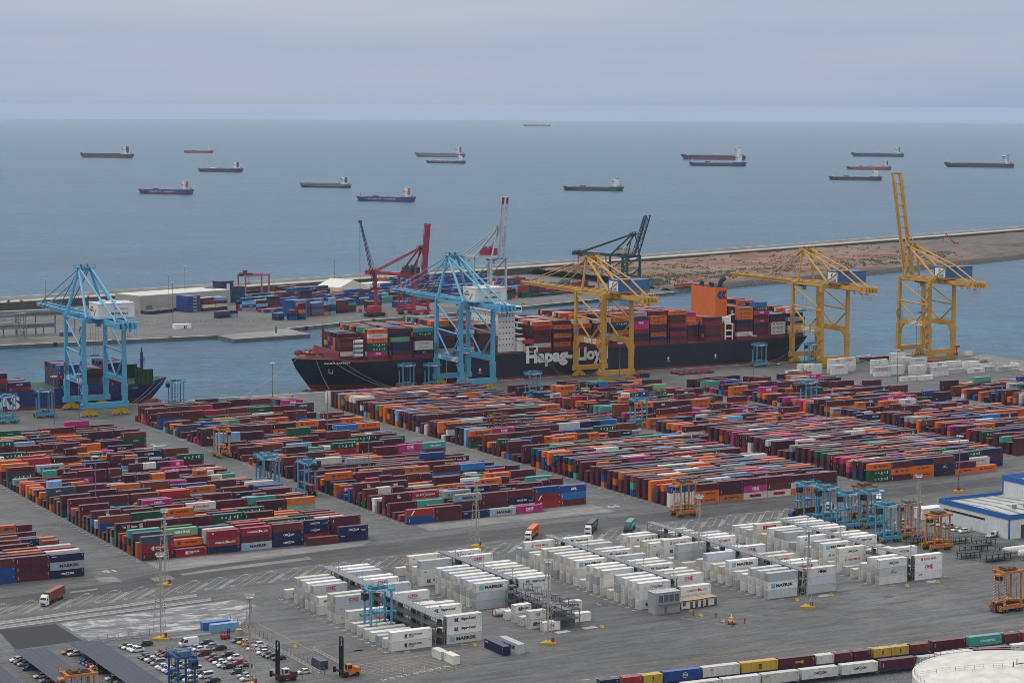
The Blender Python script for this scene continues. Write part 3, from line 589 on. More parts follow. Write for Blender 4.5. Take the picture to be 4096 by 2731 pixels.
# ================================================================ the container yard
from collections import defaultdict
ORD = ['first', 'second', 'third', 'fourth', 'fifth', 'sixth', 'seventh', 'eighth', 'ninth', 'tenth', 'eleventh', 'twelfth', 'thirteenth', 'fourteenth', 'fifteenth', 'sixteenth', 'seventeenth', 'eighteenth', 'nineteenth', 'twentieth']
YARD = []      # x, y, z, L, H, colour, print, block, row, bay, level, height of stack
PRESET = {     # (block, row, bay): bottom to top
 ('b', 0, 0): [('maroon', 'line'), ('crimson', 'boluda'), ('slate', None)], ('b', 0, 1): [('crimson', 'boluda')], ('b', 0, 2): [('navy', None), ('red', 'hamburg'), ('crimson', 'dal')], ('b', 0, 3): [('pale', 'maersk'), ('maroon', None), ('crimson', 'hamburg')],
 ('b', 0, 4): [('navy', 'cmacgm'), ('navy', 'cmacgm'), ('brown', None)], ('b', 0, 5): [('brown', None)], ('b', 0, 6): [('navy', 'seaco'), ('navy', 'eco')],
 ('b', 1, 0): [('orange', None), ('orange', None)], ('b', 1, 1): [('maroon', None), ('orange', 'hapag')], ('b', 1, 2): [('maroon', None), ('white', None), ('white', None)], ('b', 1, 3): [('maroon', None), ('maroon', 'line'), ('crimson', None)], ('b', 1, 4): [('navy', None), ('maroon', None), ('maroon', None)], ('b', 1, 5): [('crimson', None), ('navy', 'cmacgm'), ('navy', 'eco')], ('b', 1, 6): [('maroon', None), ('maroon', None), ('maroon', 'line')],
 ('b', 2, 0): [('navy', None), ('navy', None), ('slate', None)], ('b', 2, 1): [('maroon', None), ('crimson', 'boluda'), ('mint', 'nenufar')], ('b', 2, 2): [('maroon', None), ('slate', 'seaco'), ('slate', None)], ('b', 2, 3): [('maroon', None), ('crimson', None), ('crimson', 'boluda')], ('b', 2, 4): [('maroon', None), ('green', None), ('green', 'uasc')], ('b', 2, 5): [('orange', None), ('orange', 'hapag')], ('b', 2, 6): [],
 ('b', 3, 0): [('orange', None), ('maroon', None), ('teal', None)], ('b', 3, 1): [('navy', None), ('maroon', None), ('green', None)], ('b', 5, 0): [('maroon', None), ('red', 'line')], ('b', 6, 0): [('green', None), ('green', None), ('darkmaroon', 'factor')], ('b', 6, 2): [('maroon', None), ('maroon', None), ('maroon', None)], ('b', 6, 3): [('green', None), ('green', None), ('green', 'uasc')],
 ('a', 0, 6): [('navy', 'cmacgm'), ('grey', 'maersk'), ('navy', 'seaco')], ('a', 0, 5): [('maroon', 'line'), ('darkmaroon', 'line'), ('maroon', 'line')], ('a', 0, 4): [('blue', None), ('blue', None), ('brown', None)], ('a', 1, 6): [('maroon', None), ('maroon', None), ('white', None)], ('a', 2, 6): [('maroon', None), ('maroon', None), ('crimson', None)], ('a', 3, 6): [('maroon', None), ('pale', None), ('pale', 'maersk')], ('a', 3, 5): [('maroon', None), ('brown', None), ('brown', None)],
 ('c', 0, 0): [('blue', 'line'), ('red', 'triton')], ('c', 0, 1): [('maroon', 'line'), ('maroon', 'line')], ('c', 0, 2): [('navy', 'seaco')], ('c', 0, 3): [('pale', 'maersk')], ('c', 0, 4): [('magenta', 'one')], ('c', 0, 5): [], ('c', 0, 6): [],
 ('c', 1, 0): [('red', None)], ('c', 1, 1): [('maroon', None), ('maroon', 'line')], ('c', 1, 2): [('navy', None), ('maroon', None), ('grey', 'maersk')], ('c', 1, 3): [('maroon', None), ('maroon', 'line'), ('maroon', 'line')], ('c', 1, 4): [('white', None), ('navy', 'eco'), ('maroon', None)], ('c', 1, 5): [('red', 'triton'), ('crimson', 'triton'), ('blue', 'line')], ('c', 1, 6): [('brown', 'line'), ('bright', 'line'), ('blue', 'apl')],
 ('c', 4, 0): [('red', 'hamburg'), ('darkmaroon', 'line'), ('maroon', 'zim')], ('c', 4, 1): [('maroon', None), ('grey', None), ('red', 'grupo')], ('c', 3, 2): [('maroon', None), ('maroon', None), ('grey', 'maersk')], ('c', 4, 3): [('maroon', None), ('navy', None), ('navy', 'cmacgm')], ('c', 2, 0): [('maroon', None)], ('c', 3, 0): [('maroon', None), ('maroon', None)],
 ('d', 0, 0): [('white', 'yang'), ('white', None), ('blue', 'line')], ('d', 0, 1): [('palorange', 'hapag'), ('orange', 'hapag'), ('maroon', None)], ('d', 0, 2): [('palorange', 'hapag'), ('darkmaroon', 'line'), ('maroon', None)], ('d', 0, 3): [('white', 'kline'), ('magenta', 'one'), ('maroon', None)], ('d', 0, 4): [('white', 'kline'), ('brown', 'line'), ('maroon', None)], ('d', 0, 5): [('orange', 'hapag'), ('white', 'yang'), ('darkmaroon', None)], ('d', 0, 6): [('maroon', 'line'), ('darkmaroon', 'line'), ('maroon', None)],
 ('d', 1, 0): [('maroon', None), ('maroon', None), ('orange', None)], ('d', 1, 1): [('maroon', None), ('maroon', None), ('green', 'uasc')], ('d', 2, 2): [('maroon', None), ('white', None), ('white', 'one')],
 ('e', 0, 0): [('green', 'uasc'), ('green', 'uasc'), ('orange', 'hapag')], ('e', 0, 1): [('maroon', 'line'), ('orange', 'hapag'), ('maroon', 'line')], ('e', 0, 2): [('orange', 'hapag'), ('orange', 'hapag'), ('navy', None)], ('e', 0, 3): [('darkmaroon', None), ('navy', 'wan'), ('brown', None)], ('e', 0, 4): [('orange', 'hapag'), ('maroon', 'line')], ('e', 0, 5): [('orange', 'hapag')], ('e', 0, 6): [],
 ('e', 1, 5): [('pale', None), ('white', 'yang')], ('e', 1, 6): [], ('e', 1, 4): [('maroon', None), ('navy', None), ('navy', None)], ('e', 2, 5): [('maroon', None), ('brown', None), ('green', 'uasc')], ('e', 2, 6): [('navy', None), ('maroon', None), ('navy', None)], ('e', 2, 4): [('maroon', None), ('maroon', None), ('green', 'uasc')],
}
BLOCKS = dict(   # x0, bays, pitch, first row y, last row y, mean height by depth [(y, mean, spread)]
 a=(149.2, 7, 12.3, 734, 800, [(700, 2.6, .6)]),
 b=(261.5, 7, 12.92, 748.5, 1046, [(700, 2.2, .75), (900, 2.0, .8), (985, 1.7, .8)]),
 c=(377.6, 7, 12.36, 766, 1088, [(700, 2.3, .6), (860, 2.0, .6), (905, 2.0, .8), (1000, 1.9, .8)]),
 d=(490.6, 7, 12.36, 749.5, 1092, [(700, 2.95, .25), (868, 2.0, .7), (925, 2.75, .45), (1010, 3.0, .15)]),
 e=(600.9, 7, 12.2, 757.8, 1088, [(700, 2.95, .2), (885, 1.7, .7), (1000, 1.8, .8)]),
 f=(711, 7, 12.3, 786, 1070, [(700, 2.8, .4), (890, 2.0, .7), (980, 1.6, .7)]),
 g=(826, 7, 12.3, 800, 985, [(700, 2.7, .4), (930, 2.0, .7)]))
BNAME = dict(a='far left', b='second', c='third', d='fourth', e='fifth', f='sixth', g='seventh')
BLOCKAT = dict(a='yard block at the left picture edge', b='block beside the NENUFAR container', c='block with the GRUPO BOLUDA container', d='block behind the orange straddle carrier', e='block above the blue trimmed workshop', f='sixth block', g='seventh block')
PITCH_Y = 4.77
MAST_XY = [(438.8, 979.1), (397.6, 844.1), (274.2, 839.4), (646.2, 849.3), (511.5, 936.5), (724.5, 968.5), (608.5, 1073), (601.5, 949.5)]
def yard():
    from mathutils import noise as mn
    for bk, (x0, nb, px, y0, y1, prof) in BLOCKS.items():
        nrow = int((y1-y0)/PITCH_Y)+1
        for r in range(nrow):
            y = y0+r*PITCH_Y+WC/2
            if bk == 'c' and r >= 1: y = 772.5+(r-1)*PITCH_Y*.996+WC/2
            mean, sp = [(m, s) for yy, m, s in prof if y >= yy][-1]
            bands = mn.noise(Vector((r*.37, ord(bk), 0))); rowh = RN.gauss(0, sp)
            small = (RN.random() < .17) or (r % 16 in (13, 14) and RN.random() < .8)        # a row of twenty-footers
            for b in range(nb):
                key = (bk, r, b); pre = PRESET.get(key)
                if pre is None:
                    h = mean+.75*rowh+RN.gauss(0, sp*.55)+(.5*bands if sp > .3 else 0); h = max(0 if mean < 2.2 else 1, min(3, int(round(h))))
                    if mean < 2.1 and RN.random() < .10: h = 0
                xs = x0+b*px
                cells = [(xs+L40/2+.04, L40)] if (pre is not None or not small) else [(xs+L20/2+.02, L20), (xs+L20*1.5+.09, L20)]
                for cx, L in cells:
                    if any(abs(cx-a) < L/2+(1 if k < 4 else 5.2) and abs(y-b) < WC/2+(1 if k < 4 else 2.6) for k, (a, b) in enumerate(MAST_XY)): continue
                    st = pre; yy = y
                    if key == ('b', 0, 5): yy = y-3.0
                    if key == ('b', 0, 6): yy = y-2.2
                    if st is None:
                        st = []
                        for l in range(h):
                            ck = RN.choices(PK, PW)[0]
                            if l and RN.random() < .25: ck = st[-1][0]
                            if bk in 'ef' and RN.random() < .04: ck = 'magenta'
                            st.append((ck, rand_kind(ck, L)))
                        if L == L20 and RN.random() < .2: st = st[:max(1, len(st)-1)]
                    z = 0
                    for l, (ck, kd) in enumerate(st):
                        H = HS if RN.random() < (.75 if L == L20 else .18) else HC
                        YARD.append([cx, yy, z, L, H, ck, kd, bk, r, b, l, len(st)]); z += H+.01
yard()
def yard_place(n_ind):
    hgt = defaultdict(int)
    for c in YARD: hgt[(c[7], c[8], c[9])] = max(hgt[(c[7], c[8], c[9])], c[11])
    def seen(c):
        bk, r, b, l = c[7:11]
        return l == c[11]-1 or b == 0 or l >= hgt[(bk, r-1, b)]
    def dist(c): return (c[0]**2+c[1]**2)**.5
    def inframe(c):
        d = Vector((c[0], c[1], -CAMH)); z = d.dot(fw); u = d.dot(rt2)/z*8743; v = -d.dot(up2)/z*8743
        return abs(u) < 2048+60 and abs(v) < 1366+60
    vis = sorted([c for c in YARD if seen(c) and inframe(c)], key=dist); near = {id(c) for c in vis[:n_ind]}
    used = defaultdict(int)
    for c in YARD:
        x, y, z, L, H, ck, kd, bk, r, b, l, n = c
        if id(c) not in near:
            mass(x, y, z, L, H, ck, kd, letters=inframe(c) and seen(c)); continue
        lv = 'single' if n == 1 else ('top' if l == n-1 else ('bottom' if l == 0 else 'middle'))
        side = ['left end', 'second bay', 'third bay', 'fourth bay', 'fifth bay', 'sixth bay', 'right end'][b]
        row = 'front row' if r == 0 else f'{ORD[r]} row'
        half = '' if L == L40 else (', left half' if used[(bk, r, b, 'h', x)] == 0 and abs(x-(BLOCKS[bk][0]+b*BLOCKS[bk][2]+L20/2+.02)) < .5 else ', right half')
        w = f' {WORDS[kd]}' if kd in WORDS else ''
        size = 'container' if L == L40 else 'short container'
        lab = f'{COLWORD[ck]}{w} {size}, {lv} at {side}{half}, {row}, {BNAME[bk]} block'
        container(x, y, z, L, H, ck, kd, lab, 'coloured containers stacked in the yard')
yard_place(235)
# ================================================================ reefers and their racks
GAL = mat('galvanised_steel', (.24, .25, .26), rough=.5, metal=.3, dirt=.3, scale=.6); GALD = mat('dark_grating', (.115, .12, .125), rough=.6, metal=.2, dirt=.3, scale=.6)
# group: x of left half, x of right half, first y, row pitch, {row: stack} left / right; stacks are written top first: (colour, print)
P_, GY, LI, DI, CR = ('ivory', None), ('pale', None), ('lilac', None), ('dirty', None), ('cream', None)
def st(n, top=None, mid=None, low=None, rnd=None):
    a = [top or rnd.choice([P_, P_, P_, GY, DI, ('white', None)]), mid or rnd.choice([P_, P_, GY, DI, ('white', None)]), low or rnd.choice([P_, GY, DI, ('white', None)])]
    return a[:n]
rr = random.Random(3)
ONE_, HLG, MSK, YM, CMA, KL, BL = ('ivory', 'one'), ('ivory', 'hapag'), ('ivory', 'maersk'), ('ivory', 'yang'), ('ivory', 'cmacgm'), ('ivory', 'kline'), ('ivory', 'boluda')
REEF = dict(
 first=(283.8, 302.7, 586.6, 4.5, {0: [BL, BL], 1: [P_], 2: [GY], 3: [P_], 4: [P_], 5: [P_], 6: [P_], 7: [BL, P_], 9: [('pale', 'one'), ('pale', 'small'), ('dirty', 'small')], 10: [CR, DI, P_], 12: [('ivory', 'mol'), P_], 13: [('pale', 'one'), P_, DI], 14: [P_, DI, P_], 15: [LI, P_, GY], 16: [CR, DI, P_], 18: [HLG]},
   {0: [HLG, HLG, ('dirty', 'maersk')], 1: [P_], 2: [('ivory', 'seaco')], 3: [HLG, P_, P_], 4: [P_, P_, P_], 5: [P_], 6: [P_], 7: [P_, GY], 8: [ONE_, GY, P_], 9: [P_], 11: [GY, P_, P_], 13: [ONE_, P_, P_], 14: [P_, P_, P_], 16: [GY, P_, P_], 17: [P_, P_, GY], 18: [P_, P_, P_]}),
 second=(332.3, 348.6, 623.2, 4.52, {0: [MSK, GY, GY], 1: [P_, DI, P_], 2: [LI, GY, P_], 3: [P_, GY, P_], 4: [DI, P_, CR], 5: [LI, P_, DI], 6: [P_, P_, P_], 9: [GY, ('ivory', 'small'), HLG], 10: [P_, P_], 11: [('cream', 'small'), DI, P_], 13: [P_]},
   {0: [HLG, P_, P_], 1: [P_, DI, P_], 2: [P_, P_, P_], 3: [GY, P_, P_], 4: [CR, P_, P_], 5: [P_, P_, GY], 6: [P_, P_, P_], 9: [ONE_, P_, P_], 11: [YM, P_, P_]}),
 third=(380.2, 396.5, 598.5, 4.52, {0: [('ivory', 'zimonitor'), P_, HLG], 1: [P_, P_, GY], 2: [('ivory', 'maersk'), P_, DI], 3: [LI, GY, P_], 4: [CR], 5: [('ivory', 'seaco'), P_, DI], 6: [P_, GY, P_], 7: [('ivory', 'zim'), P_, P_], 8: [P_], 9: [MSK, ('dirty', None), P_], 10: [CR, P_, ('ivory', 'zim')], 11: [LI, ('ivory', 'seaco'), P_], 12: [DI, P_, GY], 13: [GY, P_, P_], 14: [CR, P_, P_], 15: [P_, ('ivory', 'small')], 16: [P_, P_], 17: [YM, GY, P_], 18: [GY, P_]},
   {0: [('ivory', 'hamburg'), P_], 1: [ONE_, P_, P_], 2: [CR, P_, P_], 3: [P_, P_, P_], 4: [P_], 5: [HLG, P_, P_], 6: [DI, P_, P_], 7: [('white', None), P_, P_], 8: [P_], 9: [('pale', 'seaco'), P_, P_], 10: [P_], 11: [HLG, GY, P_], 12: [P_, P_, P_], 14: [GY, P_, P_], 15: [CR, P_, P_], 17: [HLG, P_, P_]}),
 fourth=(427.0, 443.3, 591.3, 4.61, {0: [GY, MSK, GY], 1: [GY, P_, P_], 2: [LI, P_, P_], 3: [P_, P_], 4: [('ivory', 'bluelogo'), GY], 5: [MSK, P_, P_], 6: [CR, P_], 7: [P_, P_], 8: [LI, ('ivory', None), P_], 9: [('cream', 'bluelogo'), P_], 11: [P_], 12: [GY, GY, ('dirty', 'cmacgm')], 13: [P_], 14: [YM, HLG, P_], 16: [('ivory', 'small'), YM], 17: [CR, P_], 18: [P_], 19: [('ivory', 'uasc'), HLG], 20: [P_, P_]},
   {0: [('ivory', 'hmmr'), LI, GY], 1: [GY], 2: [KL, GY, P_], 3: [('ivory', 'bluelogo'), P_, P_], 4: [P_], 5: [('cream', 'yang'), P_, P_], 6: [GY, P_, P_], 9: [ONE_, GY, P_], 10: [P_], 11: [P_, P_], 12: [P_, P_], 13: [YM, P_, P_], 14: [P_, P_, P_], 15: [LI, P_, P_], 17: [P_, P_], 18: [CR, P_], 19: [P_, P_], 20: [P_, P_]}),
 fifth=(474.2, 490.0, 591.2, 4.6, {0: [CMA, ('pale', 'wan'), P_], 1: [('ivory', 'bluelogo'), P_, P_], 2: [('ivory', 'oocl'), ('ivory', 'oocl')], 3: [CR], 4: [GY], 5: [('dirty', 'cmacgm'), YM, P_], 6: [('cream', 'oocl')], 7: [('ivory', 'maersk'), YM, P_], 8: [GY, ('ivory', 'bluelogo'), P_], 9: [GY, GY], 10: [('ivory', 'bluelogo'), ('ivory', 'bluelogo'), P_], 11: [GY, P_], 12: [('pale', 'wan'), P_, P_], 13: [GY, P_, P_], 14: [P_, P_, P_], 15: [CR, P_], 16: [('cream', 'kline'), ('ivory', 'kline'), P_], 17: [GY, P_], 18: [P_, P_], 19: [P_, P_]},
   {0: [YM, ONE_, ('ivory', 'bluelogo')], 1: [P_], 3: [CMA, P_, P_], 4: [P_], 5: [P_], 6: [P_, P_], 7: [GY, P_], 8: [HLG, P_, P_], 9: [P_, P_, P_], 10: [('cream', 'oocl'), P_, P_], 12: [ONE_, P_, P_], 13: [P_, P_, P_], 14: [GY, P_, P_], 15: [P_, P_, P_], 16: [P_, P_, P_], 17: [GY, P_, P_]}))
GORD = dict(first=1, second=2, third=3, fourth=4, fifth=5)
def reefers():
    for g, (xl, xr, y0, py, left, right) in REEF.items():
        for half, xs, rows in (('left', xl, left), ('right', xr, right)):
            for r, stack in rows.items():
                n = len(stack)
                for l in range(n):
                    ck, kd = stack[n-1-l]; L = L40; x0 = xs
                    if kd == 'boluda': L = L45
                    if g == 'first' and half == 'left' and r in (1, 12): L = L20
                    if g == 'first' and half == 'left' and r in (3, 4): L = L45
                    y = y0+r*py+WC/2
                    z = l*(HC+.012)
                    lv = 'single' if n == 1 else ('top' if l == n-1 else ('bottom' if l == 0 else 'middle'))
                    w = f' {WORDS[kd]}' if kd in WORDS else (' blue logo' if kd == 'bluelogo' else '')
                    lab = f'{COLWORD[ck]}{w} reefer, {lv}, {"front" if r == 0 else ORD[r] if r < 20 else "twentyfirst"} row, {half} of the rack, {g} reefer group'
                    container(x0+L/2, y, z, L, HC, ck, kd, lab, 'white refrigerated containers', name='reefer_container', cat='reefer container', end='door' if half == 'left' else 'unit')
reefers()
def rail(mb, p, q, h=1.05, step=2.2, m=0, t=.05):
    p = Vector(p); q = Vector(q); n = max(1, int((q-p).length/step))
    for i in range(n+1):
        a = p.lerp(q, i/n); mb.beam(a, a+Vector((0, 0, h)), t, t, m)
    for k in (.5, 1.0): mb.beam(p+Vector((0, 0, h*k)), q+Vector((0, 0, h*k)), t, t, m)
def reefer_rack(x0, x1, y0, y1, label, lev=(3.0, 5.95, 8.9)):
    t = empty('reefer_rack', ((x0+x1)/2, y0, 0), 0, label, 'steel rack', 'steel platforms between the reefers'); w = (x1-x0)/2; Ln = y1-y0
    for z in lev:
        mb = MB(); mb.box(-w, w, 0, Ln, z-.12, z); mb.box(-w-.02, -w+.12, -.02, Ln+.02, z-.32, z-.121); mb.box(w-.12, w+.02, -.02, Ln+.02, z-.32, z-.121); mb.build('deck', GALD if z < 8 else GAL, t)
        mb = MB(); rail(mb, (-w, 0, z), (-w, Ln, z)); rail(mb, (w, 0, z), (w, Ln, z)); rail(mb, (-w, 0, z), (w, 0, z)); mb.build('handrail', GAL, t)
    n = max(2, int(Ln/9))
    pm = MB(); pm.box(-.11, .11, -.11, .11, 0, lev[-1]-.33); po = None
    for i in range(n+1):
        for sx in (-1, 1):
            o = pm.build('post', GAL, t) if po is None else bpy.data.objects.new('post', po.data)
            if po is None: po = o
            else: C.objects.link(o); adopt(o, t)
            o.location = (sx*(w-.25), .3+(Ln-.6)*i/n, 0)
    mb = MB()
    for k, z in enumerate(lev):      # stair flights at the near end
        zb = lev[k-1] if k else 0; mb.beam((-w+.5, .9+8*(k % 2), zb), (-w+.5, .9+8*((k+1) % 2)-.1, z), .7, .18)
    mb.build('stair', GALD, t)
    mb = MB()
    for i in range(n):
        for z in (0,)+tuple(lev[:-1]): mb.box(w*.25, w*.75, 1.5+(Ln-3)*i/n, 3.2+(Ln-3)*i/n, z+.002, z+1.7)
    mb.build('socket_cabinets', mat('cabinet_dark', (.05, .052, .055), rough=.5), t)
    for i in range(0, n+1, 2):
        mb = MB(); mb.beam((0, (Ln-.6)*i/n+.3, lev[-1]), (0, (Ln-.6)*i/n+.3, lev[-1]+3.2), .1); mb.box(-.25, .25, (Ln-.6)*i/n+.1, (Ln-.6)*i/n+.5, lev[-1]+3.2, lev[-1]+3.5); mb.build('lamp', GAL, t)
reefer_rack(298.6, 302.2, 586.4, 671.5, 'long grey steel rack with walkways beside the blue carrier, first reefer group')
reefer_rack(345.2, 348.2, 624.0, 676, 'grey steel rack between the stacks of the second reefer group')
reefer_rack(393.0, 396.0, 599.5, 684, 'grey steel rack between the stacks of the third reefer group')
reefer_rack(439.9, 442.9, 591.6, 688, 'grey steel rack between the stacks of the fourth reefer group')
reefer_rack(486.9, 489.6, 591.4, 672, 'grey steel rack between the stacks of the fifth reefer group')
# the open rack for short reefers in front of the second group
t = empty('reefer_tower_rack', (346.5, 587.5, 0), 0, 'open steel rack with small roofed platforms among the short reefers', 'steel rack')
for k in range(6):
    y = k*5.9
    mb = MB()
    for sx in (-4.3, -1.4, 1.4, 4.3):
        for yy in (y+.2, y+3.6): mb.box(sx-.1, sx+.1, yy-.1, yy+.1, 0, 6.1)
    for z in (2.9, 5.9): mb.box(-4.5, 4.5, y, y+3.8, z-.15, z)
    for sx in (-3, 3): mb.box(sx-1.2, sx+1.2, y+.5, y+3.2, 7.9, 8.05); [mb.box(sx+a-.06, sx+a+.06, y+b-.06, y+b+.06, 5.9, 7.9) for a in (-1, 1) for b in (.7, 3.0)]
    mb.build('frame', GALD, t)
    mb = MB(); [rail(mb, (a, y, z), (b, y, z)) for z in (2.9, 5.9) for a, b in ((-4.5, 4.5),)]; rail(mb, (-4.5, y, 5.9), (-4.5, y+3.8, 5.9)); rail(mb, (4.5, y, 5.9), (4.5, y+3.8, 5.9)); mb.build('handrail', GAL, t)
mb = MB(); mb.box(-1.1, 1.1, 0, 34, 5.905, 6.02); mb.build('walkway', GAL, t)
for (x, y, st_, side) in ((337.5, 587.3, [ONE_], 0), (335.0, 592.0, [ONE_, HLG], 0), (335.0, 597.0, [('ivory', 'seaco')], 0), (335.0, 601.6, [HLG, HLG], 0), (334.6, 606.3, [P_], 0), (352.4, 593.0, [P_], 1), (351.9, 598.0, [HLG, P_], 1), (352, 603, [P_], 1)):
    for l, (ck, kd) in enumerate(st_[::-1]):
        lv = 'single' if len(st_) == 1 else ('top' if l else 'bottom')
        container(x+L20/2, y+WC/2, l*(HC+.012), L20, HS+.2, ck, kd, f'short {COLWORD[ck]}{" "+WORDS[kd] if kd in WORDS else ""} reefer, {lv}, {"near" if y < 590 else "second" if y < 593 else "third" if y < 598 else "fourth" if y < 602 else "back"} row {"right" if side else "left"} of the open rack', 'white refrigerated containers', name='reefer_container', cat='reefer container')
def tank_container(x, y, z, label, frame_col, tank_col, rz=0, band=None):
    t = empty('tank_container', (x, y, z), rz, label, 'tank container', 'tank containers'); f = MB(); l, w = L20/2, WC/2
    for sx in (-1, 1):
        for sy in (-1, 1): f.beam((sx*(l-.07), sy*(w-.07), 0), (sx*(l-.07), sy*(w-.07), HS), .14)
        for zz in (.08, HS-.08): f.beam((sx*(l-.07), -w+.15, zz), (sx*(l-.07), w-.15, zz), .12)
    for sy in (-1, 1):
        for zz in (.08, HS-.08): f.beam((-l+.15, sy*(w-.07), zz), (l-.15, sy*(w-.07), zz), .12)
    f.build('frame', frame_col, t); b = MB(); b.tube((-l+.35, 0, 1.3), (l-.35, 0, 1.3), 1.08, 18); b.tube((-l+.2, 0, 1.3), (-l+.35, 0, 1.3), .75, 18, r2=1.08); b.tube((l-.35, 0, 1.3), (l-.2, 0, 1.3), 1.08, 18, r2=.75); b.build('tank', tank_col, t, smooth=False)
    if band: s = MB(); s.tube((-.9, 0, 1.3), (1.2, 0, 1.3), 1.095, 18); s.build('band', band, t)
    return t
REDF = mat('red_frame', (.22, .02, .03)); TANKW = mat('tank_white', (.62, .61, .58), rough=.35)
tank_container(336.3, 612.6, 0, 'white tank container in a red frame near the short reefers', REDF, TANKW)
# loose boxes on the concrete in front
def loose():
    q = R(90)
    container(293.4, 573.2, 0, L20, HS, 'dirty', 'oocl', 'dirty white short OOCL reefer, rear one of two in line on open concrete', 'loose containers on the front concrete', rz=-q, name='reefer_container', cat='reefer container', end='door')
    container(294.2, 564.9+2.0, 0, L20, HS, 'dirty', 'oocl', 'dirty white short OOCL reefer, front one of two in line on open concrete', 'loose containers on the front concrete', rz=-q, name='reefer_container', cat='reefer container', end='door')
    container(312.4, 571.9, 0, L40, HC, 'navy', 'seaco', 'navy container standing alone on the concrete right of the reefers', 'loose containers on the front concrete', rz=-q)
    container(317.6, 572.1, 0, L40, HC, 'pale', 'maersk', 'pale grey MAERSK container beside the lone navy one', 'loose containers on the front concrete', rz=-q)
loose()
# ================================================================ ship to shore cranes
BLUEM = mat('crane_blue', (.095, .33, .50), rough=.45, dirt=.2, scale=.12); YELM = mat('crane_yellow', (.52, .285, .055), rough=.5, dirt=.25, scale=.12); BOGY = mat('bogie_yellow', (.50, .32, .03), rough=.5, dirt=.4, scale=.5)
WHM = mat('white_paint', (.66, .66, .64), rough=.45, dirt=.15, scale=.15); BLKM = mat('black_steel', (.02, .02, .022), rough=.5); TCBB = mat('house_blue', (.03, .13, .30), rough=.4, dirt=.15); DKM = mat('dark_machinery', (.05, .045, .04), rough=.6, dirt=.4)
REDC = mat('crane_red', (.33, .03, .055), rough=.5, dirt=.25, scale=.12); GRNC = mat('crane_dark_green', (.018, .055, .055), rough=.5, dirt=.3, scale=.12); GRYC = mat('crane_pale_grey', (.46, .48, .50), rough=.5, dirt=.2, scale=.12); HAZ = None
def hazard():
    m = bpy.data.materials.new('hazard_stripes'); nt, N, L, b = nodes(m); tc = N.new('ShaderNodeTexCoord')
    mp = N.new('ShaderNodeMapping'); mp.inputs['Rotation'].default_value = (0, R(38), 0); L.new(tc.outputs['Object'], mp.inputs['Vector'])
    w = N.new('ShaderNodeTexWave'); w.bands_direction = 'X'; w.inputs['Scale'].default_value = .62; L.new(mp.outputs[0], w.inputs['Vector'])
    L.new(ramp(N, L, w.outputs['Fac'], [(.49, (.02, .02, .02)), (.51, (.55, .36, .02))]), b.inputs['Base Color']); b.inputs['Roughness'].default_value = .55; return m
HAZ = hazard()
def stair_tower(mb, x, y, z0, z1, s=1, step=3.0):
    """zig-zag flights with landings and rails beside a leg; s = side it hangs on"""
    z = z0; k = 0
    while z < z1-.5:
        zt = min(z1, z+step); a, b = (y-1.5, y+1.5) if k % 2 == 0 else (y+1.5, y-1.5)
        mb.beam((x, a, z), (x, b, zt), .75, .12); mb.beam((x-.4, a, z+1), (x-.4, b, zt+1), .06); mb.beam((x+.4, a, z+1), (x+.4, b, zt+1), .06)
        mb.box(x-.75, x+.75, b-.6, b+.6, zt-.08, zt); mb.box(x-.75, x+.75, b-.6, b-.55, zt+1, zt+1.06); mb.box(x-.75, x-.7, b-.6, b+.6, zt+1, zt+1.06)
        for q in (-.72, .72): mb.beam((x+q, b-.55, zt), (x+q, b-.55, zt+1.05), .06)
        z = zt; k += 1
def bogie_mesh(n=4, wid=9.0, top=4.2):
    mb = MB(); mb.ext([(-1.2, top), (1.2, top), (wid/2-.8, 2.5), (wid/2-.8, 1.9), (-wid/2+.8, 1.9), (-wid/2+.8, 2.5)], -.7, .7, axis='y')
    for sx in (-1, 1):
        c = sx*wid/4; mb.ext([(c-.6, 2.6), (c+.6, 2.6), (c+wid/4-.3, 1.5), (c+wid/4-.3, .6), (c-wid/4+.3, .6), (c-wid/4+.3, 1.5)], -.85, .85, axis='y')
        for k in (-1, 1):
            for j in (-.62, .62): mb.tube((c+k*wid/8, -.5, .42), (c+k*wid/8, .5, .42), .41, 10, 1)
            mb.box(c+k*wid/8-.45, c+k*wid/8+.45, .86, 1.5, .7, 1.5, 1); mb.box(c+k*wid/8-.3, c+k*wid/8+.3, -1.35, -.86, .7, 1.4)
    mb.box(-wid/2, -wid/2+.4, -.4, .4, .5, 1.2); mb.box(wid/2-.4, wid/2, -.4, .4, .5, 1.2)
    return mb
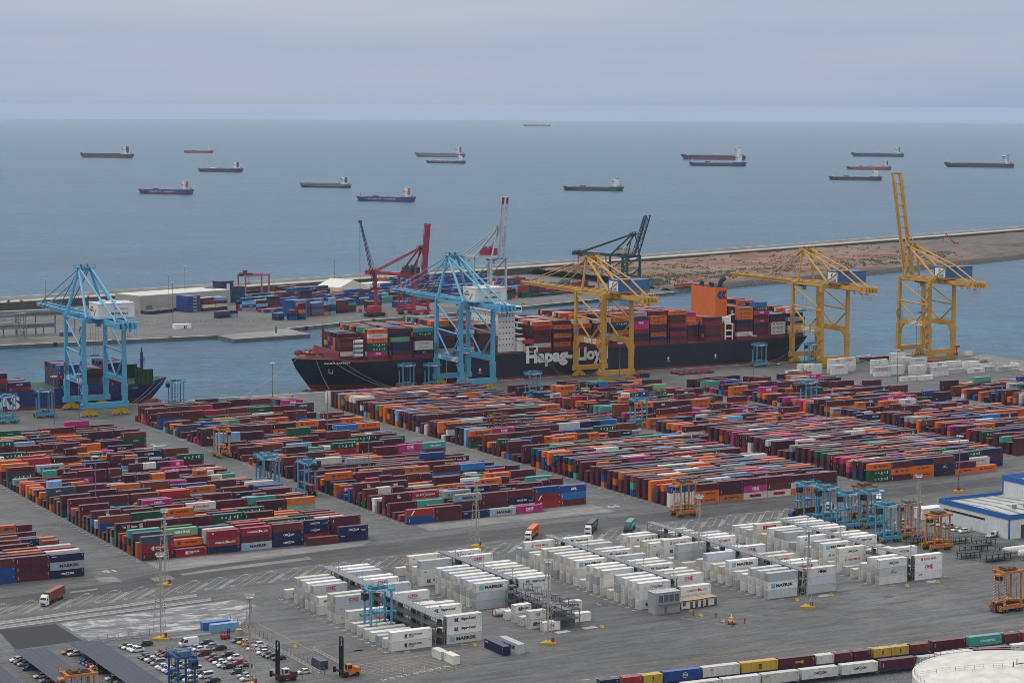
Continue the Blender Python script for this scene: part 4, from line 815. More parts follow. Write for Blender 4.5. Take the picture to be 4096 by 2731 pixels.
def sts_crane(name, loc, rz, style, label, hx=10.5, span=31, zg=49.5, gd=3.0, apex=77, boom=74, back=32, boom_up=None, P=None, portal=(16.8, 19.6), sill=(4.2, 7.2), strut=33, house=None, group='ship to shore cranes', number=None):
    t = empty(name, loc, rz, label, 'gantry crane', group); M = P['main']; leg_w = P.get('leg', 2.1); yw = span; zt = zg+gd
    def part(nm, mb, m=None): return mb.build(nm, m or M, t)
    bm = bogie_mesh(wid=P.get('bw', 9.0), top=sill[0]); b0 = None
    for sx in (-1, 1):
        for y in (0, yw):
            if b0 is None: b0 = bm.build('bogie', [P['bogie'], DKM], t); o = b0
            else: o = bpy.data.objects.new('bogie', b0.data); C.objects.link(o); adopt(o, t)
            o.location = (sx*(hx-2.2), y, 0)
    for y in (0, yw):
        mb = MB(); mb.box(-hx-2.2, hx+2.2, y-1.0, y+1.0, sill[0], sill[1]); [mb.box(x-.04, x+.04, y-1.05, y+1.05, sill[0]-.02, sill[1]+.02) for x in np.linspace(-hx, hx, 5)]; part('sill_beam', mb)
    for sx in (-1, 1):
        for y in (0, yw):
            mb = MB(); w = leg_w
            mb.beam((sx*hx, y, sill[1]), (sx*hx, y, portal[0]-.3), w*1.0, w*1.15, w2=w*1.35, h2=w*1.2, upv=(0, 1, 0)); mb.beam((sx*hx, y, portal[0]-.3), (sx*hx, y, zg+.2), w*.92, w*.92, upv=(0, 1, 0), w2=w*.82, h2=w*.86)
            for z in (portal[0]-2.5, portal[0]-6): mb.box(sx*hx-w*.72, sx*hx+w*.72, y-w*.66, y+w*.66, z, z+.12)
            part('leg', mb)
        mb = MB(); mb.beam((sx*hx, leg_w/2, (portal[0]+portal[1])/2), (sx*hx, yw-leg_w/2, (portal[0]+portal[1])/2), 1.5, portal[1]-portal[0], )
        if P.get('haunch'):
            for y, s in ((leg_w*.5, 1), (yw-leg_w*.5, -1)):
                mb.ext([(y, portal[0]-5.2), (y+s*.9, portal[0]-5.2), (y+s*2.2, portal[0]-2.4), (y+s*5, portal[0]), (y, portal[0])], sx*hx-.6, sx*hx+.6)
        part('portal_beam', mb)
        r = .52
        for nm, a, b in (('brace', (leg_w*.4, strut), (yw-leg_w*.4, strut+1.2)), ('brace', (yw-.6, strut+.4), (yw*.48, portal[1])), ('brace', (.6, strut-1.2), (yw*.42, portal[1])), ('brace', (.8, strut+.8), (yw-.8, zg-.4))):
            mb = MB(); mb.tube((sx*hx, a[0], a[1]), (sx*hx, b[0], b[1]), r if nm == 'brace' else .4, 10); part(nm, mb)
        mb = MB(); mb.beam((sx*hx, .5, zg+gd*.55), (sx*hx, yw-.5, zg+gd*.55), .9, .9); part('top_tie', mb)
        mb = MB(); rail(mb, (sx*hx-.75, 1, portal[1]), (sx*hx-.75, yw-1, portal[1]), step=2.5, t=.07); rail(mb, (sx*hx+.75, 1, portal[1]), (sx*hx+.75, yw-1, portal[1]), step=2.5, t=.07); part('handrail', mb)
    for y in (0, yw):
        mb = MB(); mb.box(-hx-.9, hx+.9, y-.95, y+.95, zg+.2, zt-.2); part('cross_beam', mb)
    # fixed girder, boom, stays
    gx = P.get('gx', 3.0)
    mb = MB()
    for s in (-1, 1): mb.box(s*gx-.65, s*gx+.65, -back, yw+2.5, zg, zt)
    for y in np.arange(-back+1, yw+2, 7.5): mb.box(-gx+.65, gx-.65, y-.25, y+.25, zg+.6, zt-.6)
    part('girder', mb)
    mb = MB(); [rail(mb, (s*(gx+1.3), -back, zg+.6), (s*(gx+1.3), yw+2, zg+.6), step=3, t=.07) for s in (-1, 1)]; [mb.box(min(s*(gx+.65), s*(gx+1.4)), max(s*(gx+.65), s*(gx+1.4)), -back, yw+2, zg+.5, zg+.6) for s in (-1, 1)]; part('walkway', mb)
    piv = Vector((0, yw+3.2, zg+gd*.5)); ang = R(boom_up or 0); bd = Vector((0, math.cos(ang), math.sin(ang))); bu = Vector((0, -math.sin(ang), math.cos(ang)))
    def bp(x, d, h=0): return piv+bd*d+bu*h+Vector((x, 0, 0))
    mb = MB(); kind = P.get('boom', 'twin')
    if kind == 'box': mb.beam(bp(0, 0), bp(0, boom), 3.2, 3.0, upv=bu)
    elif kind == 'lattice':
        for s in (-1, 1): mb.beam(bp(s*gx, 0), bp(s*gx, boom), .8, .8, upv=bu); mb.beam(bp(s*gx*.8, 0, 3.4), bp(s*gx*.8, boom-3, 2.6), .45, .45, upv=bu)
        n = int(boom/5)
        for i in range(n):
            a, b = boom*i/n, boom*(i+1)/n
            for s in (-1, 1): mb.beam(bp(s*gx, a), bp(s*gx*.8, (a+b)/2, 3.2), .3); mb.beam(bp(s*gx*.8, (a+b)/2, 3.2), bp(s*gx, b), .3)
            mb.beam(bp(-gx, a), bp(gx, a), .35); mb.beam(bp(-gx, a), bp(gx, b), .25); mb.beam(bp(-gx*.8, (a+b)/2, 3.2), bp(gx*.8, (a+b)/2, 3.2), .25)
    else:
        for s in (-1, 1): mb.beam(bp(s*gx, .2), bp(s*gx, boom), 1.2, gd*.93, upv=bu, h2=gd*.55)
        for d in np.arange(4, boom, 7.5): mb.beam(bp(-gx+.6, d), bp(gx-.6, d), .5, .9, upv=bu)
        mb.beam(bp(-gx-.6, boom), bp(gx+.6, boom), .8, gd*.55, upv=bu)
    part('boom', mb)
    mb = MB()
    for s in (-1, 1):
        n = int(boom/3)
        for i in range(n+1): d = boom*i/n; mb.beam(bp(s*(gx+1.2), d, .6), bp(s*(gx+1.2), d, 1.8), .07)
        mb.beam(bp(s*(gx+1.2), 0, 1.8), bp(s*(gx+1.2), boom, 1.8), .08); mb.beam(bp(s*(gx+.95), 0, .55), bp(s*(gx+.95), boom, .55), .6, .08, upv=bu)
    part('boom_walkway', mb)
    if P.get('tip'): mb = MB(); [mb.beam(bp(s*gx, boom-5.5), bp(s*gx, boom+.05), 1.26, gd*.62, upv=bu) for s in (-1, 1)]; part('boom_tip', mb, P['tip'])
    ya = yw+P.get('alean', 0); ax = P.get('ax', 3.2)
    for s in (-1, 1):
        mb = MB(); mb.tube((s*hx*P.get('aw', .93), yw, zt-.2), (s*ax, ya, apex), P.get('ar', .95), 10, r2=P.get('ar', .95)*.85); part('apex_leg', mb)
        mb = MB(); mb.tube((s*ax, ya, apex), (s*hx*P.get('bw2', .85), 0, zt-.2), .8, 10); part('apex_brace', mb)
        mb = MB()
        if P.get('knee'):
            k = Vector((s*ax*1.1, -back*.35+2, zg+(apex-zg)*.52)); mb.tube((s*ax, ya, apex), k, .5, 8); mb.tube(k, (s*ax, -back+3, zt), .5, 8); mb.tube(k, (s*hx*.8, 1, zt), .4, 8)
            if s == 1: mb.tube(k, k-Vector((2*k.x, 0, 0)), .5, 8)
        else: mb.tube((s*ax, ya, apex), (s*gx, -back+3, zt), .52, 8)
        part('back_stay', mb)
        if boom_up is None:
            for f in P.get('stays', (.46, .93)):
                mb = MB(); mb.tube((s*(ax-.2), ya, apex-.4), bp(s*gx, boom*f, gd*.45), .3, 6); part('fore_stay', mb)
            mb = MB(); [mb.tube((s*(ax-1-.3*i), ya, apex), bp(s*(gx-.8), boom*(.30+.05*i), gd*.4), .07, 4) for i in range(4)]; part('rope', mb, DKM)
        else:
            mb = MB(); mid = bp(s*(gx+.2), boom*.45, 2.5); mb.tube((s*ax, ya, apex), bp(s*gx, boom*.42, gd*.45), .25, 6); mb.tube(bp(s*gx, boom*.42, gd*.5), bp(s*gx, boom*.93, gd*.8), .22, 6); part('fore_stay', mb)
    mb = MB(); mb.box(-ax-2.4, ax+2.4, ya-1.8, ya+1.8, apex-.3, apex+.3); mb.box(-ax-.8, ax+.8, ya-1, ya+1, apex-2.2, apex-.31); part('apex_platform', mb)
    mb = MB(); q = [(-ax-2.4, ya-1.8, apex+.3), (ax+2.4, ya-1.8, apex+.3), (ax+2.4, ya+1.8, apex+.3), (-ax-2.4, ya+1.8, apex+.3)]
    for i in range(4): rail(mb, q[i], q[(i+1) % 4], h=1.2, step=1.6, t=.08)
    part('apex_handrail', mb)
    mb = MB(); [mb.tube((x, ya, apex+1.1), (x+.5, ya, apex+1.3), .75, 12) for x in (-2.2, 1.4)]; mb.box(-3, 3, ya-.4, ya+.4, apex+.3, apex+.5); part('sheave', mb, DKM)
    # machine house
    hx0, hx1, hy0, hy1, hz0, hh = house
    mb = MB(); mb.box(hx0, hx1, hy0, hy1, hz0, hz0+hh); ho = part('machine_house', mb, P['house'])
    mb = MB(); mb.prism([(hx0-.3, hy0-.3), (hx1+.3, hy0-.3), (hx1+.3, hy1+.3), (hx0-.3, hy1+.3)], hz0+hh+.001, hz0+hh+.25); mb.box(hx0+3, hx0+5.5, hy0+4, hy0+6.5, hz0+hh+.25, hz0+hh+2); mb.box(hx0+8.5, hx0+11, hy0+3, hy0+5.5, hz0+hh+.25, hz0+hh+1.8)
    adopt(mb.build('roof', P.get('roof', P['house'])), ho)
    mb = MB(); q = [(hx0, hy0, hz0+hh+.25), (hx1, hy0, hz0+hh+.25), (hx1, hy1, hz0+hh+.25), (hx0, hy1, hz0+hh+.25)]; [rail(mb, q[i], q[(i+1) % 4], step=2, t=.06) for i in range(4)]; adopt(mb.build('handrail', M), ho)
    mb = MB(); mb.box(hx0-1.2, hx1+1.2, hy0-1.2, hy1+1.2, hz0-.35, hz0-.02); [mb.box(x-.3, x+.3, hy0, hy1, zt, hz0-.36) for x in (-gx, gx, hx1-2) if hz0-.36 > zt]; part('house_deck', mb)
    mb = MB(); q = [(hx0-1.2, hy0-1.2, hz0-.02), (hx1+1.2, hy0-1.2, hz0-.02), (hx1+1.2, hy1+1.2, hz0-.02), (hx0-1.2, hy1+1.2, hz0-.02)]; [rail(mb, q[i], q[(i+1) % 4], step=2, t=.07) for i in range(4)]; part('deck_handrail', mb)
    d = Decal(); W_ = hx1-hx0; dd = Decal(); Wy = hy1-hy0
    if style == 'apm':
        d.text('APM TERMINALS', W_*.30, hh*.22, hh*.17, (.02, .02, .03), w=W_*.52, bold=.03); d.text('Lifting Global Trade', W_*.50, hh*.56, hh*.10, (.35, .05, .05), w=W_*.32); d.poly([(W_*.44, hh*.56), (W_*.50, hh*.74), (W_*.56, hh*.78), (W_*.50, hh*.62)], (.55, .06, .03))
        dd.text('APM', Wy*.20, hh*.62, hh*.15, (.02, .02, .03), w=Wy*.24, bold=.02); dd.text('TERMINALS', Wy*.08, hh*.42, hh*.14, (.02, .02, .03), w=Wy*.50, bold=.02); [dd.poly([(Wy*(.50+.08*k), hh*.12), (Wy*(.74+.08*k), hh*.62), (Wy*(.80+.05*k), hh*.66), (Wy*(.60+.06*k), hh*.2)], (.60, .05, .03)) for k in (0, 1)]
    if style == 'tcb':
        dd.rect(Wy*.08, Wy*.92, hh*.1, hh*.92, (.72, .72, .72)); dd.ring(Wy*.48, hh*.62, hh*.19, hh*.1, (.02, .08, .28), 60, 330, 14); dd.disc(Wy*.56, hh*.58, hh*.09, (.02, .08, .28)); dd.text('TCB', Wy*.2, hh*.15, hh*.17, (.02, .08, .28), w=Wy*.6, bold=.04)
    if style == 'msc3': d.rect(W_*.3, W_*.55, hh*.3, hh*.75, (.72, .72, .72)); d.text('OOO', W_*.33, hh*.4, hh*.22, (.05, .02, .02), w=W_*.19, bold=.03)
    if d.f: adopt(d.obj('lettering', None, (hx0, hy0-.05, hz0), (1, 0, 0), (0, 0, 1)), ho)
    if dd.f: adopt(dd.obj('lettering', None, (hx0-.05, hy1, hz0), (0, -1, 0), (0, 0, 1)), ho)
    # rope machinery and hanging cable loops at the landward end
    mb = MB(); mb.box(-gx-2, gx+5.5, -back-4.5, -back+4, zg-.4, zg-.1); [mb.box(x-.5, x+.5, -back-3, -back+2, zg-.1, zg+2.6) for x in (-3.5, -1, 1.5, 4, 6)]; mb.box(-gx-2, gx+6.5, -back-1, -back+.4, zg+2.6, zg+3.1)
    for x in np.arange(-gx-1, gx+6, 1.6): mb.beam((x, -back-4.4, zg-.1), (x, -back-4.4, zg+1.2), .08); mb.beam((x, -back+1, zg+3.1), (x+.4, -back+1, zg+4.6), .25)
    mb.box(-gx-2, gx+5.5, -back-4.45, -back-4.35, zg+1.1, zg+1.2); part('rope_platform', mb, P.get('tail', M))
    mb = MB()
    for k in range(9):
        x = gx+1.5+(k % 3)*1.1; y = -back+4+k*2.2; pts = [(x, y+2.0*math.cos(a)*.5, zg-.4-2.4*abs(math.sin(a))) for a in np.linspace(0, math.pi, 7)]; mb.path(pts, .09, 4)
    part('cable_loops', mb, BLKM)
    mb = MB(); mb.box(gx+1, gx+6, -back+6, -back+9, zg-5.2, zg-5.0); [mb.beam((x, y, zg-5), (x, y, zg), .12) for x in (gx+1, gx+6) for y in (-back+6, -back+9)]; rail(mb, (gx+1, -back+6, zg-5), (gx+6, -back+6, zg-5), t=.08, step=1.2); part('service_cage', mb, P.get('tail', M))
    # trolley with cab and ropes
    ty = P.get('trolley', 12); mb = MB(); mb.box(-gx-1, gx+1, ty-3, ty+3, zg-.9, zg-.05); part('trolley', mb, DKM); mb = MB(); mb.box(gx-.5, gx+1.9, ty+3.2, ty+5.6, zg-3.8, zg-1.0); part('operator_cab', mb, P.get('cab', M))
    zs = P.get('spread', 14); mb = MB(); [mb.tube((x, ty+y, zg-.9), (x*.8, ty+y, zs+1.4), .045, 4) for x in (-1.6, 1.6) for y in (-2.2, 2.2)]; part('hoist_rope', mb, DKM)
    mb = MB(); mb.box(-2.0, 2.0, ty-1.1, ty+1.1, zs+.7, zs+1.5); mb.box(-6.0, 6.0, ty-.55, ty+.55, zs+.1, zs+.65); [mb.box(min(s*5.6, s*6.1), max(s*5.6, s*6.1), ty-1.2, ty+1.2, zs, zs+.5) for s in (-1, 1)]; part('spreader', mb, P.get('spc', BLUEM))
    # stairs up the landward left leg, cable reel on the portal beam
    mb = MB(); stair_tower(mb, -hx-leg_w/2-.85, -.2, .6, zg); part('stair', mb, P.get('stairm', M))
    mb = MB(); c = Vector((-hx-1.2, yw-2.0, portal[1]+3.2)); mb.tube(c, c+Vector((.5, 0, 0)), 1.0, 16)
    for i in range(20): a = 2*math.pi*i/20; e = Vector((0, math.cos(a), math.sin(a)))*3.3; mb.beam(c+Vector((.1, 0, 0)), c+e, .1); mb.beam(c+e, c+Vector((0, math.cos(a+.314), math.sin(a+.314)))*3.3, .18)
    part('cable_reel', mb, P['reel'])
    # plates on the portal beam
    d = Decal(); h = portal[1]-portal[0]
    if style == 'apm':
        d.rect(3, 6, h*.15, h*.95, (.7, .7, .7)); d.text('ZPMC', 3.2, h*.55, h*.25, (.5, .03, .03), w=2.6, bold=.03); d.text('振华' if False else 'ZPMC', 3.4, h*.25, h*.15, (.5, .03, .03), w=2.0); d.text('APM TERMINALS', 8.5, h*.25, h*.28, (.02, .04, .12), w=9.5, bold=.03); d.rect(20, 27, h*.1, h*.95, (.62, .62, .6)); [d.rect(20.5, 26.5, h*(.2+.24*k), h*(.3+.24*k), (.12, .12, .14)) for k in range(3)]
    if style == 'tcb': d.rect(10, 18, h*.15, h*.9, (.7, .69, .66)); [d.rect(10.4, 17.4, h*(.25+.22*k), h*(.32+.22*k), (.25, .24, .22)) for k in range(3)]; d.rect(20, 23.5, h*.15, h*.9, (.66, .66, .7)); d.text('ZPMC', 20.3, h*.45, h*.3, (.03, .05, .2), w=2.9, bold=.04)
    if d.f: d.obj('name_plate', t, (-hx-.78, yw-1, portal[0]), (0, -1, 0), (0, 0, 1))
    d = Decal()
    if style == 'apm':
        L_ = 24; d.text('APM TERMINALS', 6.5, -.55, 1.35, (.02, .03, .06), w=15.5, bold=.03); [d.poly([(24+k*1.3, -.9), (25.6+k*1.3, .7), (26.2+k*1.3, .7), (24.6+k*1.3, -.9)], (.55, .06, .04)) for k in (0, 1)]
        org = bp(-gx-.64, boom); d.obj('boom_lettering', t, org, (0, -bd.y, -bd.z), tuple(bu))
    if number: d = Decal(); d.text(number, 0, 0, 1.6, (.02, .02, .02), bold=.04); d.obj('number', t, (-gx+14 if False else 1.0, -back+6, zg+.7), (0, -1, 0), (0, 0, 1)) if False else d.obj('number', t, (-gx-.69, -6.0, zg+.7), (0, -1, 0), (0, 0, 1))
    if P.get('buffer'):
        mb = MB(); mb.box(-hx-2, hx+2, -2.6, -2.3, .4, 2.6); part('hazard_board', mb, HAZ)
    return t
SALM = mat('salmon_paint', (.55, .27, .20), rough=.5)
PB = dict(main=BLUEM, bogie=BOGY, house=WHM, roof=WHM, tip=SALM, leg=2.3, reel=mat('reel_rust', (.10, .05, .04)), spc=BLUEM, tail=BLUEM, trolley=16, spread=30, bw=9.6)
PY = dict(main=YELM, bogie=BOGY, house=TCBB, roof=TCBB, leg=2.3, reel=mat('reel_grey', (.16, .17, .18)), haunch=True, knee=True, aw=.6, ar=.8, bw2=.5, tail=YELM, trolley=10, spread=26, stays=(.45, .9), buffer=True)
apm_house = (-6, 14, -9, 6, 52.8, 7.6); tcb_house = (-4.5, 17.5, -9, 3, 54.4, 7.2)
sts_crane('quay_crane', (370, 1114.5, 0), 0, 'apm', 'pale blue APM TERMINALS crane over the CMA CGM ship at the left', hx=11, P=PB, house=apm_house)
sts_crane('quay_crane', (594.5, 1114.5, 0), 0, 'apm', 'pale blue APM TERMINALS crane in front of the black hull', hx=10.5, P=dict(PB, spread=22), house=apm_house)
YK = dict(hx=10.2, zg=50.5, apex=73.5, boom=78, portal=(22.2, 25.6), strut=36.5, house=tcb_house)
sts_crane('quay_crane', (690, 1114.5, 0), 0, 'tcb', 'yellow TCB crane in front of the Hapag-Lloyd hull lettering', P=PY, number='916', **YK)
sts_crane('quay_crane', (853, 1114.5, 0), 0, 'tcb', 'yellow TCB crane at the stern of the long black ship', P=dict(PY, trolley=34, spread=33), number='915', **YK)
sts_crane('quay_crane', (940.5, 1114.5, 0), 0, 'tcb', 'yellow TCB crane with its boom raised at the quay end', P=dict(PY, trolley=20, spread=29), number='912', boom_up=77, **{**YK, 'boom': 71})
# far terminal cranes face the dock
far = math.pi+R(17)
def farloc(wx, wy, span): return (wx-math.sin(R(17))*span, wy+math.cos(R(17))*span, 0)
sts_crane('quay_crane', farloc(772, 1541, 18), far, 'red', 'dark red crane with its single box boom raised on the far quay', hx=7.5, span=18, zg=30, gd=2.2, apex=54, boom=42, back=38, boom_up=84, portal=(6.5, 8.2), sill=(2.6, 4.4), strut=20, house=(-5, 6, 2, 11, 32.4, 5), P=dict(main=REDC, bogie=REDC, house=mat('house_charcoal', (.04, .045, .055)), leg=1.5, reel=REDC, boom='box', gx=2.2, ax=1.4, ar=.6, bw=6, tail=REDC, spread=20, cab=REDC, spc=REDC))
sts_crane('quay_crane', farloc(853, 1562, 20), far, 'msc3', 'pale grey crane with raised red tipped boom on the far quay', hx=8.5, span=20, zg=40.5, gd=2.2, apex=66, boom=50, back=22, boom_up=85, portal=(12, 14), sill=(3, 5), strut=24, house=(-10, 2, 0, 9, 43, 5.5), P=dict(main=GRYC, bogie=GRYC, house=mat('house_red', (.30, .02, .03)), leg=1.6, reel=GRYC, gx=2.4, ax=1.6, ar=.7, bw=6, tail=GRYC, spread=25, tip=mat('tip_red', (.30, .01, .025)), spc=GRYC))
sts_crane('quay_crane', farloc(1023, 1626, 20), far, 'green', 'dark green crane with raised lattice boom beside the red soil', hx=8.5, span=20, zg=33, gd=2.2, apex=54, boom=39, back=44, boom_up=70, portal=(15, 16.6), sill=(3, 5), strut=22, house=(-6, 4, 4, 12, 36, 4.5), P=dict(main=GRNC, bogie=GRNC, house=mat('house_cream', (.5, .48, .42)), leg=1.8, reel=GRNC, boom='lattice', gx=2.8, ax=1.6, ar=.6, bw=6, tail=GRNC, spread=20, cab=GRNC, spc=GRNC))
# ================================================================ ships
def hull(mb, L, B, zd, bow_rise=0, draft=1.5, rake=10, boot=.28, ent=(.30, .15), fc=.90, ns=40, poop=None, stern=.6):
    """lofted hull, bow towards +x, waterline at z = 0; materials 0 topsides, 1 boot top, 2 deck"""
    qs = [-draft/zd, 0, boot, .5, .75, 1.0]; rows = []
    for i in range(ns+1):
        s = i/ns; s = 1-(1-s)**1.35 if s > .5 else s/(.5)*(1-(.5)**1.35); sec = []
        dz = zd+bow_rise*max(0, min(1, (s-fc)/.03)) if bow_rise else zd
        if poop and s < poop[0]: dz = zd+poop[1]
        for k, q in enumerate(qs):
            qq = max(0, q); e = ent[0]+(ent[1]-ent[0])*qq; p = 1.7+1.1*qq; t = max(0, (s-(1-e))/e); hb = B/2*(1-t**p)
            u = max(0, 1-s/.14); hb *= 1-(stern*(1-qq)+.06)*u*u
            x = -L/2+s*(L-rake*(1-qq)**1.1)+(1-qq)*u*u*L*.012
            z = q*zd if k < 5 else dz
            if k == 4: z = min(z, dz-.3)
            sec.append((x, max(hb, .02), z))
        rows.append(sec)
    n = len(qs); vs = []
    for sec in rows: vs += [(x, y, z) for x, y, z in sec]+[(x, -y, z) for x, y, z in sec]
    for i in range(ns):
        a, b = i*2*n, (i+1)*2*n
        for k in range(n-1):
            m = 1 if k < 2 else 0
            mb.add([vs[a+k], vs[b+k], vs[b+k+1], vs[a+k+1]], [(3, 2, 1, 0)], m); mb.add([vs[a+n+k], vs[b+n+k], vs[b+n+k+1], vs[a+n+k+1]], [(0, 1, 2, 3)], m)
        mb.add([vs[a+n-1], vs[b+n-1], vs[b+2*n-1], vs[a+2*n-1]], [(0, 3, 2, 1)], 2)
    for k in range(n-1): mb.add([vs[k], vs[k+1], vs[n+k+1], vs[n+k]], [(0, 1, 2, 3)], 1 if k < 2 else 0)
    return rows
def ship_mat(name, col, streak=.25): return mat(name, col, rough=.42, dirt=streak, scale=.05, spec=.4)
BOOT = ship_mat('antifouling_red', (.16, .028, .032)); DECKR = mat('deck_red_brown', (.20, .045, .04), rough=.7, dirt=.35, scale=.1); HULLN = ship_mat('hull_midnight', (.003, .006, .022), .3); MAROON = mat('ship_maroon', (.16, .022, .032), rough=.55, dirt=.3, scale=.2); HULLB = ship_mat('hull_royal_blue', (.010, .022, .12)); DECKG = mat('deck_green', (.012, .045, .022), rough=.65, dirt=.35, scale=.15); HATCH = mat('hatch_grey_green', (.30, .34, .29), rough=.7, dirt=.3, scale=.2); SHIPW = mat('ship_white', (.70, .70, .68), rough=.45, dirt=.12, scale=.1); GLASS = mat('dark_glass', (.015, .018, .022), rough=.15, spec=.6); ORNG = mat('casing_orange', (.58, .125, .018), rough=.5, dirt=.12, scale=.1); ROPE = mat('mooring_rope', (.42, .40, .34), rough=.9); NAVYP = mat('mast_blue', (.012, .03, .16), rough=.5)
def windows(mb, x0, x1, y, z, n, w=.7, h=.8, axis='x', m=0):
    for i in range(n):
        c = x0+(x1-x0)*(i+.5)/n
        if axis == 'x': mb.box(c-w/2, c+w/2, y-.06, y-.01, z, z+h, m)
        else: mb.box(y-.06, y-.01, c-w/2, c+w/2, z, z+h, m)
# ---- the long black container ship; bow towards -x, so the hull is turned round
def big_ship():
    zd = 17.6; cx, cy = 683.0, 1177.0; L, B = 357.5, 48.0
    t = empty('container_ship', (cx, cy, SEA_Z), math.pi, 'long black hulled container ship lettered Hapag-Lloyd at the quay', 'container ship')
    mb = MB(); hull(mb, L, B, zd+2.5-1.9, bow_rise=1.6, rake=13, boot=.21, ent=(.27, .13), fc=.915, draft=1.2); hb = mb.build('hull', [HULLN, BOOT, DECKR], t); D = 18.2   # deck height above water
    def P(x, y): return -(x-cx), -(y-cy)          # world to ship frame
    def bx(mb, x0, x1, y0, y1, z0, z1, m=0): a, b = P(x0, y0), P(x1, y1); mb.box(b[0], a[0], b[1], a[1], z0-SEA_Z, z1-SEA_Z, m)
    Z = -SEA_Z
    mb = MB(); mb.tube((L/2-26, 0, -1.4), (L/2-10, 0, -1.4), 2.6, 12); mb.tube((L/2-10, 0, -1.4), (L/2-4.5, 0, -1.4), 2.6, 12, r2=1.2); mb.build('bulbous_bow', BOOT, t, smooth=True)
    # name and line lettering on the quay side
    y = 1152.85
    d = Decal(); d.text('Hapag-', 0, 0, 7.6, (.70, .70, .70), w=32.9, bold=.05); d.text('Lloyd', 36.1, 0, 7.6, (.70, .70, .70), w=22.4, bold=.05); d.obj('lettering', hb, (P(648.8, y)[0], P(648.8, y)[1]+.06, 6.6+Z), (-1, 0, 0), (0, 0, 1))
    d = Decal(); d.text('ALULA EXPRESS', 0, 0, .95, (.55, .55, .55), w=15.5, bold=.03); o = d.obj('lettering', hb, (0, 0, 0), (1, 0, 0), (0, 0, 1)); o.location = (*P(516.6, 1157.5), 15.1+Z); o.rotation_euler = (0, 0, math.pi-.27)
    d = Decal()
    for x in (617, 752, 788): d.poly([(x-617-.5, 1.5), (x-617+.5, 1.5), (x-617+.5, .6), (x-617+1.1, .6), (x-617, -.9), (x-617-1.1, .6), (x-617-.5, .6)], (.6, .6, .6)); d.rect(x-618.4, x-615.6, -1.6, -1.35, (.6, .6, .6))
    d.obj('hull_mark', hb, (P(617, y)[0], P(617, y)[1]+.06, 6.5+Z), (-1, 0, 0), (0, 0, 1))
    mb = MB(); mb.box(-1.2, 1.2, -.3, .3, -.3, .3); mb.beam((-.9, -.2, -.1), (-1.6, -.2, 2.2), .5); mb.beam((.9, -.2, -.1), (.9, -.2, 2.2), .5); o = mb.build('anchor', mat('anchor_grey', (.2, .2, .2)), t); o.location = (*P(521.2, 1158.4), 9.5+Z); o.rotation_euler = (0, .25, math.pi-.3)
    # forecastle: breakwater plate, winches, foremast
    mb = MB()
    for s in (-1, 1): mb.add([(*P(517.5, cy), 19.6+Z), (*P(525.5, cy+s*19), 17.4+Z), (*P(526.5, cy+s*19), 21.6+Z), (*P(519.3, cy), 24.4+Z), (*P(519.5, cy), 19.6+Z), (*P(527.5, cy+s*19), 17.4+Z), (*P(527.2, cy+s*19), 21.6+Z), (*P(520.2, cy), 24.4+Z)], [(0, 1, 2, 3), (4, 7, 6, 5), (3, 2, 6, 7), (1, 5, 6, 2)])
    mb.build('breakwater', MAROON, t)
    mb = MB(); rnd = random.Random(2)
    for k in range(26):
        x = rnd.uniform(508, 521); yy = cy+rnd.uniform(-1, 1)*(x-503)*.85; a = P(x, yy); mb.tube((a[0]-.8, a[1], 20.6+Z-.4), (a[0]+.8, a[1], 20.6+Z-.4), rnd.uniform(.4, .9), 8, k % 4 == 0); mb.box(a[0]-.9, a[0]+.9, a[1]-.7, a[1]+.7, 18.8+Z, 20.2+Z, 0)
    mb.build('winches', [MAROON, mat('drum_pale', (.42, .34, .28))], t)
    mb = MB(); a = P(522.5, cy-5); mb.tube((*a, 18+Z), (*a, 36+Z), .9, 8, r2=.6); mb.box(a[0]-1.4, a[0]+1.4, a[1]-1.4, a[1]+1.4, 30+Z, 30.3+Z); mb.tube((*a, 36+Z), (*a, 40+Z), .15, 5); mb.beam((a[0]-1.6, a[1], 37.5+Z), (a[0]+1.6, a[1], 37.5+Z), .15); mb.build('foremast', MAROON, t)
    mb = MB()
    for s in (-1, 1):
        for i in range(14): x = 505+i*2.2; yy = cy+s*min(24, (x-503)*.98); a = P(x, yy); mb.beam((*a, 19.8+Z-.6), (*a, 21+Z-.6), .09)
    mb.build('bow_rail', MAROON, t)
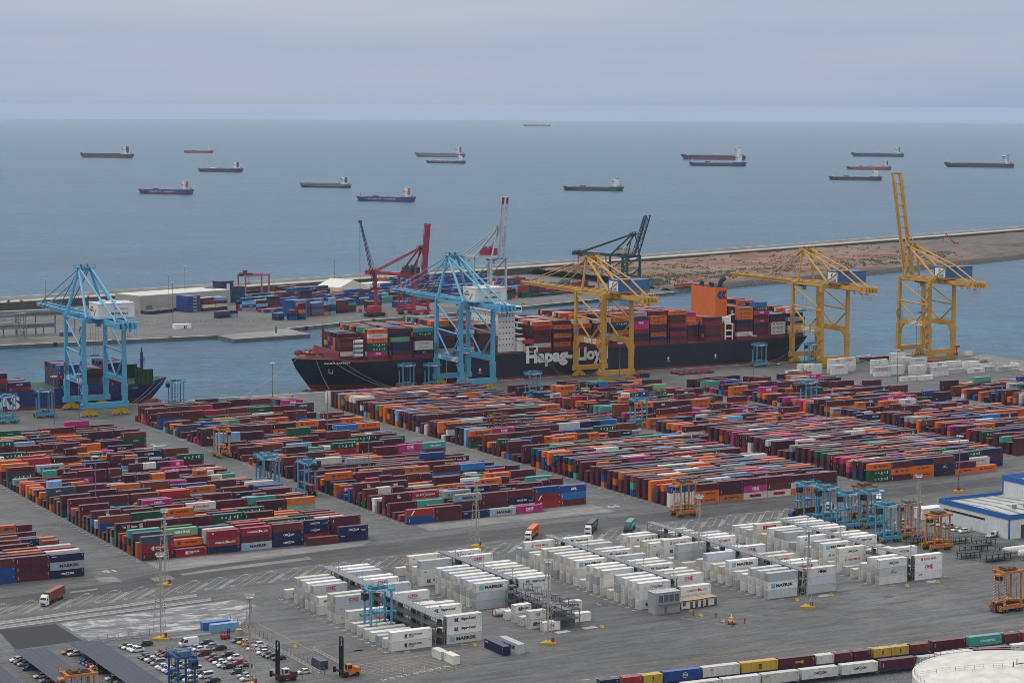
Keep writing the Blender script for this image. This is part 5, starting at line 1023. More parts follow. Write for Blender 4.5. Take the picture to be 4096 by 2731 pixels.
    # bays: x start, tiers at the side, tiers inboard, list of side colours bottom to top
    bays = [(529.8, 4, 5, 8, None), (544.9, 6, 6, 2, ['magenta:one', 'green:uasc', 'green:uasc', 'orange:hapag', 'white:yang', 'orange:hapag']), (559.4, 3, 6, 0, ['maroon', 'navy', 'navy']), (573.9, 6, 6, 0, ['navy:wan', 'white:yang', 'white:yang', 'maroon', 'green:uasc', 'teal']), (588.4, 4, 7, 0, None), (601.6, 6, 7, 0, ['white:yang', 'magenta:one', 'maroon', 'green:uasc', 'white', 'magenta']), (616.0, 6, 6, 0, ['darkmaroon', 'darkmaroon', 'maroon', 'maroon', 'orange:hapag', 'maroon']),
        (655.0, 6, 6, 0, ['pale', 'maroon', 'maroon', 'darkmaroon', 'crimson', 'orange:hapag']), (669.2, 6, 6, 0, ['palorange:hapag', 'maroon', 'orange:hapag', 'navy', 'orange:hapag', 'maroon']), (683.6, 5, 7, 0, ['maroon', 'navy', 'maroon', 'maroon', 'orange:hapag']), (697.6, 6, 7, 0, ['maroon', 'navy', 'maroon', 'maroon', 'maroon', 'white:hapag']), (711.0, 6, 7, 0, ['blue', 'maroon', 'orange:hapag', 'navy', 'green:uasc', 'orange:hapag']), (725.9, 6, 7, 0, ['maroon', 'navy', 'crimson', 'magenta', 'magenta:one', 'maroon']), (739.0, 6, 7, 0, ['navy', 'palorange:hapag', 'maroon', 'maroon', 'orange:hapag', 'orange:hapag']), (753.9, 7, 7, 0, ['maroon', 'crimson', 'navy', 'crimson', 'maroon', 'maroon', 'orange:hapag']),
        (767.8, 4, 6, 6, None), (781.2, 5, 5, 0, ['maroon', 'brown', 'maroon', 'crimson', 'maroon']), (805.2, 7, 7, 0, ['white:yang', 'maroon', 'darkmaroon', 'navy', 'orange:hapag', 'orange:hapag', 'palorange:hapag']), (818.2, 7, 8, 0, ['maroon', 'maroon', 'navy', 'crimson:klinew', 'maroon', 'magenta:one', 'green:uasc']), (831.2, 5, 5, 0, ['white:hapag', 'white:hapag', 'white:hapag', 'maroon', 'navy']), (845.0, 6, 6, 0, ['pale', 'white:yang', 'navy', 'white:yang', 'navy', 'white:yang'])]
    z0 = 18.3; ny = 18; lash = MB(); cov = MB()
    for bi, (x, ts, ti, inset, cols) in enumerate(bays):
        n0 = inset//2; rows = range(n0, ny-n0)
        bx(cov, x-.4, x+12.6, 1153.6+n0*2.5, 1200.4-n0*2.5, 17.0-1.3, z0-.05)
        lx = x+12.75
        for k in range(0, ny+1, 2):
            yy = 1153.2+n0*2.5+(47.4-5*n0)*k/ny; bx(lash, lx, lx+.45, yy-.2, yy+.2, z0-2.4, z0+(10.5 if bi > 6 else 8))
        bx(lash, lx, lx+.5, 1153+n0*2.5, 1200.8-n0*2.5, z0+5, z0+5.3); bx(lash, lx, lx+.5, 1153+n0*2.5, 1200.8-n0*2.5, z0+2.3, z0+2.6); bx(lash, lx-.2, lx+.9, 1153+n0*2.5, 1200.8-n0*2.5, z0+8-.3, z0+8)
        for r in rows:
            yy = 1153.9+r*2.52+WC/2
            tiers = ts if r == n0 else max(2, ti-(RN.random() < .25)-(RN.random() < .1))
            for k in range(tiers):
                ck, kd = RN.choices(PK, PW)[0], None
                if r == n0 and cols and k < len(cols): ck, _, kd = cols[k].partition(':'); kd = kd or None
                mass(x+L40/2, yy, z0+k*2.64, L40, 2.6, ck, kd, letters=(r == n0) or (r < n0+6 and k == tiers-1))
    cov.build('hatch_covers', MAROON, t); lash.build('lashing_bridges', mat('lashing_red', (.10, .018, .022), rough=.6, dirt=.3), t)
    mb = MB()
    for x in np.arange(535, 850, 7): bx(mb, x, x+.35, 1153.0, 1153.4, 14.6, 16.6)
    bx(mb, 533, 856, 1152.9, 1153.15, 16.55, 16.7); mb.build('deck_rail', MAROON, t)
    # deckhouse
    mb = MB(); bx(mb, 633, 645, 1160, 1194, 16, 43.5); bx(mb, 631.5, 646, 1153.2, 1200.8, 40.5, 44.2); bx(mb, 633.5, 643, 1168, 1186, 44.2, 47.5)
    for z in (23, 26.5, 30, 33.5, 37): bx(mb, 645, 648.5, 1156, 1198, z, z+.3)
    bx(mb, 645, 650.5, 1157, 1163, 16, 24)
    dh = mb.build('deckhouse', SHIPW, t)
    mb = MB(); a = P(0, 1160)
    for z in (20, 23.5, 27, 30.5, 34, 37.5):
        for x in np.linspace(634.5, 643.5, 5): bx(mb, x-.3, x+.3, 1159.9, 1159.98, z, z+.8)
    for z in (20, 23.5, 27, 30.5, 34, 37.5):
        for yy in np.linspace(1163, 1191, 10): bx(mb, 632.9, 632.98, yy-.35, yy+.35, z, z+.8)
    bx(mb, 631.4, 631.48, 1154.5, 1199.5, 42, 43.6); bx(mb, 632, 645.5, 1153.1, 1153.18, 42, 43.6); adopt(mb.build('windows', GLASS), dh)
    mb = MB(); a = P(639, 1177); mb.tube((*a, 47.5+Z), (*a, 58+Z), .7, 8, r2=.3); mb.box(a[0]-2.5, a[0]+2.5, a[1]-4, a[1]+4, 51+Z, 51.2+Z); mb.tube((a[0], a[1]-3, 52+Z), (a[0], a[1]+3, 52+Z), .25, 6); mb.tube((a[0]+1, a[1]+5, 47.5+Z), (a[0]+1, a[1]+5, 49.5+Z), 1.0, 10); mb.build('radar_mast', SHIPW, t)
    mb = MB(); bx(mb, 649.5, 657.5, 1153.3, 1156.5, 12.5, 19.3); bx(mb, 651, 656, 1153.2, 1153.28, 16.2, 18.6, 1); mb.build('gangway_housing', [SHIPW, BLKM], t)
    mb = MB(); a = P(652.5, 1155.5); pts = [(-4.2, .3), (-3.4, 1.3), (3.4, 1.3), (4.2, .5), (3.6, -.9), (-3.6, -.9)]; mb.ext([(x+a[0], z+21.9+Z) for x, z in pts], a[1]-1.4, a[1]+1.4, axis='y'); mb.build('lifeboat', mat('lifeboat_red', (.42, .02, .03), rough=.4), t)
    mb = MB(); a, b = P(655.5, 1152.3), P(672, 1150.2); mb.beam((*a, 15.5+Z), (*b, .6+Z), 1.0, .25); rail(mb, (a[0], a[1]+.5, 15.6+Z), (b[0], b[1]+.5, .7+Z), step=1.6, t=.07); mb.build('gangway', mat('gangway_grey', (.10, .10, .11)), t)
    # engine casing with the orange funnel
    mb = MB(); bx(mb, 793.6, 802.6, 1162, 1190, 16, 49.2); fo = mb.build('funnel_casing', ORNG, t)
    d = Decal(); hl_logo(d, 0, 0, 5.2, NV); adopt(d.obj('lettering', None, (P(794.9, 1162)[0], P(794.9, 1162)[1]+.06, 42+Z), (-1, 0, 0), (0, 0, 1)), fo)
    mb = MB(); bx(mb, 794.5, 802, 1163, 1189, 49.2, 49.6)
    for x, yy, r in ((796, 1169, 1.2), (799, 1176, .9), (797, 1183, 1.5)): a = P(x, yy); mb.tube((*a, 49.6+Z), (*a, 52+Z), r, 10)
    a = P(799.5, 1166); mb.path([(a[0], a[1], 49.6+Z), (a[0]-.3, a[1], 52+Z), (a[0]-2, a[1], 54+Z), (a[0]-3.8, a[1], 55+Z)], 1.5, 10); mb.build('exhaust_pipes', mat('soot', (.03, .03, .032), rough=.9), t)
    mb = MB(); bx(mb, 795.5, 796.2, 1153.5, 1154.2, 16.5, 27); bx(mb, 801.2, 801.9, 1153.5, 1154.2, 16.5, 27); [bx(mb, 796.2, 801.2, 1153.6, 1154.1, z, z+.8) for z in (18.2, 22, 26.2)]; bx(mb, 796, 801, 1155, 1160, 27, 31); a = P(799, 1157); mb.beam((a[0], a[1], 31+Z), (a[0]-6, a[1], 32.5+Z), .8); mb.build('provision_crane', SHIPW, t)
    for r, (p, q) in enumerate((((506, 1176, 18.2), (463, 1148.8, .4)), ((507, 1172, 18.2), (461, 1148.8, .4)), ((514, 1163, 17.2), (517, 1149.3, .4)), ((521.5, 1157, 16.8), (553, 1149.6, .4)), ((527, 1154.5, 16.6), (556, 1149.6, .4)), ((858, 1156, 11), (828, 1151, .4)))):
        mb = MB(); a, b = Vector((*P(p[0], p[1]), p[2]+Z)), Vector((*P(q[0], q[1]), q[2]+Z)); pts = [a.lerp(b, k/8)-Vector((0, 0, 1.6*math.sin(math.pi*k/8))) for k in range(9)]; mb.path(pts, .085, 4); mb.build('mooring_line', ROPE, t)
    # four tank containers at the bow end of the second bay
    for k in range(4): tank_container(537.6, 1155.4, z0+k*2.64, ['white tank container, bottom', 'white tank container with blue print, second', 'white tank container, third', 'white tank container, top'][k]+' of the tank stack near the bow', mat('tank_frame_dark', (.05, .05, .07)), TANKW if k != 1 else mat('tank_bluewhite', (.35, .45, .58), rough=.35))
big_ship()
# ---- the smaller ship at the left, bow to the right
def small_ship():
    L, B, zd = 195.0, 30.0, 13.5; cx, cy = 424-195/2, 1167.2
    t = empty('container_ship', (cx, cy, SEA_Z), 0, 'royal blue container ship with green deck berthed at the left edge', 'container ship'); Z = -SEA_Z
    mb = MB(); hull(mb, L, B, zd, bow_rise=1.0, rake=12, boot=.32, ent=(.32, .17), fc=.93, draft=1.2); hb = mb.build('hull', [HULLB, BOOT, DECKG], t)
    def bx(mb, x0, x1, y0, y1, z0, z1, m=0): mb.box(x0-cx, x1-cx, y0-cy, y1-cy, z0+Z, z1+Z, m)
    mb = MB(); mb.tube((L/2-24, 0, .6), (L/2-7, 0, .6), 2.3, 14); mb.tube((L/2-7, 0, .6), (L/2-4.2, 0, .6), 2.3, 14, r2=1.3); mb.tube((L/2-4.2, 0, .6), (L/2-3.4, 0, .6), 1.3, 14, r2=.3); mb.build('bulbous_bow', BOOT, t, smooth=True)
    d = Decal(); d.text('ARKAS', 0, 0, 6.4, (.62, .64, .66), w=33, bold=.05); d.obj('lettering', hb, (335-33-cx, -B/2-.07, 1.0+Z), (1, 0, 0), (0, 0, 1))
    d = Decal(); d.text('CINZIA A', 0, 0, 1.1, (.45, .48, .55), w=7.4, bold=.02); o = d.obj('lettering', hb, (0, 0, 0), (1, 0, 0), (0, 0, 1)); o.location = (407.2-cx, 1157.4-cy, 9.0+Z); o.rotation_euler = (R(8), 0, .52)
    mb = MB()      # green bulwark plating behind the forecastle
    for yy in (1153.5, 1180): bx(mb, 400.5, 411, yy, yy+.4, 10.5, 18.6); [bx(mb, x, x+.3, yy-.4, yy+.8, 10.5, 18.6) for x in np.arange(400.5, 411, 1.5)]
    bx(mb, 410.6, 411, 1153.5, 1180.4, 11, 17); mb.build('bulwark', DECKG, t)
    mb = MB(); bx(mb, 408.2, 409.6, 1165.5, 1167, 11, 27); bx(mb, 407.5, 410.5, 1165, 1167.5, 22.5, 22.8); bx(mb, 408.6, 409.2, 1166, 1166.5, 27, 29.5); [bx(mb, 409.7, 410.8, 1166, 1166.4, z, z+.2) for z in np.arange(12, 25, 1.2)]; mb.build('foremast', NAVYP, t)
    mb = MB(); rnd = random.Random(8); [bx(mb, x, x+rnd.uniform(.6, 1.6), y, y+rnd.uniform(.6, 1.6), 11, 11+rnd.uniform(.6, 1.5)) for x, y in [(rnd.uniform(411.5, 418), 1167+rnd.uniform(-5, 5)) for _ in range(26)]]; mb.build('winches', mat('winch_green', (.05, .12, .07), dirt=.4), t)
    mb = MB()
    for x in np.arange(246, 400, 14.2): bx(mb, x, x+13.2, 1153.2, 1180.8, 8.4, 9.9); [bx(mb, x+13.3, x+13.8, y, y+.4, 8, 12) for y in (1153.5, 1163, 1172, 1180)]
    mb.build('hatch_covers', HATCH, t)
    mb = MB(); bx(mb, 240, 402, 1152.6, 1152.9, 9.0, 10.2); [bx(mb, x, x+.3, 1152.4, 1153, 7.8, 10.2) for x in np.arange(242, 402, 4)]; mb.build('coaming', DECKG, t)
    mb = MB(); bx(mb, 246, 258, 1154, 1180, 10, 34); mb.build('deckhouse', SHIPW, t)
    S = [(316.7, ['navy', 'maroon', 'crimson', 'navy']), (329.4, ['crimson', 'navy:cmacgm']), (357.0, ['navy:line', 'navy:line', 'crimson:dal', 'blue:line', 'blue:line']), (369.6, ['blue:line', 'brown', 'navy', 'brown']), (384.0, ['maroon', 'navy:cmacgm', 'navy', 'navy', 'navy'])]
    for x, cols in S:
        for r in range(10):
            yy = 1154+r*2.5+WC/2
            for k in range(max(1, len(cols)-(r > 0 and RN.random() < .2))):
                ck, _, kd = cols[k].partition(':') if r == 0 else (RN.choice(['navy', 'blue', 'navy', 'maroon', 'brown', 'blue', 'darkmaroon']), '', '')
                mass(x+L40/2, yy, 10.1+k*2.62, L40, 2.6, ck, kd or None, letters=r == 0 or r < 3)
    for p, q in (((419, 1160, 11.6), (398.5, 1149.2, .4)), ((413, 1157, 10.8), (396, 1149.2, .4)), ((423, 1166, 12), (456, 1148.8, .4))):
        mb = MB(); a, b = Vector((p[0]-cx, p[1]-cy, p[2]+Z)), Vector((q[0]-cx, q[1]-cy, q[2]+Z)); pts = [a.lerp(b, k/8)-Vector((0, 0, 1.2*math.sin(math.pi*k/8))) for k in range(9)]; mb.path(pts, .085, 4); mb.build('mooring_line', ROPE, t)
small_ship()
# ---- ships lying at anchor on the open sea
def tanker(x, y, L, label, topside, boot, deck, acc_w, funnel, B=None, laden=.5, kind='product', a=18, mastc=None, letters=None, stripe=None):
    B = B or L*.155; zd = L*(.052+.03*laden)
    t = empty('anchored_ship', (x, y, SEA_Z), R(151-a), label, 'tanker' if kind != 'coaster' else 'cargo ship', 'ships waiting at anchor')
    mb = MB(); poop = (.24, L*.018) if kind == 'product' else None
    hull(mb, L, B, zd, bow_rise=L*.016, rake=L*.05, boot=boot[1], ent=(.26, .18), fc=.90, poop=poop, ns=30); hb = mb.build('hull', [topside, boot[0], deck], t)
    if kind == 'product': mb = MB(); mb.tube((L*.44, 0, -.3), (L*.49, 0, -.3), L*.014, 10); mb.build('bulbous_bow', boot[0], t)
    zp = zd+(L*.018 if kind == 'product' else 0); W_ = SHIPW; mb = MB(); ax = -L*.36; h = L*.03
    mb.box(ax-L*.05, ax+L*.035, -B*.44, B*.44, zp, zp+h); mb.box(ax-L*.035, ax+L*.035, -B*.36, B*.36, zp+h, zp+h*2); mb.box(ax-L*.02, ax+L*.035, -B*.34, B*.34, zp+h*2, zp+h*3); mb.box(ax-L*.005, ax+L*.036, -B*.49, B*.49, zp+h*3, zp+h*3.7); mb.box(ax, ax+L*.02, -B*.2, B*.2, zp+h*3.7, zp+h*4)
    dh = mb.build('deckhouse', W_, t)
    mb = MB(); mb.box(ax+L*.0365, ax+L*.037, -B*.45, B*.45, zp+h*3.25, zp+h*3.6)
    for s in (-1, 1):
        mb.box(ax-L*.002, ax+L*.034, min(s*B*.491, s*B*.495), max(s*B*.491, s*B*.495), zp+h*3.25, zp+h*3.6)
        for k, yb in ((.35, .441), (1.35, .361), (2.35, .341)): [mb.box(ax-L*.03+i*L*.014, ax-L*.03+i*L*.014+L*.006, min(s*B*yb, s*B*(yb+.004)), max(s*B*yb, s*B*(yb+.004)), zp+h*k, zp+h*(k+.35)) for i in range(2, 5)]
    adopt(mb.build('windows', GLASS), dh)
    mb = MB(); mb.tube((ax+L*.012, 0, zp+h*4), (ax+L*.012, 0, zp+h*5.6), L*.0025, 6); mb.beam((ax+L*.012, -B*.12, zp+h*4.9), (ax+L*.012, B*.12, zp+h*4.9), L*.002); mb.build('radar_mast', W_, t)
    mb = MB(); mb.ext([(ax-L*.065, zp+h), (ax-L*.03, zp+h), (ax-L*.034, zp+h*4), (ax-L*.062, zp+h*3.9)], -B*.11, B*.11, axis='y'); mb.box(ax-L*.06, ax-L*.036, -B*.1, B*.1, zp+h*4.0, zp+h*4.25, 1); mb.build('funnel', [funnel, BLKM], t)
    mb = MB(); mb.beam((ax-L*.075, -B*.3, zp+h*.9), (ax-L*.105, -B*.3, zp+h*.2), L*.014); mb.build('lifeboat', mat('lifeboat_orange', (.55, .12, .03)), t)
    mb = MB(); mb.tube((L*.43, 0, zd), (L*.43, 0, zd+L*.075), L*.0032, 6); mb.build('foremast', mastc or W_, t)
    pipe = mat('deck_pipes', (.16, .06, .06), rough=.6, dirt=.4)
    if kind != 'coaster':
        mb = MB(); [mb.tube((-L*.3, yy*B, zd+L*.008), (L*.36, yy*B, zd+L*.008), L*.0022, 5) for yy in (-.06, 0, .06, .12)]; [mb.box(q*L-L*.002, q*L+L*.002, -B*.4, B*.4, zd, zd+L*.012) for q in np.linspace(-.27, .36, 12)]; mb.box(-L*.02, L*.03, -B*.42, B*.42, zd+L*.006, zd+L*.012); mb.build('pipework', pipe, t)
        mb = MB(); mb.tube((L*.0, B*.05, zd), (L*.0, B*.05, zd+L*.032), L*.004, 6); mb.beam((0, B*.05, zd+L*.032), (-L*.09, B*.1, zd+L*.030), L*.004); mb.beam((-L*.09, B*.1, zd), (-L*.09, B*.1, zd+L*.028), L*.0025); mb.build('hose_crane', funnel if kind == 'product' else W_, t)
        if kind == 'product': mb = MB(); mb.tube((L*.12, -B*.1, zd+L*.02), (L*.22, -B*.1, zd+L*.02), L*.011, 10); mb.build('deck_tank', W_ if 'white' in label else mat('deck_tank_red', (.28, .05, .04)), t)
    else:
        mb = MB(); mb.box(-L*.29, L*.36, -B*.4, B*.4, zd, zd+L*.022); [mb.box(q*L, q*L+L*.005, -B*.41, B*.41, zd+L*.022, zd+L*.026) for q in np.linspace(-.28, .35, 8)]; mb.build('hatch_covers', mat('hatch_olive', (.16, .19, .15)), t)
    if stripe: mb = MB(); [mb.box(-L*.46, L*.36, min(s*(B/2+.02), s*(B/2+.12)), max(s*(B/2+.02), s*(B/2+.12)), zd*.62, zd*.88) for s in (-1, 1)]; adopt(mb.build('hull_stripe', stripe), hb)
    if letters:
        for s in (1,): d = Decal(); d.text(letters, 0, 0, zd*.30, (.62, .62, .64), w=L*.47, bold=.03, space=1.25); d.obj('lettering', hb, (L*.26, B/2+.1, zd*.50), (-1, 0, 0), (0, 0, 1))
    return t
rb = lambda: (ship_mat('boot_red', (.20, .03, .03)), .42)
HN = ship_mat('hull_navy', (.012, .022, .075)); HRD = ship_mat('hull_red', (.32, .035, .03)); HGR = ship_mat('hull_green', (.012, .06, .045)); HGY = ship_mat('hull_grey', (.14, .16, .19)); HBK = ship_mat('hull_black', (.010, .012, .022)); ATL = ship_mat('hull_bright_blue', (.012, .055, .26)); OF = mat('funnel_orange', (.50, .11, .05)); DKB = mat('funnel_navy', (.02, .04, .12)); TEALF = mat('funnel_teal', (.04, .22, .28)); YLF = mat('funnel_yellow', (.45, .30, .06))
DK2 = mat('deck_dull_red', (.15, .045, .04), rough=.7, dirt=.3)
tanker(2216, 6627, 188, 'long navy tanker with red boot top at the far left of the sea', HN, (BOOT, .45), DK2, 1, DKB, laden=.35, kind='crude', a=20)
tanker(2735, 7187, 112, 'small all red tanker far out near the left', HRD, (HRD, .2), DK2, 1, SHIPW, laden=.2)
tanker(2015, 5147, 126, 'dark navy tanker with a white deck tank, left part of the sea', HN, (BOOT, .3), DK2, 1, DKB, laden=.1, a=22)
tanker(1423, 3915, 114, 'blue tanker lettered ATLANTIS TANKERS, the left one of two', ATL, (BOOT, .38), DK2, 1, OF, laden=.35, letters='ATLANTIS  TANKERS', mastc=OF, a=20)
tanker(1836, 4105, 112, 'grey coaster with a red stripe along its hull', ship_mat('hull_pale_grey', (.22, .23, .26)), (HBK, .45), DECKG, 1, DKB, laden=.3, kind='coaster', stripe=ship_mat('stripe_red', (.30, .03, .035)), a=16)
tanker(1666, 3467, 111, 'blue tanker lettered ATLANTIS TANKERS, nearest to the quay cranes', ATL, (BOOT, .34), DK2, 1, OF, laden=.3, letters='ATLANTIS  TANKERS', mastc=OF, a=20)
tanker(3280, 6412, 172, 'pale grey hazy tanker behind a smaller black one, mid sea', HGY, (BOOT, .2), DK2, 1, mat('funnel_red', (.3, .04, .05)), laden=.35, kind='crude', a=14)
tanker(2925, 5681, 120, 'small black tanker with white deckhouse in front of the grey tanker', HBK, (BOOT, .15), DK2, 1, SHIPW, laden=.02, letters='V I L M A R', a=16)
tanker(2260, 3747, 124, 'dark green tanker alone on the middle of the sea', HGR, (HGR, .2), DK2, 1, SHIPW, laden=.02, a=16)
tanker(3946, 5802, 208, 'large black tanker with red boot top partly behind another', HBK, (BOOT, .5), DK2, 1, SHIPW, laden=.4, kind='crude', a=10)
tanker(3535, 5177, 165, 'navy tanker with a red deck tank in front of the large black tanker', HN, (HBK, .25), DK2, 1, SHIPW, laden=.0, a=14)
tanker(4747, 5982, 182, 'far navy tanker with a teal funnel at upper right', HN, (HBK, .2), DK2, 1, TEALF, laden=.25, kind='crude', a=14)
tanker(3724, 4729, 122, 'red tanker partly hidden behind the raised yellow boom', HRD, (BOOT, .25), DK2, 1, DKB, laden=.15, a=16)
tanker(3156, 4057, 124, 'black tanker just left of the raised yellow boom', HBK, (BOOT, .25), DK2, 1, SHIPW, laden=.1, a=18)
tanker(4182, 4810, 197, 'long black tanker with a yellow funnel at the right of the sea', HBK, (HBK, .2), DK2, 1, YLF, laden=.15, kind='crude', a=14)
tanker(8900, 15650, 230, 'tiny faint ship on the horizon above the middle of the quay', HGY, (HGY, .2), DK2, 1, SHIPW, laden=.2, kind='crude', a=10)
# ================================================================ straddle carriers, masts, trucks
CARB = mat('carrier_blue', (.075, .30, .45), rough=.4, dirt=.25, scale=.8); CARO = mat('carrier_orange', (.48, .17, .035), rough=.5, dirt=.4, scale=.8); CARD = mat('carrier_rust', (.26, .10, .05), rough=.6, dirt=.4, scale=.8); CARN = mat('carrier_navy', (.02, .07, .20), rough=.45, dirt=.3, scale=.8)
TYRE = mat('tyre', (.018, .018, .019), rough=.9); STRIPE = None
def stripes(name, c1, c2, scale, tilt):
    m = bpy.data.materials.new(name); nt, N, L, b = nodes(m); tc = N.new('ShaderNodeTexCoord'); mp = N.new('ShaderNodeMapping'); mp.inputs['Rotation'].default_value = tilt; L.new(tc.outputs['Object'], mp.inputs['Vector'])
    w = N.new('ShaderNodeTexWave'); w.bands_direction = 'Z'; w.inputs['Scale'].default_value = scale; L.new(mp.outputs[0], w.inputs['Vector']); L.new(ramp(N, L, w.outputs['Fac'], [(.48, c1), (.52, c2)]), b.inputs['Base Color']); return m
REDW = stripes('red_white_bands', (.45, .03, .035), (.65, .64, .62), .34, (0, 0, 0)); REDWS = stripes('red_white_spiral', (.40, .07, .05), (.6, .56, .52), .45, (R(40), R(20), 0)); BLKY = stripes('black_yellow_bands', (.015, .015, .015), (.55, .36, .03), .9, (R(40), R(20), 0))
def straddle_carrier(loc, rz, main, label, hub=None, sign=True, spz=3.4, cont=None, h=13.6, striped=False, group='straddle carriers'):
    t = empty('straddle_carrier', loc, rz, label, 'straddle carrier', group); hub = hub or TYRE
    for s in (-1, 1):
        y = s*2.45
        mb = MB(); mb.box(-4.9, 4.9, y-.42, y+.42, 1.25, 2.15); mb.box(-3.2, 3.2, y-.5, y+.5, 2.152, 2.6); mb.box(1.0, 3.0, y+s*.5-.25, y+s*.5+.25, 1.3, 2.5); mb.build('side_beam', main, t)
        mb = MB(); mb.box(-5.5, -4.91, y-.5, y+.5, .7, 2.5); mb.box(4.91, 5.5, y-.5, y+.5, .7, 2.5); mb.build('bumper', BLKY, t)
        for x in (-4.1, -2.55, 2.0, 3.6):
            mb = MB(); mb.tube((x, y-.3, .8), (x, y+.3, .8), .8, 12); mb.tube((x, y-.33, .8), (x, y+.33, .8), .42, 8, 1); mb.build('wheel', [TYRE, hub], t)
        for x in (-3.5, 3.5):
            mb = MB(); mb.box(x-.27, x+.27, y-.25, y+.25, 2.16, h); mb.build('leg', REDWS if striped and x < 0 else main, t)
        mb = MB(); mb.box(-4.6, 4.6, y-.36, y+.36, h, h+.75); mb.build('top_beam', main, t)
        mb = MB(); mb.tube((-3.3, y, 2.4), (3.3, y, h*.55), .05, 4); mb.tube((3.3, y, 2.4), (-3.3, y, h*.55), .05, 4); mb.tube((-3.3, y, h*.55), (3.3, y, h-.2), .05, 4); [mb.tube((x, y, 2.6), (x, y, h), .07, 4) for x in (-1.8, -1.2, 1.6)]; mb.build('tie_rods', BLKM, t)
    for x in (-3.5, 3.5):
        mb = MB(); mb.box(x-.4, x+.4, -2.08, 2.08, h+.05, h+.7); mb.build('cross_beam', main, t)
    mb = MB(); mb.box(-2.9, 2.7, -1.5, 1.5, h+.2, h+1.25); mb.box(-2.4, -.6, -1.9, 1.9, h+1.251, h+1.7); mb.box(.2, 2.2, -1.1, 1.1, h+1.251, h+1.6); mb.tube((-.2, -2, h+.9), (-.2, 2, h+.9), .42, 8); mb.build('hoist_machinery', DKM if main in (CARO, CARD) else mat('hoist_grey_blue', (.06, .15, .20), dirt=.4), t)
    mb = MB(); q = [(-4.6, -2.7, h+.75), (4.6, -2.7, h+.75), (4.6, 2.7, h+.75), (-4.6, 2.7, h+.75)]
    for i in range(4): rail(mb, q[i], q[(i+1) % 4], step=1.6, t=.06)
    mb.build('handrail', main, t)
    mb = MB(); mb.box(-6.2, -4.4, -2.6, -.5, h-2.2, h-.2); mb.box(-6.23, -6.201, -2.45, -.65, h-1.9, h-.6, 1); mb.box(-6.0, -4.6, -2.63, -2.601, h-1.9, h-.6, 1); mb.box(-6.2, -4.4, -2.7, -.4, h-.2, h, 0); mb.build('cab', [main if main is not CARB else BLKM, GLASS], t)
    if sign: mb = MB(); mb.box(-1.9, 1.9, -2.9, -2.82, h-.1, h+.65); s_ = mb.build('sign', SHIPW, t); d = Decal(); d.text('APM TERMINALS', -1.6, h+.1, .36, (.05, .06, .08), w=3.2, bold=.02); adopt(d.obj('lettering', None, (0, -2.91, 0), (1, 0, 0), (0, 0, 1)), s_)
    mb = MB(); mb.box(-6.0, 6.0, -.45, .45, spz, spz+.45); [mb.box(s*5.7-.3, s*5.7+.3, -1.2, 1.2, spz-.1, spz+.4) for s in (-1, 1)]; mb.box(-1.6, 1.6, -1.8, 1.8, spz+.46, spz+1.0); [mb.tube((x, y, spz+1), (x, y, h), .04, 4) for x in (-1.4, 1.4) for y in (-1.5, 1.5)]; mb.build('spreader', main, t)
    mb = MB(); [mb.box(-4.35, -3.95, -2.45-.55, -2.45-.5, z, z+.07) for z in np.arange(2.6, h, .6)]; mb.box(-4.4, -4.33, -3.0, -2.93, 2.4, h); mb.box(-3.97, -3.9, -3.0, -2.93, 2.4, h); mb.build('ladder', main, t)
    return t
BLW = mat('hub_blue', (.06, .22, .36))
cs = [((526.5, 703, 0), 'rearmost blue straddle carrier behind the white reefers, beside the blue lorry'), ((528.5, 693, 0), 'second blue straddle carrier of the parked cluster'), ((528.0, 678.6, 0), 'blue straddle carrier in the middle of the cluster, in front of orange one'), ((538.5, 677.4, 0), 'blue straddle carrier at the right of the cluster'), ((525.6, 651.2, 0), 'foremost blue straddle carrier of the parked cluster'),
    ((339.5, 1123, 0), 'blue straddle carrier under the left blue quay crane'), ((316.5, 1111, 0), 'blue straddle carrier at the left picture edge on the quay'), ((415.5, 1129.5, 0), 'blue straddle carrier by the bow of the left ship'), ((561.5, 1140, 0), 'left blue straddle carrier in front of the black bow'), ((575.6, 1134.5, 0), 'blue straddle carrier beside the middle blue crane leg'), ((608.5, 1073, 0), 'blue straddle carrier behind the stacks below the Hapag-Lloyd lettering'), ((601.5, 949.5, 0), 'blue straddle carrier standing in the lane among the stacks, right of centre'), ((812, 1138.5, 0), 'blue straddle carrier on the quay in front of the ship stern'), ((845, 1127.5, 0), 'blue straddle carrier between the legs of a yellow crane'), ((724.5, 968.5, 0), 'blue straddle carrier at the end of the far right rows'),
    ((369.5, 846.5, 0), 'blue straddle carrier lifting a maroon box in the lane, right of a pair'), ((361, 871, 0), 'blue straddle carrier of a pair in the lane, farther one'), ((359.5, 863.5, 0), 'blue straddle carrier of a pair in the lane, nearer one'), ((290.6, 610.4, 0), 'blue straddle carrier working over the first white reefer group')]
RZ = {5: math.pi, 6: math.pi, 16: R(90), 15: R(90)}
for i, (loc, lab) in enumerate(cs): straddle_carrier(loc, 0 if i not in (15,) else R(90), CARB, lab, hub=BLW, spz=6.2 if i == 18 else (7.5 if i in (0, 2) else 3.3))
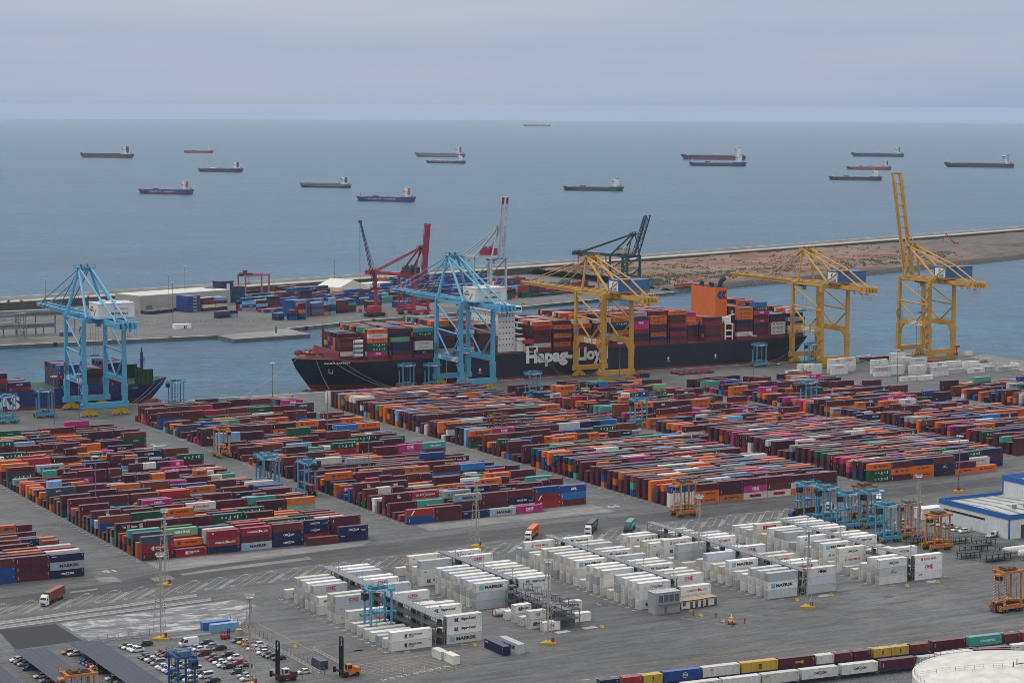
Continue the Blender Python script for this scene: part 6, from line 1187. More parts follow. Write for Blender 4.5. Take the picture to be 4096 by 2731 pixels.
for loc, rz, m, lab, st_, sp in (((537.8, 653.6, 0), 0, mat('carrier_salmon', (.42, .19, .10), rough=.5, dirt=.3, scale=.8), 'salmon orange straddle carrier with striped legs behind the foremost blue one', True, 3), ((532.6, 630, 0), 0, CARO, 'orange straddle carrier standing among the black racks', False, 3), ((487.5, 540.8, 0), 0, CARO, 'orange straddle carrier with striped legs carrying a maroon box at right', True, 3.2), ((546.5, 692, 0), 0, CARD, 'rust brown straddle carrier behind the blue cluster', True, 5),
        ((374.2, 957, 0), R(90), CARO, 'orange straddle carrier in the left lane between the stacks', True, 5), ((486.0, 731.5, 0), 0, CARO, 'orange straddle carrier in front of the blue and white stack', True, 4), ((511.5, 936.5, 0), 0, CARD, 'dark rust straddle carrier deep among the centre stacks', False, 7), ((176.6, 557.5, 0), 0, CARO, 'orange straddle carrier at the bottom edge in front of the solar canopy', True, 4), ((208.0, 563.5, 0), R(90), CARN, 'navy and red straddle carrier at the bottom edge among the parked cars', False, 4)):
    straddle_carrier(loc, rz, m, lab, sign=False, striped=st_, spz=sp, h=13.0, hub=mat('hub_brown', (.12, .06, .04)))
container(487.5, 540.8, .35, L40, HC, 'brown', 'line', 'maroon container held inside the orange carrier at the right', 'carried containers')
container(369.5, 846.5, 2.0, L40, HC, 'maroon', None, 'maroon container hanging in the blue carrier in the lane', 'carried containers', rz=R(90))
container(608.5, 1073, .05, L40, HC, 'maroon', None, 'maroon box under the blue carrier below the hull lettering', 'carried containers')
# ---- tall lamp masts with a ring of lamps
def light_mast(x, y, h=25.0, label='', z=0, n=8, base=False, group='tall lamp masts'):
    t = empty('light_mast', (x, y, z), 0, label, 'lamp mast', group)
    mb = MB(); mb.tube((0, 0, 0), (0, 0, h-.6), .26, 8, r2=.13); mb.build('pole', mat('mast_grey', (.16, .17, .185), rough=.5), t)
    mb = MB()
    for k in range(3): mb.tube((0, 0, h*.22+k*1.25), (0, 0, h*.22+k*1.25+.62), .27, 8)
    mb.build('warning_bands', REDF, t)
    mb = MB(); mb.tube((0, 0, h-.6), (0, 0, h-.35), 1.0, 8); [mb.cbox(1.35*math.cos(a), 1.35*math.sin(a), h-.55, .75, .55, .4, rz=a) for a in np.linspace(0, 2*math.pi, n, endpoint=False)]; mb.build('lamp_ring', mat('lamp_heads', (.45, .45, .44), rough=.4), t)
    if base: mb = MB(); mb.box(-1.6, 1.6, -1.6, 1.6, 0, .9); mb.box(-.5, .5, -.7, .3, .9, 2.3, 1); mb.build('plinth', [mat('plinth_yellow', (.5, .34, .03), dirt=.35), REDF], t)
    return t
MASTS = [(337.4, 1098.5, 'grey lamp mast on the quay left of the left blue crane legs'), (352.3, 1103.6, 'grey lamp mast in front of the left blue crane'), (460.9, 1101.5, 'lone grey lamp mast on the quay before the black bow'), (569.6, 1104.7, 'grey lamp mast left of the middle blue crane stair leg'), (579.5, 1099.8, 'grey lamp mast in front of the middle blue crane sill'), (685.5, 1103.6, 'grey lamp mast in front of the nearest yellow crane'), (782.9, 1103.5, 'grey lamp mast on the quay below the ship stern'), (917, 1111, 'grey lamp mast in front of the raised yellow crane'), (812.3, 1000.5, 'grey lamp mast beside the far white reefers'), (438.8, 979.1, 'grey lamp mast among the stacks of the third block'), (397.6, 844.1, 'grey lamp mast in the lower part of the third block'), (274.2, 839.4, 'grey lamp mast among the stacks of the second block'), (646.2, 849.3, 'grey lamp mast rising from the fifth block'), (621.2, 722.0, 'lamp mast on a yellow plinth left of the workshop')]
for x, y, lab in MASTS: light_mast(x, y, 25, lab, base=(lab.find('plinth') > 0))
# ---- three legged lattice lighting towers on yellow bases
def lattice_tower(x, y, h, label, base=True, rot=0):
    t = empty('lattice_tower', (x, y, 0), rot, label, 'lighting tower', 'lattice lighting towers'); G_ = mat('tower_grey', (.38, .36, .33), rough=.6, dirt=.3)
    mb = MB(); mb.lattice((0, 0, .7 if base else 0), (0, 0, h-1.4), 4.2, 11, r=.075, sides=3, w2=1.0); mb.build('lattice', G_, t)
    mb = MB(); [mb.tube((1.9*.9*math.cos(a), 1.9*.9*math.sin(a), h*.36), (1.55*.9*math.cos(a), 1.55*.9*math.sin(a), h*.52), .10, 4) for a in (R(60), R(180), R(300))]; mb.build('warning_bands', REDW, t)
    mb = MB(); mb.box(-.25, .25, -.06, .06, 1, h-1.5); mb.build('ladder', G_, t)
    mb = MB(); mb.tube((0, 0, h-1.4), (0, 0, h-1.25), 1.3, 8); [mb.cbox(1.25*math.cos(a), 1.25*math.sin(a), h-.75, .6, .55, .4, rz=a) for a in np.linspace(0, 6.283, 7)[:-1]]; q = [(1.3*math.cos(a), 1.3*math.sin(a), h-1.25) for a in np.linspace(0, 6.283, 7)]; [rail(mb, q[i], q[i+1], step=1.4, t=.06) for i in range(6)]; mb.build('lamp_platform', mat('lamp_heads', (.45, .45, .44)), t)
    if base: mb = MB(); mb.prism([(3.2*math.cos(a), 3.2*math.sin(a)) for a in (R(60), R(180), R(300))], 0, .7); mb.build('plinth', mat('plinth_yellow', (.5, .34, .03)), t); mb = MB(); mb.box(.9, 1.6, -1.2, -.5, .7, 2.1); mb.build('cabinet', REDF, t)
for a in ((227.3, 634, 27.5, 'lattice lighting tower beside the car park, nearest on the left'), (255, 706.3, 27, 'red and white lattice tower on a yellow base behind the barriers'), (381.2, 714.8, 26.5, 'lattice tower on a yellow striped base beside the row of lorry bays'), (330.6, 572.6, 27, 'lattice tower on a yellow base in front of the open rack'), (431.2, 575, 27, 'lattice tower on a yellow base at right in front of the reefers'), (434.0, 643.7, 27, 'red banded lattice tower rising between the reefer stacks'), (532.8, 641.9, 27, 'lattice tower beside the salmon carrier and yellow jib'), (231.0, 570, 27, 'lattice tower at the bottom edge among parked cars')): lattice_tower(*a)
# ---- lorries
def lorry(x, y, ang, cabm, ck, kind, label, lab2, L=L40):
    """x, y = middle of the cab front; ang = heading"""
    t = empty('lorry', (x, y, 0), ang, label, 'lorry', 'container lorries')
    mb = MB(); mb.ext([(-2.3, .9), (-2.3, 3.0), (-.55, 3.0), (-.15, 2.2), (0, 1.9), (0, .45), (-2.3, .45)], -1.22, 1.22, axis='y'); mb.ext([(-2.1, 3.001), (-2.1, 3.7), (-1.2, 3.5), (-.6, 3.001)], -1.1, 1.1, axis='y'); mb.build('cab', cabm, t)
    mb = MB(); mb.quad((-.13, -1.05, 2.22), (-.13, 1.05, 2.22), (-.52, 1.05, 2.92), (-.52, -1.05, 2.92)); [mb.box(-1.5, -.65, min(s*1.225, s*1.24), max(s*1.225, s*1.24), 1.9, 2.75) for s in (-1, 1)]; o = mb.build('windscreen', GLASS, t)
    for v in o.data.vertices: v.co.x += .03
    mb = MB(); mb.box(.005, .04, -1.0, 1.0, .55, 1.15); mb.build('grille', BLKM, t)
    for s in (-.95, .95): mb = MB(); mb.box(.006, .05, s-.16, s+.16, .75, .95); mb.build('headlight', SHIPW, t)
    mb = MB(); mb.box(-15.2, -2.3, -.5, .5, .85, 1.2); mb.box(-14.8, -3.2, -1.15, 1.15, 1.2, 1.32); mb.box(-8.8, -5.6, -1.2, 1.2, .45, 1.15); mb.build('chassis', BLKM, t)
    for xx in (-1.2, -4.3, -10.2, -11.5, -12.8):
        for s in (-1, 1): mb = MB(); mb.tube((xx, s*.85, .5), (xx, s*1.2, .5), .5, 10); mb.build('wheel', TYRE, t)
    if ck:
        c, s = math.cos(ang), math.sin(ang); d = 2.75+L/2
        container(x-c*d, y-s*d, 1.33, L, HC, ck, kind, lab2, 'containers on lorries', rz=ang+(math.pi if (s < 0) else 0), end='none')
    return t
WC_ = mat('cab_white', (.66, .66, .65), rough=.35); DT = mat('cab_dark_teal', (.015, .05, .065), rough=.3); BLC = mat('cab_blue', (.015, .03, .13), rough=.3)
H_ = R(228)
lorry(208.2, 694.2, H_, WC_, 'rust', 'line', 'white lorry with a rusty red container driving at lower left', 'rusty red container on the white lorry at lower left')
lorry(403.6, 715.0, H_, WC_, 'orange', 'hapag', 'white lorry with an orange container behind the reefers', 'orange container on the white lorry behind the reefers')
lorry(429.6, 714.0, H_, WC_, 'green', 'uasc', 'white lorry with a dark green container in the road', 'dark green UASC container on a white lorry in the road')
lorry(444.5, 709.4, H_, DT, 'teal', 'china', 'dark teal lorry with a teal container in the road', 'teal container on the dark teal lorry in the road', L=L20*1.6)
lorry(519.8, 705.8, R(180), BLC, 'brown', None, 'blue lorry with a maroon container beside the blue carriers', 'maroon container on the blue lorry beside the carriers')
lorry(543.0, 711.0, H_, WC_, None, None, 'white lorry without a load behind the blue carriers', '')
lorry(570.0, 712.5, H_, WC_, 'ivory', None, 'white lorry with a white container behind the carrier cluster', 'white container on the lorry behind the carrier cluster')
# ================================================================ foreground: car park, barriers, buildings
CARCOL = dict(k=(.012, .012, .015), w=(.62, .62, .62), d=(.055, .058, .065), s=(.26, .27, .29), r=(.28, .012, .022), m=(.10, .012, .022), b=(.02, .09, .32), n=(.015, .03, .10), y=(.55, .33, .02))
CARW = dict(k='black', w='white', d='dark grey', s='silver', r='red', m='dark red', b='blue', n='navy', y='yellow')
CARP = None
def car_paint():
    m = bpy.data.materials.new('car_paint'); nt, N, L, b = nodes(m); o = N.new('ShaderNodeObjectInfo'); L.new(o.outputs['Color'], b.inputs['Base Color']); b.inputs['Roughness'].default_value = .25; b.inputs['Coat Weight'].default_value = .5; b.inputs['Specular IOR Level'].default_value = .5; return m
CARP = car_paint(); _CAR = {}
def car_meshes(kind):
    if kind in _CAR: return _CAR[kind]
    L, Wd, H, hood = dict(car=(4.3, 1.78, 1.46, .82), suv=(4.5, 1.85, 1.68, .98), van=(4.5, 1.85, 1.86, 1.0), bigvan=(6.0, 2.05, 2.65, 1.25))[kind]
    x0, x1 = -L/2, L/2; w = Wd/2
    if kind == 'bigvan': low = [(x0, .35), (x0, 1.0), (x0+.35, 1.25), (x1, 1.25), (x1, .35)]; gh = [(x0+.5, 1.25), (x0+1.5, 2.45), (x0+2.0, 2.65), (x1-.1, 2.62), (x1, 1.25)]
    elif kind == 'van': low = [(x0, .32), (x0, .75), (x0+.9, 1.0), (x1, 1.0), (x1, .32)]; gh = [(x0+.75, 1.0), (x0+1.55, 1.78), (x0+1.9, 1.86), (x1-.15, 1.84), (x1, 1.0)]
    else: low = [(x0, .32), (x0+.02, .66), (x0+.3, .78), (x0+1.15, hood+.06), (x1-.5, hood+.12), (x1, hood), (x1, .32)]; gh = [(x0+1.05, hood+.05), (x0+1.85, H-.05), (x0+2.25, H), (x1-1.05, H-.05), (x1-.25, hood+.1)]
    mb = MB()
    def tap(prof, wb, wt, zb, zt):
        n = len(prof); vs = []
        for s in (-1, 1):
            for x, z in prof: k = (z-zb)/(zt-zb) if zt > zb else 0; vs.append((x, s*(wb+(wt-wb)*k), z))
        mb.add(vs, [tuple(range(n)), tuple(range(2*n-1, n-1, -1))]+[(i, i+n, (i+1) % n+n, (i+1) % n) for i in range(n)])
    tap(low, w, w*.97, .3, hood); tap(gh, w*.95, w*.78, hood, H)
    o = mb.build('car_body', CARP); body = o.data; bpy.data.objects.remove(o)
    mb = MB(); c = [(x*1.004+.004, z) for x, z in gh]
    zb, zt = gh[0][1]+.04, H-.1
    for s in (-1, 1):     # side glass follows the taper
        def yy(z): return s*(w*.95+(w*.78-w*.95)*(z-hood)/(H-hood)+.012)
        p = [(gh[0][0]+.22, zb), (gh[1][0]+.12, zt), (gh[3][0]-.05, zt), (gh[4][0]-.28, zb)] if kind != 'bigvan' else [(gh[0][0]+.3, 1.35), (gh[1][0]+.05, 2.15), (gh[1][0]+1.0, 2.15), (gh[1][0]+1.0, 1.35)]
        mb.add([(x, yy(z), z) for x, z in p], [(0, 1, 2, 3) if s < 0 else (3, 2, 1, 0)])
    def pane(a, b, f0, f1, off):
        pa = (a[0]+(b[0]-a[0])*f0, a[1]+(b[1]-a[1])*f0); pb = (a[0]+(b[0]-a[0])*f1, a[1]+(b[1]-a[1])*f1)
        ya = (w*.95+(w*.78-w*.95)*(pa[1]-hood)/(H-hood))*.93; yb = (w*.95+(w*.78-w*.95)*(pb[1]-hood)/(H-hood))*.93
        mb.add([(pa[0]+off, -ya, pa[1]+.012), (pa[0]+off, ya, pa[1]+.012), (pb[0]+off, yb, pb[1]+.012), (pb[0]+off, -yb, pb[1]+.012)], [(0, 1, 2, 3), (3, 2, 1, 0)])
    pane(gh[0], gh[1], .08, .95, -.015)
    if kind != 'bigvan': pane(gh[4], gh[3], .2, .92, .015)
    o = mb.build('windows', GLASS); gl = o.data; bpy.data.objects.remove(o)
    mb = MB(); mb.tube((0, -.1, 0), (0, .1, 0), .33, 12); mb.tube((0, -.105, 0), (0, .105, 0), .19, 8, 1); o = mb.build('wheel', [TYRE, mat('alloy', (.3, .3, .31), rough=.3, metal=.6)]); wh = o.data; bpy.data.objects.remove(o)
    mb = MB(); mb.box(-.03, .02, -.2, .2, -.07, .07); o = mb.build('headlight', mat('lamp_glass', (.6, .6, .62), rough=.15)); hl = o.data; bpy.data.objects.remove(o)
    mb = MB(); mb.box(-.02, .03, -.15, .15, -.09, .09); o = mb.build('tail_light', mat('tail_red', (.25, .01, .01), rough=.3)); tl = o.data; bpy.data.objects.remove(o)
    _CAR[kind] = (body, gl, wh, hl, tl, L, w, hood); return _CAR[kind]
def car(x, y, ck, kind, label, ang=0, z=0.012):
    body, gl, wh, hl, tl, L, w, hood = car_meshes(kind); nm = {'car': 'parked_car', 'suv': 'parked_car', 'van': 'parked_van', 'bigvan': 'parked_van'}[kind]
    f = random.Random(int(x*91+y*37)).uniform(.85, 1.1); o = bpy.data.objects.new(nm, body); C.objects.link(o); o.location = (x, y, z); o.rotation_euler = (0, 0, ang); o.color = (*[min(.8, v*f) for v in CARCOL[ck]], 1); tag(o, label, 'car' if 'car' in nm else 'van', 'vehicles parked in the car park')
    def kid(n, me, loc): d = bpy.data.objects.new(n, me); C.objects.link(d); d.location = loc; adopt(d, o)
    kid('windows', gl, (0, 0, 0))
    for sx in (-.31, .30):
        for s in (-1, 1): kid('wheel', wh, (L*sx, s*(w-.09), .33))
    for s in (-1, 1): kid('headlight', hl, (-L/2, s*w*.68, .64 if kind != 'bigvan' else .95)); kid('tail_light', tl, (L/2, s*w*.78, hood-.14))
    return o
CARS = [(214.4, 629.5, 'k', 'car'), (214.5, 627.2, 'w', 'car'), (215.4, 625.2, 'w', 'car'), (215.6, 622.9, 'w', 'suv'), (220.4, 628.7, 'k', 'suv'), (215.2, 614.9, 'd', 'car'), (215.2, 612.7, 'k', 'car'), (215.8, 610.9, 'w', 'car'), (215.8, 608.5, 'k', 'car'), (216.0, 605.0, 's', 'van'), (221.2, 616.9, 'r', 'car'), (221.1, 614.7, 'd', 'car'), (221.4, 612.8, 'm', 'car'), (215.6, 600.6, 'w', 'car'), (215.7, 598.5, 's', 'car'), (216.0, 596.1, 'w', 'car'), (216.1, 593.8, 'b', 'car'), (220.3, 600.6, 'd', 'car'), (221.6, 598.2, 's', 'car'), (215.5, 588.9, 'k', 'car'), (216.3, 586.0, 'k', 'car'), (232.0, 622.2, 'w', 'bigvan'), (237.6, 621.9, 'n', 'car'), (232.2, 617.4, 's', 'car'), (232.5, 615.0, 'w', 'car'), (237.1, 617.0, 's', 'car'), (231.9, 609.0, 'm', 'van'), (238.3, 613.1, 'k', 'suv'), (232.7, 604.2, 'r', 'car'), (232.5, 601.0, 'k', 'car'), (232.4, 597.3, 'w', 'car'), (232.3, 593.9, 'w', 'car'), (232.8, 591.4, 'k', 'car'), (238.0, 605.0, 'k', 'car'), (238.2, 599.8, 'w', 'suv'), (237.8, 594.9, 'r', 'car'), (237.6, 590.0, 'k', 'car'), (247.0, 619.5, 'd', 'car'), (247.9, 616.7, 'y', 'car'), (248.3, 613.4, 'r', 'car'), (247.6, 608.2, 'w', 'car'), (222.4, 592.1, 'w', 'van'), (223.3, 588.4, 'd', 'car'), (223.1, 584.4, 'w', 'van'), (217.6, 582.6, 'w', 'van'), (223.0, 578.9, 'k', 'car'), (232.9, 584.8, 'd', 'car'), (233.1, 579.8, 's', 'car'), (232.6, 576.2, 'w', 'car'), (196.6, 629.9, 'r', 'car'), (197.6, 627.2, 'w', 'car'), (180.3, 628.3, 'w', 'car'), (180.5, 625.3, 'm', 'car'), (180.9, 622.6, 's', 'car'), (180.7, 617.1, 'n', 'car'), (181.0, 606.8, 'w', 'car'), (181.2, 601.5, 's', 'car'), (197.8, 617.1, 'n', 'car'), (198.0, 614.6, 'b', 'car'), (198.3, 612.3, 'r', 'car'), (198.9, 611.2, 'w', 'car'), (199.0, 607.9, 'k', 'car'), (198.8, 602.9, 'n', 'car'), (198.5, 594.8, 'w', 'car'), (199.0, 592.4, 'k', 'car'), (199.5, 590.6, 's', 'car'), (250.3, 611.0, 'w', 'suv'), (249.7, 606.7, 's', 'car'), (248.4, 602.3, 'w', 'car'), (248.6, 599.0, 'k', 'car'), (249.0, 597.2, 'd', 'car'), (249.7, 593.7, 'k', 'car'), (250.0, 575.5, 'w', 'car')]
def cars():
    seen = {}
    rowname = {181: 'left canopy', 198: 'wide canopy', 215: 'first open row', 221: 'second open row', 232: 'third open row', 238: 'fourth open row', 248: 'row by the fence'}
    lst = [(x+rn_*.0, y, c, k) for x, y, c, k in CARS for rn_ in (0,)]
    info = []
    for x, y, c, k in lst:
        r = min(rowname, key=lambda q: abs(q-x)); info.append((r, y, x, c, k))
    info.sort(key=lambda q: (q[0], -q[1])); last = {}
    fixed = []
    for r, y, x, c, k in info:      # keep 2.35 m between neighbours of one row
        if r in last and last[r]-y < 2.3: y = last[r]-2.3
        last[r] = y; fixed.append((r, y, x, c, k))
    by = defaultdict(list)
    for q in fixed: by[(q[0], q[3], q[4])].append(q)
    for key, qs in by.items():
        for i, (r, y, x, c, k) in enumerate(qs):
            nm = {'car': 'car', 'suv': 'tall car', 'van': 'van', 'bigvan': 'long van'}[k]; place = rowname[r]; place = f'under the {place}' if 'canopy' in place else f'in the {place}'
            pos = '' if len(qs) == 1 else (f'{ORD[i]} from the back of ' if i < len(qs)-1 else 'nearest of ')
            col_ = CARW[c]
            lab = f'{col_} {nm} parked {place}' if len(qs) == 1 else f'{col_} {nm} parked {place}, {ORD[i] if i < len(qs)-1 else "nearest"} of the {col_} ones'
            car(x, y, c, k, lab)
cars()
# ---- solar canopies: every panel its own piece
PVM = mat('solar_glass', (.018, .022, .040), rough=.42, dirt=.15, scale=.4, spec=.3); PVF = mat('panel_frame', (.16, .17, .19), rough=.4, metal=.4)
mb = MB(); mb.box(-.97, .97, -.55, .55, 0, .03); mb.box(-1.0, 1.0, -.58, -.5501, -.005, .035, 1); mb.box(-1.0, 1.0, .5501, .58, -.005, .035, 1); mb.box(-1.0, -.9701, -.55, .55, -.005, .035, 1); mb.box(.9701, 1.0, -.55, .55, -.005, .035, 1)
o = mb.build('solar_panel', [PVM, PVF]); PVMESH = o.data; bpy.data.objects.remove(o)
def canopy(x0, y1, y0, label):
    t = empty('solar_canopy', (x0+5, y0, 0), 0, label, 'solar canopy', 'solar roofs over the car park'); n = int((y1-y0)/1.19); tilt = math.atan2(.8, 10)
    fr = MB(); fr.beam((-5.05, .3, 3.3), (-5.05, y1-y0-.3, 3.3), .18, .3); fr.beam((5.05, .3, 2.5), (5.05, y1-y0-.3, 2.5), .18, .3)
    for k in range(0, int((y1-y0)/6)+1): yy = min(.5+k*6, y1-y0-.5); fr.beam((-5.0, yy, 3.22), (5.0, yy, 2.42), .2, .25); fr.beam((-2.6, yy, 0), (-2.6, yy, 3.0), .22); fr.beam((-2.6, yy, 1.2), (1.5, yy, 2.6), .15)
    fr.build('frame', PVF, t)
    for j in range(n):
        for i in range(5):
            d = bpy.data.objects.new('solar_panel', PVMESH); C.objects.link(d); u = -4.04+i*2.02; d.location = (u, .6+j*1.19, 3.03-.08*u+.03); d.rotation_euler = (0, tilt, 0); adopt(d, t)
canopy(197.0, 631.5, 568, 'wide solar canopy between two rows of cars, the longest one'); canopy(179.8, 630, 569, 'solar canopy with cars parked along its left side'); canopy(161.8, 615, 578, 'solar canopy cut by the lower left picture corner')
# ---- concrete barriers
BARM = mat('barrier_white', (.60, .58, .55), rough=.85, dirt=.4, scale=.6); BARY = mat('barrier_yellow', (.52, .36, .12), rough=.8, dirt=.3, scale=.8)
def barrier_mesh(n, m, L=3.0, h=.85):
    mb = MB(); mb.ext([(-.3, 0), (.3, 0), (.3, .12), (.14, .35), (.09, h), (-.09, h), (-.14, .35), (-.3, .12)], -L/2, L/2); o = mb.build(n, m); me = o.data; bpy.data.objects.remove(o); return me
BM1, BM2, BM3 = barrier_mesh('barrier', BARM), barrier_mesh('barrier', BARY, 1.9), barrier_mesh('barrier', CONC, 2.4)
def barrier(me, x, y, rz, label, group): o = bpy.data.objects.new('concrete_barrier', me); C.objects.link(o); o.location = (x, y, .012); o.rotation_euler = (0, 0, rz+random.Random(int(x*7)).uniform(-.02, .02)); tag(o, label, 'barrier', group)
for k in range(24): barrier(BM1, 188+k*3.08, 670.8+k*3.08*.084, .084, 'white weathered barrier of the nearer line beside the lorry bays', 'white barriers in the nearer line')
for k in range(23): barrier(BM1, 189+k*3.08, 676.6+k*3.08*.118, .118, 'white weathered barrier of the farther line beside the lorry bays', 'white barriers in the farther line')
for k in range(26): barrier(BM3, 254.2, 643-k*2.75, R(90), 'pale concrete barrier under the fence beside the parked cars', 'barriers under the car park fence')
for k in range(8): barrier(BM3, 263.9-.0*k, 599.1-k*2.5, R(90), 'pale barrier in the line left of the short blue box', 'barriers beside the short blue container')
for i, (x, y) in enumerate(((210.8, 639), (213.6, 639.9), (216.3, 639.3), (219, 639.4), (221.5, 638.9), (224.1, 639.1))): barrier(BM3, x, y+.4, 0, 'grey concrete block in the row behind the open car rows', 'grey blocks behind the cars')
for x, y, lab in ((297.6, 580.2, 'cream barrier left of the dirty short reefers'), (309.5, 580.8, 'cream barrier between the reefer end and the navy box'), (434.6, 585, 'cream barrier left of the right lattice tower'), (449.3, 585.2, 'cream barrier right of the right lattice tower'), (481.3, 584.7, 'cream barrier before the near end of the last reefer group'), (495, 584.6, 'cream barrier at the right of the last reefer group'), (356.5, 583, 'yellow and grey barrier by the open rack end'), (260.2, 605.4, 'yellow barrier by the yellow line'), (393.5, 587.2, 'yellow barrier nearest the control building'), (393.4, 581.5, 'yellow barrier in the fenced work area, middle'), (395.2, 571.5, 'yellow barrier in the work area, front')): barrier(BM2, x, y, R(-80), lab, 'single coloured barriers')
# ---- fences
def fence(name, a, b, h, label, m=None, post=3.0):
    a = Vector((*a, 0)); b = Vector((*b, 0)); t = empty(name, a, 0, label, 'fence'); d = b-a; n = max(1, int(d.length/post)); pm = None
    for i in range(n+1):
        mb = MB(); mb.box(-.05, .05, -.05, .05, 0, h)
        if pm is None: o = mb.build('post', m or GALD, t); pm = o.data
        else: o = bpy.data.objects.new('post', pm); C.objects.link(o); adopt(o, t)
        o.location = d*(i/n)
    mb = MB(); [mb.beam((0, 0, z), d+Vector((0, 0, z)), .04) for z in (h*.35, h*.65, h*.98)]; mb.build('rails', m or GALD, t)
fence('wire_fence', (254.7, 645), (254.7, 571.5), 2.6, 'dark wire fence with tall posts along the right side of the car park'); fence('wire_fence', (254.7, 571.0), (240, 569.5), 2.2, 'dark wire fence along the front of the car park'); fence('wire_fence', (209, 640.6), (226, 640.6), 2.0, 'thin wire fence behind the open car rows'); fence('track_fence', (360, 492.6), (468, 484), 1.6, 'grey fence along the near side of the railway', GAL)
# ---- loose things round the car park
SKYB = 'bright'
container(248.6, 635.2, 0, L40*.75, HS, 'sky', None, 'steel blue container behind the red forklift, nearer of two', 'blue containers behind the cars', end='door'); container(247.4, 639.4, 0, L40*.75, HS, 'bright', None, 'steel blue container behind the red forklift, farther of two', 'blue containers behind the cars')
container(257.0, 579.8, 0, L20, HS, 'slate', None, 'slate blue short container beside the fence, near the orange mast truck', 'loose containers on the front concrete', rz=-R(90))
def forklift(x, y, ang, m, label, mast=2.6, s=1.0):
    t = empty('forklift', (x, y, 0), ang, label, 'forklift'); mb = MB(); mb.box(-1.3*s, .9*s, -.6*s, .6*s, .35*s, 1.2*s); mb.box(-1.5*s, -1.301*s, -.55*s, .55*s, .4*s, 1.4*s); mb.build('body', m, t)
    mb = MB(); [mb.beam((x_*s, y_*s, 1.2*s), (x_*s*.9, y_*s, 2.2*s), .08*s) for x_ in (-1.0, .6) for y_ in (-.5, .5)]; mb.box(-1.0*s, .65*s, -.58*s, .58*s, 2.2*s, 2.28*s); mb.build('roll_cage', BLKM, t)
    mb = MB(); [mb.box(.95*s, 1.1*s, min(q*.35*s, q*.5*s), max(q*.35*s, q*.5*s), .2*s, mast*s) for q in (-1, 1)]; [mb.box(1.0*s, 1.05*s, -.35*s, .35*s, z*s, z*s+.1*s) for z in np.linspace(.4, mast-.2, 4)]; [mb.box(1.1*s, 2.2*s, q*.35*s-.07*s, q*.35*s+.07*s, .2*s, .26*s) for q in (-1, 1)]; mb.build('mast', BLKM, t)
    for xx in (-.9, .6):
        for q in (-1, 1): mb = MB(); mb.tube((xx*s, q*.45*s, .35*s), (xx*s, q*.65*s, .35*s), .35*s, 10); mb.build('wheel', TYRE, t)
forklift(245.3, 625.2, R(20), mat('forklift_red', (.35, .02, .03), rough=.4), 'red forklift beside the steel blue containers', s=1.15); forklift(827, 1139, R(180), SHIPW, 'small white forklift on the quay by the ship stern')
def mast_truck(x, y, ang, m, label, cabm=None):
    t = empty('container_handler', (x, y, 0), ang, label, 'container handler', 'mast trucks that lift empty boxes'); mb = MB(); mb.box(-3.2, 1.6, -1.3, 1.3, .8, 1.9); mb.box(-3.6, -2.0, -1.4, 1.4, .9, 2.6); mb.build('body', m, t)
    mb = MB(); mb.box(-1.2, .5, -.9, .9, 1.95, 3.6); mb.box(-1.23, -1.201, -.75, .75, 2.3, 3.4, 1); mb.box(.501, .53, -.75, .75, 2.2, 3.4, 1); [mb.box(-1.0, .3, min(s*.901, s*.92), max(s*.901, s*.92), 2.3, 3.4, 1) for s in (-1, 1)]; mb.build('cab', [cabm or m, GLASS], t)
    mb = MB()
    for s in (-1, 1): mb.box(1.75, 2.15, s*1.0-.2, s*1.0+.2, .3, 11.8); mb.box(2.15, 2.4, s*.7-.12, s*.7+.12, .3, 9.5)
    [mb.box(1.8, 2.1, -.8, .8, z, z+.3) for z in np.arange(.6, 11.9, 1.4)]; mb.build('mast', BLKM, t)
    mb = MB(); mb.box(2.42, 2.9, -3.0, 3.0, 1.6, 2.2); [mb.box(2.42, 3.3, s*2.9-.15, s*2.9+.15, .9, 2.6) for s in (-1, 1)]; mb.build('spreader', BLKM, t)
    for xx, r in ((1.0, .85), (-2.5, .7)):
        for s in (-1, 1): mb = MB(); mb.tube((xx, s*.9, r), (xx, s*1.5, r), r, 12); mb.tube((xx, s*.9, r), (xx, s*1.53, r), r*.4, 8, 1); mb.build('wheel', [TYRE, BLKM], t)
mast_truck(260.0, 566.8, R(180), CARO, 'orange container handler with a tall black mast beside the fence'); mast_truck(241.8, 570.8, R(180), mat('handler_maroon', (.12, .02, .03)), 'dark red container handler with white cab and tall black mast', SHIPW)
t = empty('steel_beams', (237, 633.2, 0), R(2), 'pile of pale steel beams lying behind the white vans', 'steel beams')
for k in range(5): mb = MB(); mb.box(-6.5, 6.5, -.8+k*.36, -.58+k*.36, .02+.12*(k % 2), .3+.12*(k % 2)); mb.build('beam', mat('beam_pale', (.42, .43, .45), rough=.4, metal=.3), t)
mb = MB(); mb.box(250.4, 252.1, 628.2, 630, .012, 1.5); mb.box(250.3, 252.2, 628.1, 630.1, 1.5, 1.6); tag(mb.build('wooden_crate', mat('crate_wood', (.38, .27, .17), rough=.8)), 'light wooden crate beside the steel blue containers', 'crate')
